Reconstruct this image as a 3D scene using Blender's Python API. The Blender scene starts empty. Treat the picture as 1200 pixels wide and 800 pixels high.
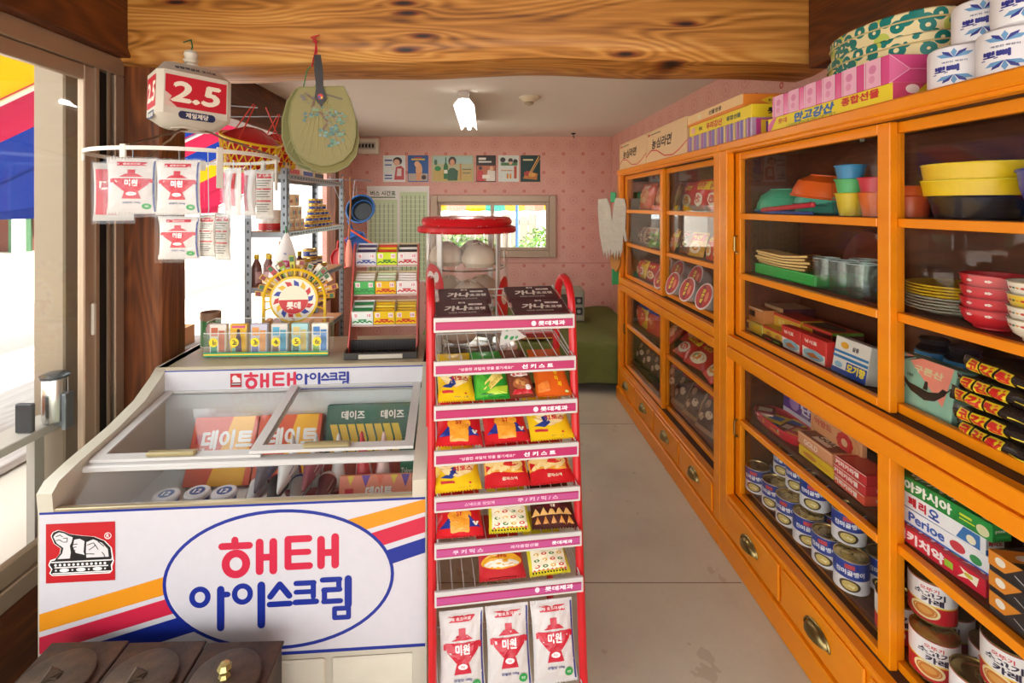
import bpy, bmesh, math, random
from mathutils import Vector, Matrix, Euler
PI = math.pi; R = random.Random(11)
SC = bpy.context.scene; COL = SC.collection
# ---------------------------------------------------------------- camera
H = 1.505; F = 580.0; CX = 569.0; CY = 240.0       # eye height, focal length in pixels, principal point (1200x800)
cd = bpy.data.cameras.new('camera'); cam = bpy.data.objects.new('camera', cd); COL.objects.link(cam)
cd.sensor_fit = 'HORIZONTAL'; cd.sensor_width = 36; cd.lens = F / 1200 * 36
cd.shift_x = (600 - CX) / 1200; cd.shift_y = -(400 - CY) / 1200; cd.clip_start = .02
cam.location = (0, 0, H); cam.rotation_euler = (PI / 2, 0, 0); SC.camera = cam
# ---------------------------------------------------------------- sky, sun, exposure
SC.view_settings.view_transform = 'Standard'; SC.view_settings.look = 'None'
SC.view_settings.exposure = 0.58; SC.view_settings.gamma = 1.0; SC.view_settings.use_curve_mapping = False
wd = bpy.data.worlds.new('sky'); SC.world = wd; wd.use_nodes = True
bg = wd.node_tree.nodes['Background']; bg.inputs[0].default_value = (.98, .99, 1.0, 1); bg.inputs[1].default_value = 3.0
sd = bpy.data.lights.new('sun', 'SUN'); sd.energy = 9.0; sd.angle = math.radians(2); sd.color = (1, .96, .88)
sun = bpy.data.objects.new('sun', sd); COL.objects.link(sun); sun.rotation_euler = (math.radians(14), math.radians(34), 0)
cy_ = SC.cycles; cy_.max_bounces = 10; cy_.diffuse_bounces = 5; cy_.glossy_bounces = 4; cy_.transparent_max_bounces = 24
cy_.transmission_bounces = 6; cy_.caustics_reflective = False; cy_.caustics_refractive = False; cy_.use_denoising = True
cy_.sample_clamp_indirect = 6

# ---------------------------------------------------------------- materials
def lin(h):
    if not isinstance(h, str): return tuple(h)
    h = h.lstrip('#'); c = [int(h[i:i+2], 16) / 255 for i in (0, 2, 4)]
    return tuple(x / 12.92 if x <= .04045 else ((x + .055) / 1.055) ** 2.4 for x in c)
class NT:
    def __init__(s, name):
        s.m = bpy.data.materials.new(name); s.m.use_nodes = True; s.t = s.m.node_tree
        s.b = s.t.nodes['Principled BSDF']; s.out = s.t.nodes['Material Output']
    def n(s, typ, **kw):
        x = s.t.nodes.new(typ)
        for k, v in kw.items():
            if k.startswith('_'): setattr(x, k[1:], v)
            else: s.set(x.inputs[k.replace('__', ' ')], v)
        return x
    def set(s, inp, v):
        if isinstance(v, bpy.types.NodeSocket): s.t.links.new(v, inp)
        elif v is not None: inp.default_value = v
    def math(s, op, a, b=None, c=None):
        x = s.t.nodes.new('ShaderNodeMath'); x.operation = op
        for i, v in enumerate((a, b, c)): s.set(x.inputs[i], v)
        return x.outputs[0]
    def mix(s, f, a, b, mode='MIX'):
        x = s.t.nodes.new('ShaderNodeMix'); x.data_type = 'RGBA'; x.blend_type = mode
        s.set(x.inputs[0], f)
        for i, v in ((6, a), (7, b)): s.set(x.inputs[i], (*v, 1) if isinstance(v, tuple) and len(v) == 3 else v)
        return x.outputs[2]
    def coord(s, scale=(1, 1, 1), loc=(0, 0, 0)):
        tc = s.t.nodes.new('ShaderNodeTexCoord'); mp = s.t.nodes.new('ShaderNodeMapping')
        s.t.links.new(tc.outputs['Object'], mp.inputs[0]); mp.inputs['Scale'].default_value = scale; mp.inputs['Location'].default_value = loc
        return mp.outputs[0]
    def noise(s, vec, scale=5, detail=4, rough=.6, dist=0):
        x = s.t.nodes.new('ShaderNodeTexNoise'); s.set(x.inputs['Vector'], vec)
        x.inputs['Scale'].default_value = scale; x.inputs['Detail'].default_value = detail
        x.inputs['Roughness'].default_value = rough; x.inputs['Distortion'].default_value = dist
        return x.outputs[0]
    def ramp(s, f, stops):
        x = s.t.nodes.new('ShaderNodeValToRGB'); s.set(x.inputs[0], f); e = x.color_ramp.elements
        while len(e) < len(stops): e.new(.5)
        for i, (p, c) in enumerate(stops): e[i].position = p; e[i].color = (*lin(c), 1)
        return x.outputs[0]
    def bump(s, h, strength=.2, dist=.01):
        x = s.t.nodes.new('ShaderNodeBump'); s.set(x.inputs['Height'], h); x.inputs['Strength'].default_value = strength; x.inputs['Distance'].default_value = dist
        s.t.links.new(x.outputs[0], s.b.inputs['Normal'])
    def base(s, c, rough=.5, metal=0, spec=None):
        s.set(s.b.inputs['Base Color'], (*c, 1) if isinstance(c, tuple) else c)
        s.set(s.b.inputs['Roughness'], rough); s.b.inputs['Metallic'].default_value = metal
        if spec is not None: s.b.inputs['Specular IOR Level'].default_value = spec
        return s.m
MC = {}
def pm(c, rough=.5, metal=0, var=.08, scale=14, bump=0, name=None):
    """plain procedural material: colour with a little noise"""
    k = (c, rough, metal, var, scale, bump)
    if k in MC: return MC[k]
    t = NT(name or 'paint_' + str(c).strip('#')); rgb = lin(c); v = t.noise(t.coord(), scale, 4)
    lo = tuple(x * (1 - var) for x in rgb); hi = tuple(min(1, x * (1 + var)) for x in rgb)
    t.base(t.mix(v, lo, hi), rough, metal)
    if bump: t.bump(v, bump)
    MC[k] = t.m; return t.m
def ink(c, rough=.42): return pm(c, rough, 0, .05, 30)
def glass_mat(name, tint=(1, 1, 1), rough=0, ior=1.45, dust=.0):
    t = NT(name); g = t.n('ShaderNodeBsdfGlossy', Roughness=rough); tr = t.n('ShaderNodeBsdfTransparent'); tr.inputs[0].default_value = (*tint, 1)
    lw = t.n('ShaderNodeLayerWeight', Blend=.5); r0 = ((ior-1)/(ior+1))**2
    frs = t.math('MULTIPLY_ADD', t.math('POWER', lw.outputs['Facing'], 5), 1-r0, r0); mx = t.t.nodes.new('ShaderNodeMixShader')
    t.t.links.new(frs, mx.inputs[0]); t.t.links.new(tr.outputs[0], mx.inputs[1]); t.t.links.new(g.outputs[0], mx.inputs[2])
    last = mx.outputs[0]
    if dust:
        d = t.n('ShaderNodeBsdfDiffuse'); d.inputs[0].default_value = (.8, .8, .78, 1); m2 = t.t.nodes.new('ShaderNodeMixShader')
        f = t.math('MULTIPLY', t.noise(t.coord(), 6, 5), dust); t.set(m2.inputs[0], f)
        t.t.links.new(last, m2.inputs[1]); t.t.links.new(d.outputs[0], m2.inputs[2]); last = m2.outputs[0]
    t.t.links.new(last, t.out.inputs[0]); return t.m
def wood(name, stops, axis='X', scale=1.0, rough=.55, knots=False, bump=.25):
    """long grain: fine streaks, growth-ring bands bent around knots"""
    t = NT(name); ai = 'XYZ'.index(axis)
    def st(a, b): return tuple((a if i == ai else b)*scale for i in range(3))
    fine = t.noise(t.coord(st(2.2, 60)), 1.0, 5, .6); mid = t.noise(t.coord(st(.9, 14)), 1.0, 4, .55, .4)
    ring = t.noise(t.coord(st(.55, 3.6)), 1.0, 2, .4, .6)
    if knots:
        sx = t.t.nodes.new('ShaderNodeSeparateXYZ'); t.t.links.new(t.coord(st(1.45, 7.5), (.45, 0, .37)), sx.inputs[0]); cx = t.t.nodes.new('ShaderNodeCombineXYZ'); t.t.links.new(sx.outputs[0], cx.inputs[0]); t.t.links.new(sx.outputs[2], cx.inputs[1])
        vo = t.n('ShaderNodeTexVoronoi', Scale=1.0, _voronoi_dimensions='2D'); t.t.links.new(cx.outputs[0], vo.inputs['Vector']); kd = vo.outputs['Distance']
        pull = t.math('DIVIDE', .012, t.math('ADD', t.math('MULTIPLY', kd, kd), .03)); ring = t.math('ADD', ring, t.math('MULTIPLY', pull, .28))
    bands = t.math('MULTIPLY_ADD', t.math('SINE', t.math('MULTIPLY', ring, 150)), .5, .5)
    f = t.math('ADD', t.math('MULTIPLY', fine, .42), t.math('ADD', t.math('MULTIPLY', mid, .44), t.math('MULTIPLY', bands, .14)))
    c = t.ramp(f, stops)
    if knots: c = t.mix(1.0, c, t.ramp(kd, [(0, '1e0f06'), (.03, '3a1f0c'), (.06, 'a87848'), (.12, 'ffffff')]), 'MULTIPLY')
    t.base(c, rough); t.bump(f, bump, .004); return t.m
beam_wood = wood('beam_timber', [(.28, '5e3410'), (.40, '98601f'), (.52, 'ba7c34'), (.7, 'd6a256')], 'X', 1.0, .5, True)
dark_wood = wood('dark_timber', [(.28, '2e1508'), (.5, '5a2c10'), (.75, '7d4318')], 'Y', 1.0, .5)
post_wood = wood('post_timber', [(.28, '3c1c0a'), (.5, '6d3814'), (.75, '98592a')], 'Z', 1.0, .5)
inner_wood = wood('cabinet_inner_board', [(.25, '3a1c0e'), (.5, '5c2f18'), (.85, '7a4424')], 'Y', 1.0, .45)
def cabinet_paint():
    t = NT('orange_gloss_paint'); v = t.noise(t.coord((6, 1.5, 6)), 3, 5)
    t.base(t.mix(v, lin('e27c04'), lin('f0940a')), .34); t.bump(t.noise(t.coord((30, 4, 30)), 3, 4), .06, .003); return t.m
ORANGE = cabinet_paint()
def concrete():
    t = NT('worn_concrete'); a = t.noise(t.coord(), 2.2, 6, .6); b = t.noise(t.coord(), 60, 3)
    c = t.mix(t.math('MULTIPLY', b, .35), t.ramp(a, [(.3, 'c4c2ae'), (.5, 'd2d0bc'), (.75, 'dad8c6')]), lin('b4b09c'))
    s = t.math('GREATER_THAN', t.noise(t.coord((1, 1, 1), (3, 1, 0)), 5.5, 3), .665); c = t.mix(t.math('MULTIPLY', s, .25), c, lin('8a6d45'))
    t.base(c, .6); t.bump(b, .12, .003); return t.m
def wallpaper():
    t = NT('pink_damask_wallpaper'); tc = t.t.nodes.new('ShaderNodeTexCoord'); sp = t.t.nodes.new('ShaderNodeSeparateXYZ')
    t.t.links.new(tc.outputs['Object'], sp.inputs[0]); x = t.math('ADD', sp.outputs[0], sp.outputs[1]); z = sp.outputs[2]
    def cell(v, s, o): return t.math('SUBTRACT', t.math('FRACT', t.math('ADD', t.math('DIVIDE', v, s), o)), .5)
    def rad(a, b): return t.math('SQRT', t.math('ADD', t.math('MULTIPLY', a, a), t.math('MULTIPLY', b, b)))
    u, v = cell(x, .216, .3), cell(z, .205, .42); r = rad(u, v)
    u2, v2 = cell(x, .216, .8), cell(z, .205, .92); r2 = rad(u2, v2); th = t.math('ARCTAN2', v2, u2)
    pet = t.math('MULTIPLY_ADD', t.math('COSINE', t.math('MULTIPLY', th, 8)), .12, 1)
    f = t.math('SINE', t.math('MULTIPLY', t.math('MULTIPLY', r2, pet), 42)); f = t.math('MULTIPLY_ADD', f, .5, .5)
    f = t.math('MULTIPLY', f, t.math('SUBTRACT', 1, t.math('MULTIPLY', r2, 1.35)))
    lat = t.math('ABSOLUTE', t.math('SUBTRACT', t.math('ADD', t.math('ABSOLUTE', u), t.math('ABSOLUTE', v)), .5)); lat = t.math('LESS_THAN', lat, .03)
    c = t.mix(t.math('MULTIPLY', f, .45), lin('dcaa9c'), lin('b9655e')); c = t.mix(t.math('MULTIPLY', lat, .3), c, lin('e2bcae'))
    c = t.mix(t.math('LESS_THAN', r, .075), c, lin('b53a36')); c = t.mix(t.math('LESS_THAN', r, .038), c, lin('e0a898'))
    fine = t.noise(t.coord(), 90, 2); c = t.mix(t.math('MULTIPLY', fine, .25), c, lin('c98f80')); t.base(c, .6); return t.m
CONC = concrete(); PAPER = wallpaper()
PANE = glass_mat('window_glass', (.97, .99, .98), 0, 1.4, .02)
CABGLASS = glass_mat('cabinet_glass', (.985, .985, .98), .0, 1.26, .0)
CLEAR = glass_mat('clear_plastic', (.97, .98, .98), .06, 1.4, .035)
WRAP = glass_mat('clear_wrap', (.99, .99, .99), .08, 1.28, .0)
CHROME = pm('c8c8c4', .22, .95, .05, name='polished_steel'); ALU = pm('a58f7a', .42, .55, .1, 8, name='bronze_aluminium')
STEEL = pm('8d949a', .35, .8, .1, 20, name='galvanised_steel'); BRASS = pm('8c7a4e', .3, .9, .15, name='aged_brass')
CREAM = pm('c6bfad', .35, 0, .04, 5, name='cream_enamel'); WHITE = pm('cbc8c4', .4, 0, .03, name='white_enamel')
RED = pm('c41a22', .3, 0, .06, name='red_enamel'); BLACK = pm('1c1a1a', .45)

# ---------------------------------------------------------------- mesh building
class MB:
    def __init__(s): s.v = []; s.f = []; s.mi = []; s.cur = 0
    def add(s, vs, fs):
        o = len(s.v); s.v += [tuple(p) for p in vs]; s.f += [tuple(i + o for i in f) for f in fs]; s.mi += [s.cur] * len(fs); return s
    def box(s, x0, y0, z0, x1, y1, z1, ch=0, M=None):
        if x1 < x0: x0, x1 = x1, x0
        if y1 < y0: y0, y1 = y1, y0
        if z1 < z0: z0, z1 = z1, z0
        c = min(ch, (x1-x0)*.49, (y1-y0)*.49, (z1-z0)*.49); L, U = (x0, y0, z0), (x1, y1, z1)
        if c <= 0:
            vs = [(x, y, z) for z in (z0, z1) for y in (y0, y1) for x in (x0, x1)]
            fs = [(0,2,3,1), (4,5,7,6), (0,1,5,4), (2,6,7,3), (0,4,6,2), (1,3,7,5)]
        else:
            vs = []; ix = {}
            for k in range(8):
                sg = [(k >> a) & 1 for a in range(3)]
                for a in range(3):
                    p = [(U[b] if sg[b] else L[b]) if b == a else (U[b] - c if sg[b] else L[b] + c) for b in range(3)]
                    ix[k, a] = len(vs); vs.append(tuple(p))
            fs = []
            for a in range(3):
                b, d = (a+1) % 3, (a+2) % 3
                for sd_ in (0, 1):
                    q = [(sd_ << a) | (i << b) | (j << d) for i, j in ((0,0),(1,0),(1,1),(0,1))]
                    fs.append(tuple(ix[k, a] for k in (q if sd_ else q[::-1])))
                for i in (0, 1):
                    for j in (0, 1):
                        k0 = (i << b) | (j << d); k1 = k0 | (1 << a)
                        fs.append((ix[k0, b], ix[k1, b], ix[k1, d], ix[k0, d]) if i == j else (ix[k0, d], ix[k1, d], ix[k1, b], ix[k0, b]))
            for k in range(8): fs.append(tuple(ix[k, a] for a in range(3)) if bin(k).count('1') % 2 else tuple(ix[k, a] for a in (2, 1, 0)))
        if M is not None: vs = [tuple(M @ Vector(p)) for p in vs]
        return s.add(vs, fs)
    def ext(s, poly, a0, a1, ax='Y', M=None):
        """extrude a polygon: ax Y: poly in (x,z); ax X: (y,z); ax Z: (x,y)"""
        n = len(poly)
        def P(p, a): return {'Y': (p[0], a, p[1]), 'X': (a, p[0], p[1]), 'Z': (p[0], p[1], a)}[ax]
        vs = [P(p, a0) for p in poly] + [P(p, a1) for p in poly]
        if M is not None: vs = [tuple(M @ Vector(p)) for p in vs]
        return s.add(vs, [tuple(range(n))[::-1], tuple(range(n, 2*n))] + [(i, (i+1) % n, (i+1) % n + n, i + n) for i in range(n)])
    def lathe(s, prof, n=24, c=(0, 0, 0), sx=1, sy=1, M=None, a0=0, a1=None):
        full = a1 is None; a1 = 2*PI if full else a1; m = n if full else n + 1
        vs = []; fs = []; rows = []
        for r, z in prof:
            if abs(r) < 1e-6: rows.append([len(vs)] * m); vs.append((c[0], c[1], c[2] + z))
            else:
                rows.append(list(range(len(vs), len(vs) + m)))
                for i in range(m):
                    a = a0 + (a1 - a0) * i / n; vs.append((c[0] + r*sx*math.cos(a), c[1] + r*sy*math.sin(a), c[2] + z))
        for j in range(len(prof) - 1):
            A, B = rows[j], rows[j+1]
            for i in range(n):
                k = (i + 1) % m if full else i + 1
                f = []
                for q in (A[i], A[k], B[k], B[i]):
                    if q not in f: f.append(q)
                if len(f) > 2: fs.append(tuple(f))
        if M is not None: vs = [tuple(M @ Vector(p)) for p in vs]
        return s.add(vs, fs)
    def tube(s, pts, r, n=6, closed=False, rs=None):
        P = [Vector(p) for p in pts]; k = len(P); vs = []; fs = []; up = None
        for i in range(k):
            a = P[(i-1) % k] if (closed or i) else P[0]; b = P[(i+1) % k] if (closed or i < k-1) else P[-1]
            t = (b - a); t = t.normalized() if t.length > 1e-9 else Vector((0, 0, 1))
            if up is None: up = t.cross(Vector((0, 0, 1))) if abs(t.z) < .9 else t.cross(Vector((1, 0, 0)))
            up = up - t * up.dot(t); up = up.normalized() if up.length > 1e-6 else t.orthogonal().normalized(); w = t.cross(up); rr = rs[i] if rs else r
            for j in range(n):
                q = 2*PI*j/n; vs.append(tuple(P[i] + (up*math.cos(q) + w*math.sin(q)) * rr))
        for i in range(k if closed else k-1):
            o, o2 = i*n, ((i+1) % k)*n
            for j in range(n): fs.append((o+j, o+(j+1) % n, o2+(j+1) % n, o2+j))
        if not closed: fs += [tuple(range(n))[::-1], tuple(range((k-1)*n, k*n))]
        return s.add(vs, fs)
    def grid(s, fn, nu, nv, closed_u=False):
        m = nu if closed_u else nu + 1
        vs = [tuple(fn(i/nu, j/nv)) for j in range(nv+1) for i in range(m)]
        return s.add(vs, [(j*m+i, j*m+(i+1) % m, (j+1)*m+(i+1) % m, (j+1)*m+i) for j in range(nv) for i in range(nu)])
def mesh(name, mb, mats, sharp=35):
    me = bpy.data.meshes.new(name); me.from_pydata(mb.v, [], mb.f)
    for m in (mats if isinstance(mats, (list, tuple)) else [mats]): me.materials.append(m)
    if any(mb.mi): me.polygons.foreach_set('material_index', mb.mi)
    if sharp:
        me.polygons.foreach_set('use_smooth', [True] * len(me.polygons)); me.set_sharp_from_angle(angle=math.radians(sharp))
    me.update(); return me
def obj(name, mb, mats, parent=None, sharp=35, label=None):
    o = bpy.data.objects.new(name, mb if isinstance(mb, bpy.types.Mesh) else mesh(name, mb, mats, sharp)); COL.objects.link(o)
    if parent is not None: o.parent = parent
    if label: o['label'] = label
    return o
def tag(o, label, cat, group=None):
    o['label'] = label; o['category'] = cat
    if group: o['group'] = group
    return o
def thing(name, label, cat, loc=(0, 0, 0), rot=0, group=None):
    o = bpy.data.objects.new(name, None); COL.objects.link(o); o.empty_display_size = .05
    o.location = loc; o.rotation_euler = (0, 0, rot) if not isinstance(rot, tuple) else rot
    return tag(o, label, cat, group)
def struct(name, mb, mat, parent=None, sharp=35):
    o = obj(name, mb, mat, parent, sharp)
    if parent is None: o['kind'] = 'structure'
    return o
def dup(root, label, loc, rot=None, group=None):
    def cp(o, par):
        c = o.copy(); COL.objects.link(c); c.parent = par
        for ch in o.children: cp(ch, c)
        return c
    r = cp(root, None); r.location = loc
    if rot is not None: r.rotation_euler = rot if isinstance(rot, tuple) else (0, 0, rot)
    r['label'] = label
    if group: r['group'] = group
    return r
def W(x, y, Y): return Vector(((x - CX) / F * Y, Y, H - (y - CY) / F * Y))
ORD = ['first', 'second', 'third', 'fourth', 'fifth', 'sixth', 'seventh', 'eighth', 'ninth', 'tenth', 'eleventh', 'twelfth']

# ---------------------------------------------------------------- printing: lettering and flat designs laid on a surface
TX = {}; TS = bpy.data.scenes.new('type_setting'); TV = TS.view_layers[0]   # scratch scene for setting type, removed at the end
def tmesh(s):
    if s in TX: return TX[s]
    c = bpy.data.curves.new('txt', 'FONT'); c.body = s; c.resolution_u = 3; o = bpy.data.objects.new('txt', c); TS.collection.objects.link(o)
    TV.update(); me = bpy.data.meshes.new_from_object(o.evaluated_get(TV.depsgraph))
    vs = [(v.co.x, v.co.y) for v in me.vertices]; fs = [tuple(p.vertices) for p in me.polygons]
    bpy.data.objects.remove(o); bpy.data.curves.remove(c); bpy.data.meshes.remove(me)
    x0 = min(p[0] for p in vs); x1 = max(p[0] for p in vs); y0 = min(p[1] for p in vs); y1 = max(p[1] for p in vs); k = 1 / (y1 - y0)
    TX[s] = ([((x - (x0+x1)/2) * k, (y - (y0+y1)/2) * k) for x, y in vs], fs, (x1 - x0) * k); return TX[s]
class Flat:
    curved = False
    def __init__(s, o, du, dv, w, h): s.o = Vector(o); s.du = Vector(du); s.dv = Vector(dv); s.nn = s.du.cross(s.dv); s.w = w; s.h = h
    def at(s, u, v, off): return s.o + s.du*((u-.5)*s.w) + s.dv*((v-.5)*s.h) + s.nn*off
class Cyl:
    curved = True
    def __init__(s, r, z0, h, arc=2*PI, r1=None, c=(0, 0), th0=0): s.r = r; s.r1 = r if r1 is None else r1; s.z0 = z0; s.h = h; s.arc = arc; s.w = r*arc; s.c = c; s.th0 = th0
    def at(s, u, v, off):
        a = (u-.5)*s.arc + s.th0; r = s.r + (s.r1 - s.r)*v + off; return Vector((s.c[0] + r*math.sin(a), s.c[1] - r*math.cos(a), s.z0 + v*s.h))
class Func:
    curved = True
    def __init__(s, fn, w, h): s.fn = fn; s.w = w; s.h = h
    def at(s, u, v, off): return s.fn(u, v, off)
def faces_of(w, d, h):
    return {'front': Flat((0, -d/2, h/2), (1,0,0), (0,0,1), w, h), 'back': Flat((0, d/2, h/2), (-1,0,0), (0,0,1), w, h),
            'right': Flat((w/2, 0, h/2), (0,1,0), (0,0,1), d, h), 'left': Flat((-w/2, 0, h/2), (0,-1,0), (0,0,1), d, h),
            'top': Flat((0, 0, h), (1,0,0), (0,1,0), w, d)}
def prints(parent, jobs, lift=.0005, dl=.00012, gloss=.42, bl=1.0):
    """jobs: list of (surface, [specs]); everything drawn becomes two thin parts: printed_design and lettering"""
    out = []
    D, L = MB(), MB(); mats = {0: [], 1: []}
    def use(mb, w, col):
        m = ink(col, gloss) if isinstance(col, str) else col; ls = mats[w]
        if m not in ls: ls.append(m)
        mb.cur = ls.index(m)
    def fan(S, pts, off):
        n = len(pts); cu = sum(p[0] for p in pts)/n; cv = sum(p[1] for p in pts)/n
        if S.curved:
            q = []
            for i in range(n):
                a, b = pts[i], pts[(i+1) % n]; ln = math.hypot((b[0]-a[0])*S.w, (b[1]-a[1])*S.h); k = max(1, int(ln/.012))
                q += [(a[0]+(b[0]-a[0])*j/k, a[1]+(b[1]-a[1])*j/k) for j in range(k)]
            n = len(q); vs = [S.at(cu, cv, off)]; fs = []
            for ri, rr in enumerate((.34, .67, 1)):
                vs += [S.at(cu + (p[0]-cu)*rr, cv + (p[1]-cv)*rr, off) for p in q]; o = 1 + ri*n
                for i in range(n):
                    j = (i+1) % n
                    fs.append((0, o+i, o+j) if ri == 0 else (o-n+i, o+i, o+j, o-n+j))
            D.add(vs, fs)
        else: D.add([S.at(u, v, off) for u, v in pts], [tuple(range(n))])
    for S, specs in jobs:
        off = lift; dl = min(dl, .0022/max(len(specs), 1)); D, L = MB(), MB(); mats = {0: [], 1: []}
        for sp in specs:
            k = sp[0]; off += dl
            if k == 'r':
                _, u0, v0, u1, v1, col = sp; use(D, 0, col)
                if S.curved:
                    nu = max(2, int(abs(u1-u0)*S.w/.008)); nv = max(4, int(abs(v1-v0)*S.h/.012)); D.grid(lambda a, b: S.at(u0+(u1-u0)*a, v0+(v1-v0)*b, off), nu, nv)
                else: fan(S, [(u0,v0),(u1,v0),(u1,v1),(u0,v1)], off)
            elif k == 'p': use(D, 0, sp[2]); fan(S, sp[1], off)
            elif k == 'c':
                _, u, v, ru, rv, col = sp[:6]; use(D, 0, col); n = 28 if ru*S.w > .02 else 16
                fan(S, [(u + ru*math.cos(2*PI*i/n), v + rv*math.sin(2*PI*i/n)) for i in range(n)], off)
            elif k == 'o':                                            # ring: u v ru rv width(m) col
                _, u, v, ru, rv, wd_, col = sp; use(D, 0, col); n = 64; a, b = wd_/2/S.w, wd_/2/S.h; vs = []
                for i in range(n):
                    c_, s_ = math.cos(2*PI*i/n), math.sin(2*PI*i/n)
                    vs += [S.at(u+(ru-a)*c_, v+(rv-b)*s_, off), S.at(u+(ru+a)*c_, v+(rv+b)*s_, off)]
                D.add(vs, [(2*i, 2*i+1, (2*i+3) % (2*n), (2*i+2) % (2*n)) for i in range(n)])
            elif k == 'l':                                            # stroke: points, width(m), col
                _, pts, wd_, col = sp[:4]; tgt, wh = (L, 1) if len(sp) > 4 else (D, 0); use(tgt, wh, col)
                q = [(u*S.w, v*S.h) for u, v in pts]
                def A(x, y, e=0): return S.at(x/S.w, y/S.h, off + e)
                if len(q) > 14:                                       # closed curve: one mitred band
                    n = len(q) - 1; vs = []
                    for i in range(n):
                        (xa, ya), (xb, yb) = q[i-1 if i else n-1], q[i+1]; ln = math.hypot(xb-xa, yb-ya); nx, ny = -(yb-ya)/ln*wd_/2, (xb-xa)/ln*wd_/2
                        vs += [A(q[i][0]-nx, q[i][1]-ny), A(q[i][0]+nx, q[i][1]+ny)]
                    tgt.add(vs, [(2*i, 2*i+1, (2*i+3) % (2*n), (2*i+2) % (2*n)) for i in range(n)]); continue
                for i in range(len(q)-1):
                    (x0, y0), (x1, y1) = q[i], q[i+1]; ln = math.hypot(x1-x0, y1-y0) or 1e-6; nx, ny = -(y1-y0)/ln*wd_/2, (x1-x0)/ln*wd_/2
                    ex, ey = (x1-x0)/ln*wd_*.5, (y1-y0)/ln*wd_*.5
                    if len(sp) > 5: x0 -= ex; y0 -= ey; x1 += ex; y1 += ey
                    tgt.add([A(x0-nx, y0-ny), A(x1-nx, y1-ny), A(x1+nx, y1+ny), A(x0+nx, y0+ny)], [(0,1,2,3)])
                if len(sp) <= 5:
                    for x, y in q: tgt.add([A(x+wd_/2*math.cos(i*PI/5), y+wd_/2*math.sin(i*PI/5), .00003) for i in range(10)], [tuple(range(10))])
            elif k == 't':                                            # text: u v height(frac of S.h) string col bold maxw slant rot
                _, u, v, h, s_, col = sp[:6]; bold = sp[6] if len(sp) > 6 else .03; mw = sp[7] if len(sp) > 7 else None
                sl = sp[8] if len(sp) > 8 else 0; rt = sp[9] if len(sp) > 9 else 0
                vs, fs, tw = tmesh(s_); hh = h*S.h; kx = hh
                if mw: kx = min(mw*S.w/tw, hh*1.6) if mw > 0 else -mw*S.w/tw
                T_ = MB(); cr, sr = math.cos(rt), math.sin(rt)
                offs = [(0, 0)] + ([(bold, 0), (-bold, 0), (0, bold), (0, -bold)] if bold else [])
                for bi, (bx, by) in enumerate(offs):
                    pv = []
                    for x, y in vs:
                        x, y = (x + bx + y*sl)*kx, (y + by)*hh; x, y = x*cr - y*sr, x*sr + y*cr
                        pv.append(S.at(u + x/S.w, v + y/S.h, off + bi*.00002))
                    T_.add(pv, fs)
                out.append(obj('lettering', T_, ink(col, gloss) if isinstance(col, str) else col, parent, 0))
                off += .0001
        if D.f: out.append(obj('printed_design', D, mats[0], parent, 0))
        if L.f: out.append(obj('lettering', L, mats[1], parent, 0))
    return out
# ================================================================ the room
YB = 5.45; XR = 1.39; XL = -1.47; XW = -1.50; ZC = H + .752
m = MB(); m.box(-1.62, -.9, -.06, 1.46, YB + .1, 0); fl = struct('floor', m, CONC)
for yy_ in (1.97, 3.4): m = MB(); m.box(-1.4, yy_, 0, 1.02, yy_+.004, .0006); obj('control_joint', m, pm('7d7868', .8), fl)
def hole_wall(m, x0, x1, z0, z1, hx0, hx1, hz0, hz1, y0, y1):
    m.box(x0, y0, z0, hx0, y1, z1); m.box(hx1, y0, z0, x1, y1, z1); m.box(hx0, y0, z0, hx1, y1, hz0); m.box(hx0, y0, hz1, hx1, y1, z1)
wx0, wx1 = W(508, 0, YB).x, W(648, 0, YB).x; wz0, wz1 = W(0, 298, YB).z, W(0, 232, YB).z
m = MB(); hole_wall(m, XL - .12, XR + .1, 0, ZC + .1, wx0, wx1, wz0, wz1, YB, YB + .1); struct('wall_back', m, PAPER)
m = MB(); m.box(XR, -.9, 0, XR + .1, YB + .1, 2.6); struct('wall_right', m, PAPER)
m = MB(); m.box(XL - .1, 2.2, 0, XL, YB, .62); m.box(XL - .1, 4.75, .62, XL, YB, ZC + .1); wl = struct('wall_left', m, PAPER)
m = MB(); m.box(XW - .1, -.9, 0, XW + .02, 2.0, .30); struct('wall_window_side', m, dark_wood)
PLASTER = pm('e6e1d8', .8, 0, .03, 6, .05, 'ceiling_plaster')
m = MB(); m.box(XL - .12, 2.1, ZC, XR + .1, YB + .1, ZC + .08); struct('ceiling', m, PLASTER)
m = MB(); m.box(-1.62, -.9, 2.62, XR + .1, 2.1, 2.7); struct('ceiling_front', m, dark_wood)
m = MB(); m.box(-2.6, -2.7, 2.62, 2.4, -.9, 2.70); struct('sky_blocker', m, dark_wood)  # unseen slab, added to cut the sky light from the open front
# wooden baseboard seam of the wallpaper
for i, yy in enumerate((222, 308)):
    z = W(0, yy, YB).z; m = MB(); m.box(XL, YB - .004, z - .004, wx0 - .03 if i == 0 else XR, YB, z + .004); struct('trim_%d' % (i+1), m, pm('bb8478', .6))
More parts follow.
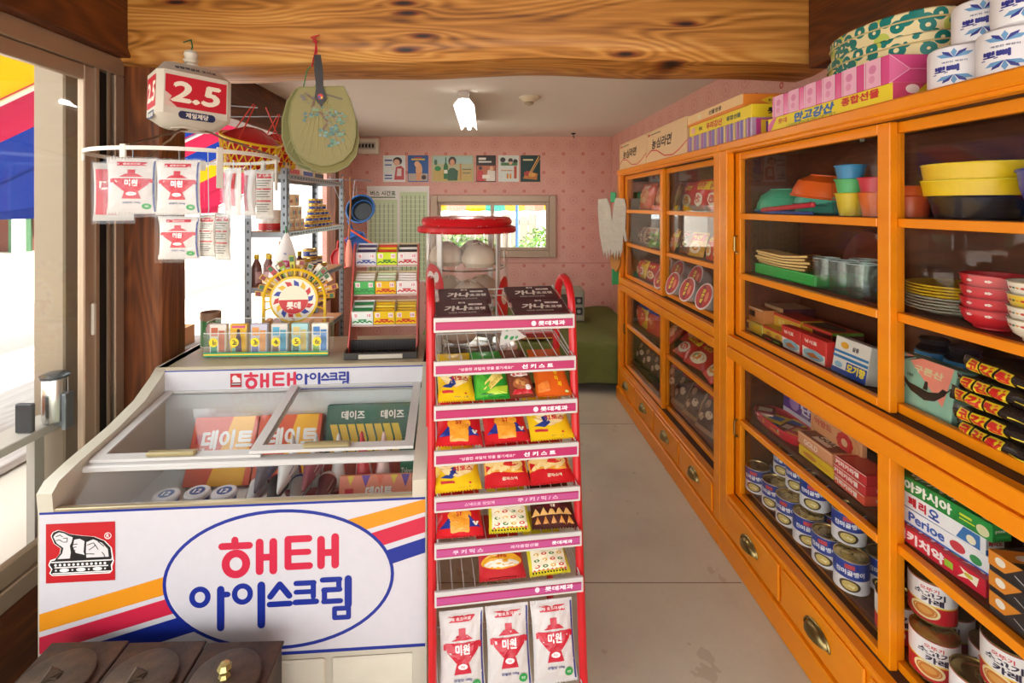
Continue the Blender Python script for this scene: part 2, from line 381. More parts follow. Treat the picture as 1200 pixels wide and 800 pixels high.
# cross beam: an adzed log, flat in front, rounded underneath
def log_section(u, v):
    x = -1.56 + 2.98*u; a = v*2*PI; wob = .012*math.sin(x*2.3 + 1) + .006*math.sin(x*7.1)
    pts = [(1.95, 2.62), (1.95, 2.20), (1.953, 2.125), (1.985, 2.078), (2.10, 2.063), (2.22, 2.067), (2.275, 2.10), (2.29, 2.2), (2.29, 2.62)]
    t = v*(len(pts)-1); i = min(int(t), len(pts)-2); f = t - i
    y = pts[i][0]*(1-f) + pts[i+1][0]*f; z = pts[i][1]*(1-f) + pts[i+1][1]*f
    return (x, y, z + (wob if z < 2.5 else 0))
m = MB(); m.grid(log_section, 40, 24); o = struct('beam', m, beam_wood); 
m = MB(); m.box(-1.50, 2.02, 0, -1.325, 2.19, 2.09, .008); struct('pillar', m, post_wood)
m = MB(); m.box(XL - .10, 2.19, 1.99, XL + .05, 4.80, ZC, .006); struct('lintel_left', m, dark_wood)
m = MB(); m.box(XW - .1, -.9, 2.09, XW + .09, 2.0, 2.62, .006); struct('lintel_window', m, dark_wood)
m = MB(); m.box(1.27, -.9, 2.04, XR, 1.95, 2.62, .006); struct('beam_right', m, dark_wood)
m = MB(); m.box(XL - .04, 4.70, 0, XL + .05, 4.80, ZC, .005); struct('post_left', m, post_wood)
m = MB(); m.box(XL - .12, 2.19, .62, XL + .02, 4.70, .65, .004); struct('sill_left', m, dark_wood)
# ---- back window, two sliding sashes
def sash(parent, x0, x1, z0, z1, y, w=.035, t=.03, mat=ALU):
    m = MB(); m.box(x0, y, z0, x0+w, y+t, z1, .003); m.box(x1-w, y, z0, x1, y+t, z1, .003); m.box(x0+w, y, z0, x1-w, y+t, z0+w, .003); m.box(x0+w, y, z1-w, x1-w, y+t, z1, .003)
    s = obj('sash', m, mat, parent); g = MB(); g.box(x0+w, y+t*.4, z0+w, x1-w, y+t*.6, z1-w); obj('pane', g, PANE, s, 0); return s
m = MB(); f_ = .045
for a in ((wx0-.03, wz0-.03, wx0+f_, wz1+.03), (wx1-f_, wz0-.03, wx1+.03, wz1+.03), (wx0+f_, wz0-.03, wx1-f_, wz0+f_), (wx0+f_, wz1-f_, wx1-f_, wz1+.03)):
    m.box(a[0], YB-.035, a[1], a[2], YB+.06, a[3], .004)
win2 = struct('window_2', m, ALU); mid = W(577, 0, YB).x
sash(win2, wx0+f_, mid+.02, wz0+f_, wz1-f_, YB+.02); sash(win2, mid-.02, wx1-f_, wz0+f_, wz1-f_, YB-.012)
# ---- big sliding window beside the counter
m = MB(); X0, X1 = XW-.05, XW+.045
m.box(X0, -.9, 2.02, X1, 1.995, 2.09, .004); m.box(X0, -.9, .27, X1, 1.995, .335, .004)
m.box(X0, 1.945, .335, X1, 1.995, 2.02, .004); m.box(X0, 1.90, .335, X0+.02, 1.945, 2.02, .002); m.box(X1-.012, 1.915, .335, X1-.004, 1.925, 2.02)
m.box(XW-.004, -.9, 1.985, XW+.004, 1.945, 2.02)
win1 = struct('window_1', m, ALU); DARKGAP = pm('1d1511', .7)
g = MB(); g.box(XW-.02, 1.87, .335, XW+.01, 1.945, 2.02); obj('track_recess', g, DARKGAP, win1)
def ysash(y0, y1, x, w=.075):
    m = MB(); t = .028; m.box(x, y1-w, .335, x+t, y1, 2.02, .004); m.box(x, y0, .335, x+t, y0+w, 2.02, .004); m.box(x, y0+w, .335, x+t, y1-w, .40, .004); m.box(x, y0+w, 1.965, x+t, y1-w, 2.02, .004)
    m.box(x+t, y1-.03, .335, x+t+.008, y1-.018, 2.02); s = obj('sash', m, ALU, win1); g = MB(); g.box(x+t*.45, y0+w, .40, x+t*.55, y1-w, 1.965); obj('pane', g, PANE, s, 0)
    h = MB(); h.box(x+t, y1-.05, 1.02, x+t+.012, y1-.03, 1.14, .005); obj('latch', h, pm('cfc7b8', .4), s)
ysash(.78, 1.885, XW+.005); ysash(-.35, .84, XW-.035)

# ================================================================ outside
m = MB(); m.box(-40, -30, -.08, 40, 50, -.065); struct('ground', m, pm('c6bdb1', .8, 0, .08, .5, .03, 'pale_paving'))
PLK = wood('grey_deck_wood', [(.25, '8f8a86'), (.5, 'aaa5a2'), (.85, 'c3bfbc')], 'Y', .6, .7)
dk = thing('wooden_deck', 'weathered grey plank deck outside the left sliding window', 'deck', (-3.6, 3.6, -.06))
m = MB(); m.box(-.075, -3.4, 0, .075, 3.0, .05, .005); pl = mesh('plank', m, PLK)
for i in range(12): o = obj('plank', pl, None, dk); o.location = (-1.0 + i*.158, 0, .012)
for y in (-3, -1, 1, 2.6): m = MB(); m.box(-1.05, y, 0, .75, y+.06, .014); obj('joist', m, PLK, dk)
# striped tarpaulin awning over the square
def tarp_mat(c):
    t = NT('tarpaulin_' + c); d = t.n('ShaderNodeBsdfDiffuse'); tl = t.n('ShaderNodeBsdfTranslucent'); v = t.noise(t.coord(), 3, 3); cc = t.mix(v, tuple(x*.9 for x in lin(c)), lin(c))
    t.set(d.inputs[0], cc); t.set(tl.inputs[0], cc); a = t.t.nodes.new('ShaderNodeMixShader'); a.inputs[0].default_value = .4
    t.t.links.new(d.outputs[0], a.inputs[1]); t.t.links.new(tl.outputs[0], a.inputs[2]); t.t.links.new(a.outputs[0], t.out.inputs[0]); return t.m
YEL, PNK, BLU, TEAL = tarp_mat('ac8012'), tarp_mat('8c2038'), tarp_mat('182c6c'), tarp_mat('227a6a')
aw = thing('market_awning', 'large tarpaulin awning in yellow, red and blue stripes seen through the side window', 'awning', (-3, 6, 1.5))
def tz(X): return 3.0 - (abs(X) - 3)*.47
cuts = [(2.4, 4.3, YEL), (4.3, 4.95, PNK), (4.95, 6.9, BLU), (6.9, 7.6, PNK), (7.6, 8.3, BLU), (8.3, 9.2, YEL), (9.2, 11.5, PNK)]
for y0, y1, mt in cuts:
    m = MB(); m.grid(lambda u, v: (-3.2*v, y0 - 6 + (y1-y0)*u, tz(-3 - 3.2*v) - 1.5 - .10*math.sin(PI*u)), 8, 10)
    m.grid(lambda u, v: (-3.2 - .02*v, y0 - 6 + (y1-y0)*u, tz(-6.2) - 1.5 - .10*math.sin(PI*u)*(1-v) - .18*v), 8, 2); obj('tarp_panel', m, mt, aw)
for y in (2.4, 4.3, 5.6, 6.9, 8.3, 9.9, 11.5):
    m = MB(); m.tube([(.02, y-6, 1.47), (-3.2, y-6, tz(-6.2)-1.55)], .022, 6); obj('rafter', m, WHITE, aw)
for y in (2.4, 11.5):
    m = MB(); m.tube([(-3.2, y-6, -1.56), (-3.2, y-6, tz(-6.2)-1.55)], .03, 8); obj('pole', m, WHITE, aw)
m = MB(); m.tube([(0, -3.6, -1.50), (0, -3.6, 1.45)], .03, 8); obj('pole', m, WHITE, aw)
m = MB(); m.tube([(-.02, -3.6, 1.45), (-.02, 5.5, 1.45)], .022, 6); obj('ridge_bar', m, WHITE, aw)
# porch post just outside the window
m = MB(); m.box(-.06, -.05, 0, .06, .05, 2.4, .006); o = obj('porch_post', m, pm('8f7c66', .55, 0, .06, name='cream_post_paint')); o.location = (-1.66, 1.93, -.065)
tag(o, 'tall cream square post standing outside beyond the sliding window glass', 'post')
# steel cup hung outside and black card holder
t = thing('steel_cup', 'shiny steel cylinder with dark lid seen through the window above the freezer arm', 'cup', (-1.575, 1.81, .72))
m = MB(); m.lathe([(0, 0), (.036, 0), (.038, .01), (.038, .15), (.036, .155), (0, .155)], 20); obj('cup_body', m, CHROME, t)
m = MB(); m.lathe([(0, .155), (.045, .155), (.046, .165), (.03, .172), (0, .174)], 20); obj('lid', m, pm('50555a', .25, .7), t)
m = MB(); m.box(-.03, -.01, -.02, .055, .01, 0, .002); m.box(.04, -.02, -.03, .055, .02, .10, .002); obj('bracket', m, STEEL, t)
m = MB(); m.box(-.03, -.008, 0, .03, .008, .10, .003); o = obj('card_holder', m, pm('22252c', .35)); o.location = (-1.60, 1.72, .715); tag(o, 'small black upright card holder beside the steel cup outside the window', 'card holder')
m = MB(); m.box(-.07, -.45, 0, .05, .12, .03, .003); m.box(-.05, -.40, -.745, -.02, -.36, 0); m.box(-.05, .05, -.745, -.02, .09, 0)
o = obj('outside_ledge', m, pm('b9b0a6', .6)); o.location = (-1.62, 1.75, .683); tag(o, 'narrow pale ledge outside under the steel cup', 'ledge')
# fruit crates and melons outside
def melon(label, loc, r, c, grp, name='melon', cat='fruit'):
    t = thing(name, label, cat, loc, R.uniform(0, 6), grp); m = MB()
    m.lathe([(r*math.sin(PI*i/10)*1.12 if 0 < i < 10 else 0, r - r*math.cos(PI*i/10)) for i in range(11)], 16); obj('flesh', m, pm(c, .45, 0, .15, 8), t)
    s = MB(); s.tube([(0, 0, 2*r-.003), (.004, 0, 2*r+.012)], .004, 5); obj('stem', s, pm('6b7a35', .7), t)
cm = pm('e8762a', .5)
def crate(label, loc, w, d, c):
    t = thing('fruit_crate', label, 'crate', loc); m = MB(); h = .11
    m.box(-w/2, -d/2, 0, w/2, d/2, .012); obj('bottom', m, c, t)
    for (x0, y0, x1, y1) in ((-w/2, -d/2, w/2, -d/2+.012), (-w/2, d/2-.012, w/2, d/2), (-w/2, -d/2+.012, -w/2+.012, d/2-.012), (w/2-.012, -d/2+.012, w/2, d/2-.012)):
        m = MB(); m.box(x0, y0, .012, x1, y1, h, .002); obj('side', m, c, t)
    return t
tb = thing('fruit_stand', 'low wooden stand outside carrying crates of melons', 'stand', (-1.95, 2.2, -.065)); m = MB(); m.box(-.22, -1.0, .70, .20, 1.0, .73, .004); obj('board', m, PLK, tb)
for y in (-.9, .9):
    for x in (-.18, .16): m = MB(); m.box(x-.02, y-.02, 0, x+.02, y+.02, .70); obj('leg', m, PLK, tb)
crate('orange plastic crate of melons outside the window glass', (-1.96, 1.55, .667), .30, .5, cm)
crate('pale wooden crate of yellow melons beyond the dark pillar', (-1.93, 2.78, .667), .30, .5, pm('c9a678', .6))
k = 0
for cy0, cc in ((1.55, 'e8c08a'), (2.78, 'e6cf96')):
    for i in range(3):
        for j in range(2):
            x0 = -1.96 if cy0 < 2 else -1.93
            melon('%s melon in %s, %s row, %s from near end' % ('peach' if cy0 < 2 else 'yellow', 'orange crate outside' if cy0 < 2 else 'crate beyond pillar', 'outer' if j == 0 else 'inner', ORD[i]), (x0 - .06 + j*.125, cy0 - .16 + i*.15, .681), .052 + .003*((i+j) % 2), cc, 'melons outside'); k += 1
# far stalls and pale house over the square
st = thing('market_stall', 'distant row of dark green stall fronts across the square', 'stall', (-15.5, 16.5, -.065), math.radians(35))
m = MB(); m.box(-2.5, .4, 0, 3, .6, 3.2); obj('back_wall', m, pm('7a4a3e', .8, 0, .2, 3), st); m = MB(); m.box(-2.7, -.9, 2.5, 3.2, .8, 2.7); obj('roof', m, pm('8d8983', .7), st)
for i in range(5): m = MB(); m.box(-2.3+i*1.0, 0, 0, -1.75+i*1.0, .35, 2.4); obj('shutter', m, pm('456a4c' if i % 2 == 0 else '5c453c', .7), st)
for i in range(3): m = MB(); m.box(-1.6+i*1.5, -.8, 0, -1.3+i*1.5, -.5, 2.5); obj('column', m, WHITE, st)
hs = thing('pale_house', 'pale plastered house front beyond the metal shelf', 'house', (-5.6, 13, -.065)); m = MB(); m.box(-2.6, 0, 0, 2.0, 2, 3.4); obj('wall', m, pm('e7ded6', .8), hs); m = MB(); m.box(-2.8, -.4, 3.4, 2.2, 2.2, 3.6); obj('roof', m, pm('a08c80', .7), hs)
for i in range(4): m = MB(); m.box(-2.2+i*1.05, -.03, .9, -1.5+i*1.05, .02, 2.3); w_ = obj('window', m, pm('d3b0a6', .5), hs); m = MB(); m.box(-2.13+i*1.05, -.04, .97, -1.57+i*1.05, -.02, 2.23); obj('pane', m, pm('c9cdd0', .2), w_)
# behind the back window: striped awning, fence, bushes
ab = thing('rear_awning', 'rear awning of teal, yellow and pink stripes seen through the back window', 'awning', (0, 8.6, 1.30))
for i in range(12):
    m = MB(); x0 = -1.2 + i*.3; m.grid(lambda u, v: (x0 + .3*u, -v*1.1, .62 - .5*v - .015*math.sin(PI*u)), 3, 4); obj('tarp_panel', m, (TEAL, YEL, tarp_mat('b8705f'), YEL)[i % 4] if i else TEAL, ab)
m = MB(); m.tube([(-1.2, 0, .62), (2.4, 0, .62)], .02, 6); m.tube([(-1.2, 0, .62), (-1.2, 0, -1.36)], .02, 6); m.tube([(2.4, 0, .62), (2.4, 0, -1.36)], .02, 6); obj('pole', m, WHITE, ab)
fn = thing('plank_fence', 'low grey plank fence behind the shop past the back window', 'fence', (.3, 9.0, -.065))
for i in range(14): m = MB(); h = 1.36 + .05*math.sin(i*2.1); m.box(-1.6+i*.16, 0, 0, -1.45+i*.16, .03, h); obj('plank', m, pm('a79e98', .8), fn)
m = MB(); m.box(-1.6, .03, .5, .63, .06, .6); m.box(-1.6, .03, 1.2, .63, .06, 1.3); obj('rail', m, pm('8f8680', .8), fn)
m = MB(); m.tube([(0, 0, 0), (0, 0, 2.3)], .02, 8); o = obj('blue_pole', m, pm('2f76c4', .4)); o.location = (.40, 6.3, -.065); tag(o, 'thin blue pole outside the back window', 'pole')
def bush(label, loc, r, n, cols):
    t = thing('bush', label, 'bush', loc, 0, 'bushes behind the shop'); m = MB(); q = random.Random(int(loc[0]*100))
    for i in range(n):
        a, b = q.uniform(0, 2*PI), math.acos(q.uniform(-.2, 1)); rr = r*q.uniform(.75, 1.05); c = Vector((rr*math.sin(b)*math.cos(a), rr*math.sin(b)*math.sin(a), r*.6 + rr*math.cos(b)*.95))
        M = Matrix.Translation(c) @ Euler((q.uniform(-1, 1), q.uniform(-1, 1), q.uniform(0, 6))).to_matrix().to_4x4(); s_ = q.uniform(.03, .055)
        m.cur = q.randrange(len(cols)); m.add([M @ Vector(p) for p in ((-s_, 0, 0), (0, -s_*.5, 0), (s_, 0, .01), (0, s_*.5, 0))], [(0, 1, 2, 3)])
    obj('foliage', m, [pm(c, .6) for c in cols], t, 0); s = MB(); s.tube([(0, 0, 0), (0, 0, r)], .03, 6); obj('stem', s, pm('5d4630', .8), t)
bush('small leafy green bush behind the steamer drum, left of the blue pole', (-.30, 7.6, -.065), .74, 1300, ('5c8f35', '86b450', '3f6d28'))
bush('broad leafy green bush right of the blue pole', (1.12, 7.75, -.065), .80, 1600, ('6fae3c', '9acb5e', '4a7f2c'))

# ================================================================ orange display cabinets along the right wall
S1, S2, S3, L1, L2 = H-.036, H-.288, H-.545, H-.908, H-1.21
FX = 1.04; UL = 1.695
def cabinet(label, y0):
    t = thing('display_cabinet', label, 'cabinet', (FX, y0, 0), 0, 'orange display cabinets'); D = XR - FX - .004; zt = H + .267
    m = MB(); m.box(0, 0, .095, D, .022, zt-.035, .002); m.box(0, UL-.022, .095, D, UL, zt-.035, .002); m.box(-.0, 0, zt-.035, D, UL, zt, .004)
    m.box(.014, .001, H-.651, D, UL-.001, H-.563); m.box(0, .022, .252, D, UL-.022, .262)
    obj('carcass', m, ORANGE, t)
    m = MB(); m.box(D-.012, .022, .262, D-.002, UL-.022, zt-.035); obj('back_panel', m, inner_wood, t)
    m = MB(); m.box(.095, .022, .263, D-.013, .027, zt-.036); obj('inner_lining', m, inner_wood, t)
    m = MB(); m.box(.095, UL-.027, .263, D-.013, UL-.022, zt-.036); obj('inner_lining', m, inner_wood, t)
    m = MB(); m.box(.095, .027, zt-.041, D-.013, UL-.027, zt-.0355); obj('inner_lining', m, inner_wood, t)
    for z in (S1, S2, S3, L1, L2): m = MB(); m.box(.095, .022, z-.018, D-.012, UL-.022, z); obj('shelf', m, inner_wood, t)
    m = MB()
    for ya, yb in ((0, .06), (UL-.06, UL)): m.box(-.004, ya, .095, .03, yb, zt-.032, .003)
    m.box(-.004, .06, H+.222, .03, UL-.06, zt-.032, .003); m.box(-.012, 0, zt-.034, .02, UL, zt+.001, .005)
    m.box(-.004, .06, H-.60, .03, UL-.06, H-.556, .003); m.box(-.004, .06, H-.652, .03, UL-.06, H-.607, .003)
    m.box(-.004, .06, .244, .03, UL-.06, .257, .003); obj('face_frame', m, ORANGE, t)
    m = MB(); m.box(-.016, 0, 0, .05, UL, .094, .005); obj('plinth', m, ORANGE, t)
    m = MB(); m.box(.0, .03, .096, .03, UL-.03, .244); obj('drawer_rail', m, ORANGE, t)
    m = MB(); m.box(.031, .06, H-.5625, .10, UL-.06, H-.5565); m.box(.031, .06, H+.2225, .10, UL-.06, H+.229); m.box(.031, .06, .2572, .10, UL-.06, .2625); obj('door_shadow_gap', m, pm('3a1c0c', .7), t)  # dark strips: shadow gap above and below the doors, put in as colour
    L = (UL - .12)/4
    for i in range(4):
        m = MB(); ya = .06 + i*L; m.box(-.010, ya+.008, .108, .0, ya+L-.008, .238, .004); d = obj('drawer', m, ORANGE, t)
        h = MB(); yc, zc = ya + L/2, .178
        def cup(u, v):
            a = PI*u; b = v*PI/2; return (-.010 - .027*math.sin(b), yc + .052*math.cos(a)*math.cos(b), zc - .014 + .036*math.sin(a)*math.cos(b))
        h.grid(cup, 14, 6); h.tube([(-.012, yc + .058*math.cos(PI*k/12), zc - .012 + .037*math.sin(PI*k/12)) for k in range(13)], .004, 5); h.tube([(-.013, yc-.06, zc-.013), (-.013, yc+.06, zc-.013)], .003, 5)
        obj('cup_handle', h, BRASS, d)
    def door(ya, yb, x, zs):
        m = MB(); z0, z1 = zs[0], zs[-1]; w = .042; tk = .022
        m.box(x, ya, z0, x+tk, ya+w, z1, .002); m.box(x, yb-w, z0, x+tk, yb, z1, .002)
        m.box(x, ya+w, z0, x+tk, yb-w, z0+.026, .002); m.box(x, ya+w, z1-.03, x+tk, yb-w, z1, .002)
        for z in zs[1:-1]: m.box(x-.002, ya+w, z-.024, x+tk, yb-w, z, .002)
        d = obj('sliding_door', m, ORANGE, t); ed = [z0+.026] + [q for z in zs[1:-1] for q in (z-.024, z)] + [z1-.03]
        for a, b in zip(ed[::2], ed[1::2]): g = MB(); g.box(x+.010, ya+w, a, x+.013, yb-w, b); obj('pane', g, CABGLASS, d, 0)
        return d
    mid_ = UL/2
    for zs in ((H-.556, S2, S1, H+.222), (H-1.248, L1, H-.655)):
        far = door(mid_-.02, UL-.05, .038, zs); near = door(.05, mid_+.03, .064, zs)
        zc = (zs[0]+zs[-1])/2
        for d, yy, xx in ((far, UL-.072, .038), (near, .072, .064)):
            h = MB(); h.tube([(xx-.001, yy, zc-.035), (xx-.014, yy, zc-.03), (xx-.014, yy, zc+.03), (xx-.001, yy, zc+.035)], .004, 6); h.lathe([(0, 0), (.007, 0), (.007, .003), (0, .003)], 8, (xx-.004, yy, zc-.04)); obj('pull_handle', h, BRASS, d)
    return t
CABF = cabinet('far orange glazed cabinet holding ramen packets and cup noodles', 2.19)
CABN = cabinet('near orange glazed cabinet holding bowls, cans and toothpaste boxes', 2.19 - UL - .002)
# ================================================================ ice cream freezer
fz = thing('ice_cream_freezer', 'white glass-topped ice cream chest freezer with red and blue lettering', 'freezer', (-1.262, 1.40, 0), math.radians(4))
FW = 1.085; INNER = pm('d4d8d4', .35, 0, .04)
m = MB()
m.box(.0, .012, .0, FW, .04, .19, .004); obj('base_panel', m, CREAM, fz)
for i in range(4):
    m = MB(); m.box(.03+i*.26, .004, .03, .27+i*.26, .013, .165, .004); obj('kick_plate', m, pm('d9d2bf', .4), fz)
m = MB(); m.box(0, 0, .19, FW, .035, .635, .004); fp = obj('front_panel', m, WHITE, fz)
side = [(0, 0), (.0, .63), (-.006, .69), (.02, .712), (.10, .728), (.28, .752), (.42, .785), (.52, .835), (.56, .862), (.98, .862), (.98, 0)]
for x0 in (-.004, FW-.038): m = MB(); m.ext(side, x0, x0+.042, 'X'); obj('side_panel', m, CREAM, fz)
m = MB(); m.box(.038, .04, .44, FW-.038, .56, .46); m.box(.038, .035, .46, FW-.038, .045, .62); m.box(.038, .55, .46, FW-.038, .56, .755); obj('liner', m, INNER, fz)
m = MB(); m.box(.038, .56, 0, FW-.038, .98, .84, .003); obj('rear_housing', m, CREAM, fz)
m = MB(); m.box(.0, .552, .836, FW, .985, .862, .006); obj('counter_top', m, pm('b9ac90', .4, 0, .06, 6), fz)
m = MB(); m.box(.01, .545, .765, FW-.01, .558, .852, .003); bn = obj('sign_board', m, WHITE, fz)
# slanted front glass in a steel channel, and rail
m = MB(); a = (.012, .640); b = (.115, .690)
g = MB(); g.add([(.04, a[0], a[1]), (FW-.04, a[0], a[1]), (FW-.04, b[0], b[1]), (.04, b[0], b[1])], [(0, 1, 2, 3)]); obj('front_glass', g, CLEAR, fz, 0)
m.box(.036, .0, .633, FW-.036, .016, .643, .002); obj('glass_channel', m, pm('b9a98a', .3, .6), fz)
m = MB(); m.box(.036, .108, .685, FW-.036, .15, .705, .004); obj('front_rail', m, WHITE, fz)
def lid(x0, x1, lift, side_):
    z0, z1, y0, y1 = .706 + lift, .766 + lift, .128, .552
    def P(x, y, dz=0): return (x, y, z0 + (z1-z0)*(y-y0)/(y1-y0) + dz)
    m = MB(); w = .03
    for (xa, xb, ya, yb) in ((x0, x1, y0, y0+w), (x0, x1, y1-w*.5, y1), (x0, x0+w, y0+w, y1-w*.5), (x1-w, x1, y0+w, y1-w*.5)):
        m.add([P(xa, ya), P(xb, ya), P(xb, yb), P(xa, yb), P(xa, ya, .009), P(xb, ya, .009), P(xb, yb, .009), P(xa, yb, .009)], [(0,3,2,1), (4,5,6,7), (0,1,5,4), (1,2,6,5), (2,3,7,6), (3,0,4,7)])
    l = obj('sliding_lid', m, WHITE, fz); g = MB(); g.add([P(x0+w, y0+w, .005), P(x1-w, y0+w, .005), P(x1-w, y1-w*.5, .005), P(x0+w, y1-w*.5, .005)], [(0,1,2,3)]); obj('lid_glass', g, CLEAR, l, 0)
    h = MB(); xc = (x0+x1)/2 - .02; h.box(xc-.075, y0+.002, P(0, y0)[2]+.009, xc+.075, y0+.026, P(0, y0)[2]+.024, .005); obj('lid_handle', h, pm('a3946a', .4, .3), l)
lid(.045, .56, .0, 0); lid(.525, FW-.045, .012, 1)
# --- front artwork, measured in units of the panel
def zu(x, y): return ((x - 20)/1120, 1 - (y - 30)/435)
PF = Flat((FW/2, 0, .4125), (1,0,0), (0,0,1), FW, .445)
NAVY, HRED, GOLD = '142888', 'c4203f', 'dc8c14'
def ring_pts(cx, cy, r, n=22): return [(cx + r*math.cos(2*PI*i/n), cy + r*math.sin(2*PI*i/n)) for i in range(n+1)]
HAE = [([(535,147),(615,147)],17), ([(573,130),(573,145)],17), (ring_pts(576,198,30),19), ([(645,140),(645,222)],19), ([(685,140),(685,222)],19), ([(645,183),(685,183)],17),
       ([(728,135),(790,135)],17), ([(728,173),(788,173)],15), ([(728,135),(728,212)],17), ([(728,213),(792,213)],17), ([(826,140),(826,214)],19), ([(868,134),(868,214)],19), ([(826,178),(868,178)],17)]
ICE = [(ring_pts(472,287,23),13), ([(532,268),(532,376)],18), ([(532,283),(552,283)],14), (ring_pts(595,284,23),13), ([(650,262),(650,374)],19),
       ([(704,262),(676,296)],15), ([(704,262),(732,296)],15), ([(674,318),(734,318)],14), ([(752,262),(805,262)],13), ([(803,262),(803,302)],13), ([(752,287),(803,287)],12), ([(750,316),(812,316)],14),
       ([(830,256),(882,256)],13), ([(879,256),(879,285)],13), ([(834,285),(882,285)],13), ([(836,285),(836,316)],13), ([(834,318),(884,318)],13), ([(907,256),(907,330)],18), ([(866,340),(908,340)],12), ([(866,366),(908,366)],12), ([(866,340),(866,366)],12), ([(908,340),(908,366)],12)]
k1 = FW/1120
sp = [('r', 0, 0, 1, 1, 'cbc7cc'), ('r', 0, .985, 1, 1, NAVY), ('r', 0, 0, 1, .022, NAVY)]
for pts, c in (([(20,311),(400,217),(400,268),(20,360)], GOLD), ([(20,375),(400,281),(400,328),(20,422)], HRED), ([(20,438),(440,333),(460,382),(170,455),(20,463)], NAVY),
               ([(880,92),(1140,36),(1140,74),(900,132)], GOLD), ([(900,148),(1140,86),(1140,132),(900,194)], HRED), ([(900,213),(1140,148),(1140,192),(900,258)], NAVY)): sp.append(('p', [zu(*p) for p in pts], c))
eu, ev = zu(705, 248); sp += [('c', eu, ev, 338/1120, 197/435, 'cbc7cc'), ('o', eu, ev, 335/1120, 195/435, .0098, NAVY)]
for pts, w in HAE: sp.append(('l', [zu(*p) for p in pts], w*k1*1.22, HRED, 1))
for pts, w in ICE: sp.append(('l', [zu(*p) for p in pts], w*k1*1.22, NAVY, 1))
# lion-beast emblem in its red square
def eb(x, y): return (.017 + (x - 55)/710*.172, .926 - (y - 100)/605*.376)
def epoly(pts, c): sp.append(('p', [eb(*p) for p in pts], c))
sp.append(('r', .017, .55, .189, .926, 'b81822'))
body = [(120,225),(140,190),(190,172),(250,190),(300,215),(420,235),(540,250),(640,295),(705,365),(720,470),(150,470),(205,400),(215,350),(150,300)]
def grow(pts, k):
    cx = sum(p[0] for p in pts)/len(pts); cy = sum(p[1] for p in pts)/len(pts); return [(cx+(x-cx)*k, cy+(y-cy)*k) for x, y in pts]
epoly([(80,520),(100,470),(150,455),(730,460),(755,500),(735,560),(740,600),(710,632),(120,632),(90,605),(110,565)], 'f3efec'); epoly(grow(body, 1.07), 'f3efec')
epoly([(92,518),(110,480),(160,470),(720,472),(742,505),(720,545),(728,600),(700,620),(125,622),(102,602),(122,560)], '181414'); epoly(grow(body, 1.035), '181414')
epoly([(132,232),(150,205),(190,188),(240,200),(290,230),(330,245),(320,290),(300,330),(310,400),(300,460),(172,462),(222,405),(235,350),(165,298)], 'd9d4d4')
epoly([(345,270),(400,262),(450,290),(440,400),(452,430),(360,405),(330,340)], 'd9d4d4'); epoly([(470,300),(540,275),(630,315),(690,380),(700,460),(470,460),(465,400)], 'd9d4d4')
for pts in ([(160,230),(200,215),(225,235)], [(160,270),(195,265),(225,285)], [(235,250),(275,250),(270,290),(235,290)], [(330,320),(375,315)], [(325,350),(365,345)], [(320,380),(355,378)], [(480,330),(545,310),(560,340),(500,380)], [(590,300),(650,350)], [(470,420),(550,425)], [(630,410),(655,440),(655,460)], [(560,330),(590,380)]): sp.append(('l', [eb(*p) for p in pts], .0022, '181414'))
for i in range(12): sp.append(('c', *eb(155+i*46, 523), .0034, .0085, 'e8e4e2'))
for pts in ([(115,492),(725,492)], [(150,548),(690,548)], [(130,607),(715,607)]): sp.append(('l', [eb(*p) for p in pts], .0035, 'e8e4e2'))
for i in range(3): sp.append(('c', *eb(245+i*170, 577), .012, .012, 'e8e4e2'))
for i in range(4): sp.append(('c', *eb(160+i*168, 577), .0025, .006, 'e8e4e2'))
sp.append(('o', *eb(692, 242), .008, .019, .0018, 'f3efec')); sp.append(('t', *eb(692, 242), .022, 'R', 'f3efec', .02))
prints(fp, [(PF, sp)])
# sign board over the lids
SB = Flat((FW/2, .545, .8085), (1,0,0), (0,0,1), FW-.02, .087); sp = [('r', 0, 0, 1, 1, NAVY), ('r', .004, .05, .996, .95, 'cbc9cd')]
def sbm(x, y, x0, y0, s_, u0): return (u0 + (x-x0)*s_/(FW-.02), .5 - (y-y0)*s_/.087)
s1 = .055/100
for pts, w in HAE: sp.append(('l', [sbm(p[0], p[1], 535, 176, s1*1.05, .315) for p in pts], w*s1*1.2, HRED, 1))
for pts, w in ICE: sp.append(('l', [sbm(p[0], p[1], 450, 306, s1*.80, .503) for p in pts], w*s1*1.02, NAVY, 1))
sp += [('r', .262, .2, .302, .82, 'b81822'), ('c', .278, .6, .010, .14, 'd9d4d4'), ('p', [(.268,.42),(.285,.66),(.297,.6),(.299,.42)], 'd9d4d4'), ('r', .266, .28, .300, .40, '181414'), ('l', [(.268,.34),(.298,.34)], .003, 'd9d4d4')]
prints(bn, [(SB, sp)])
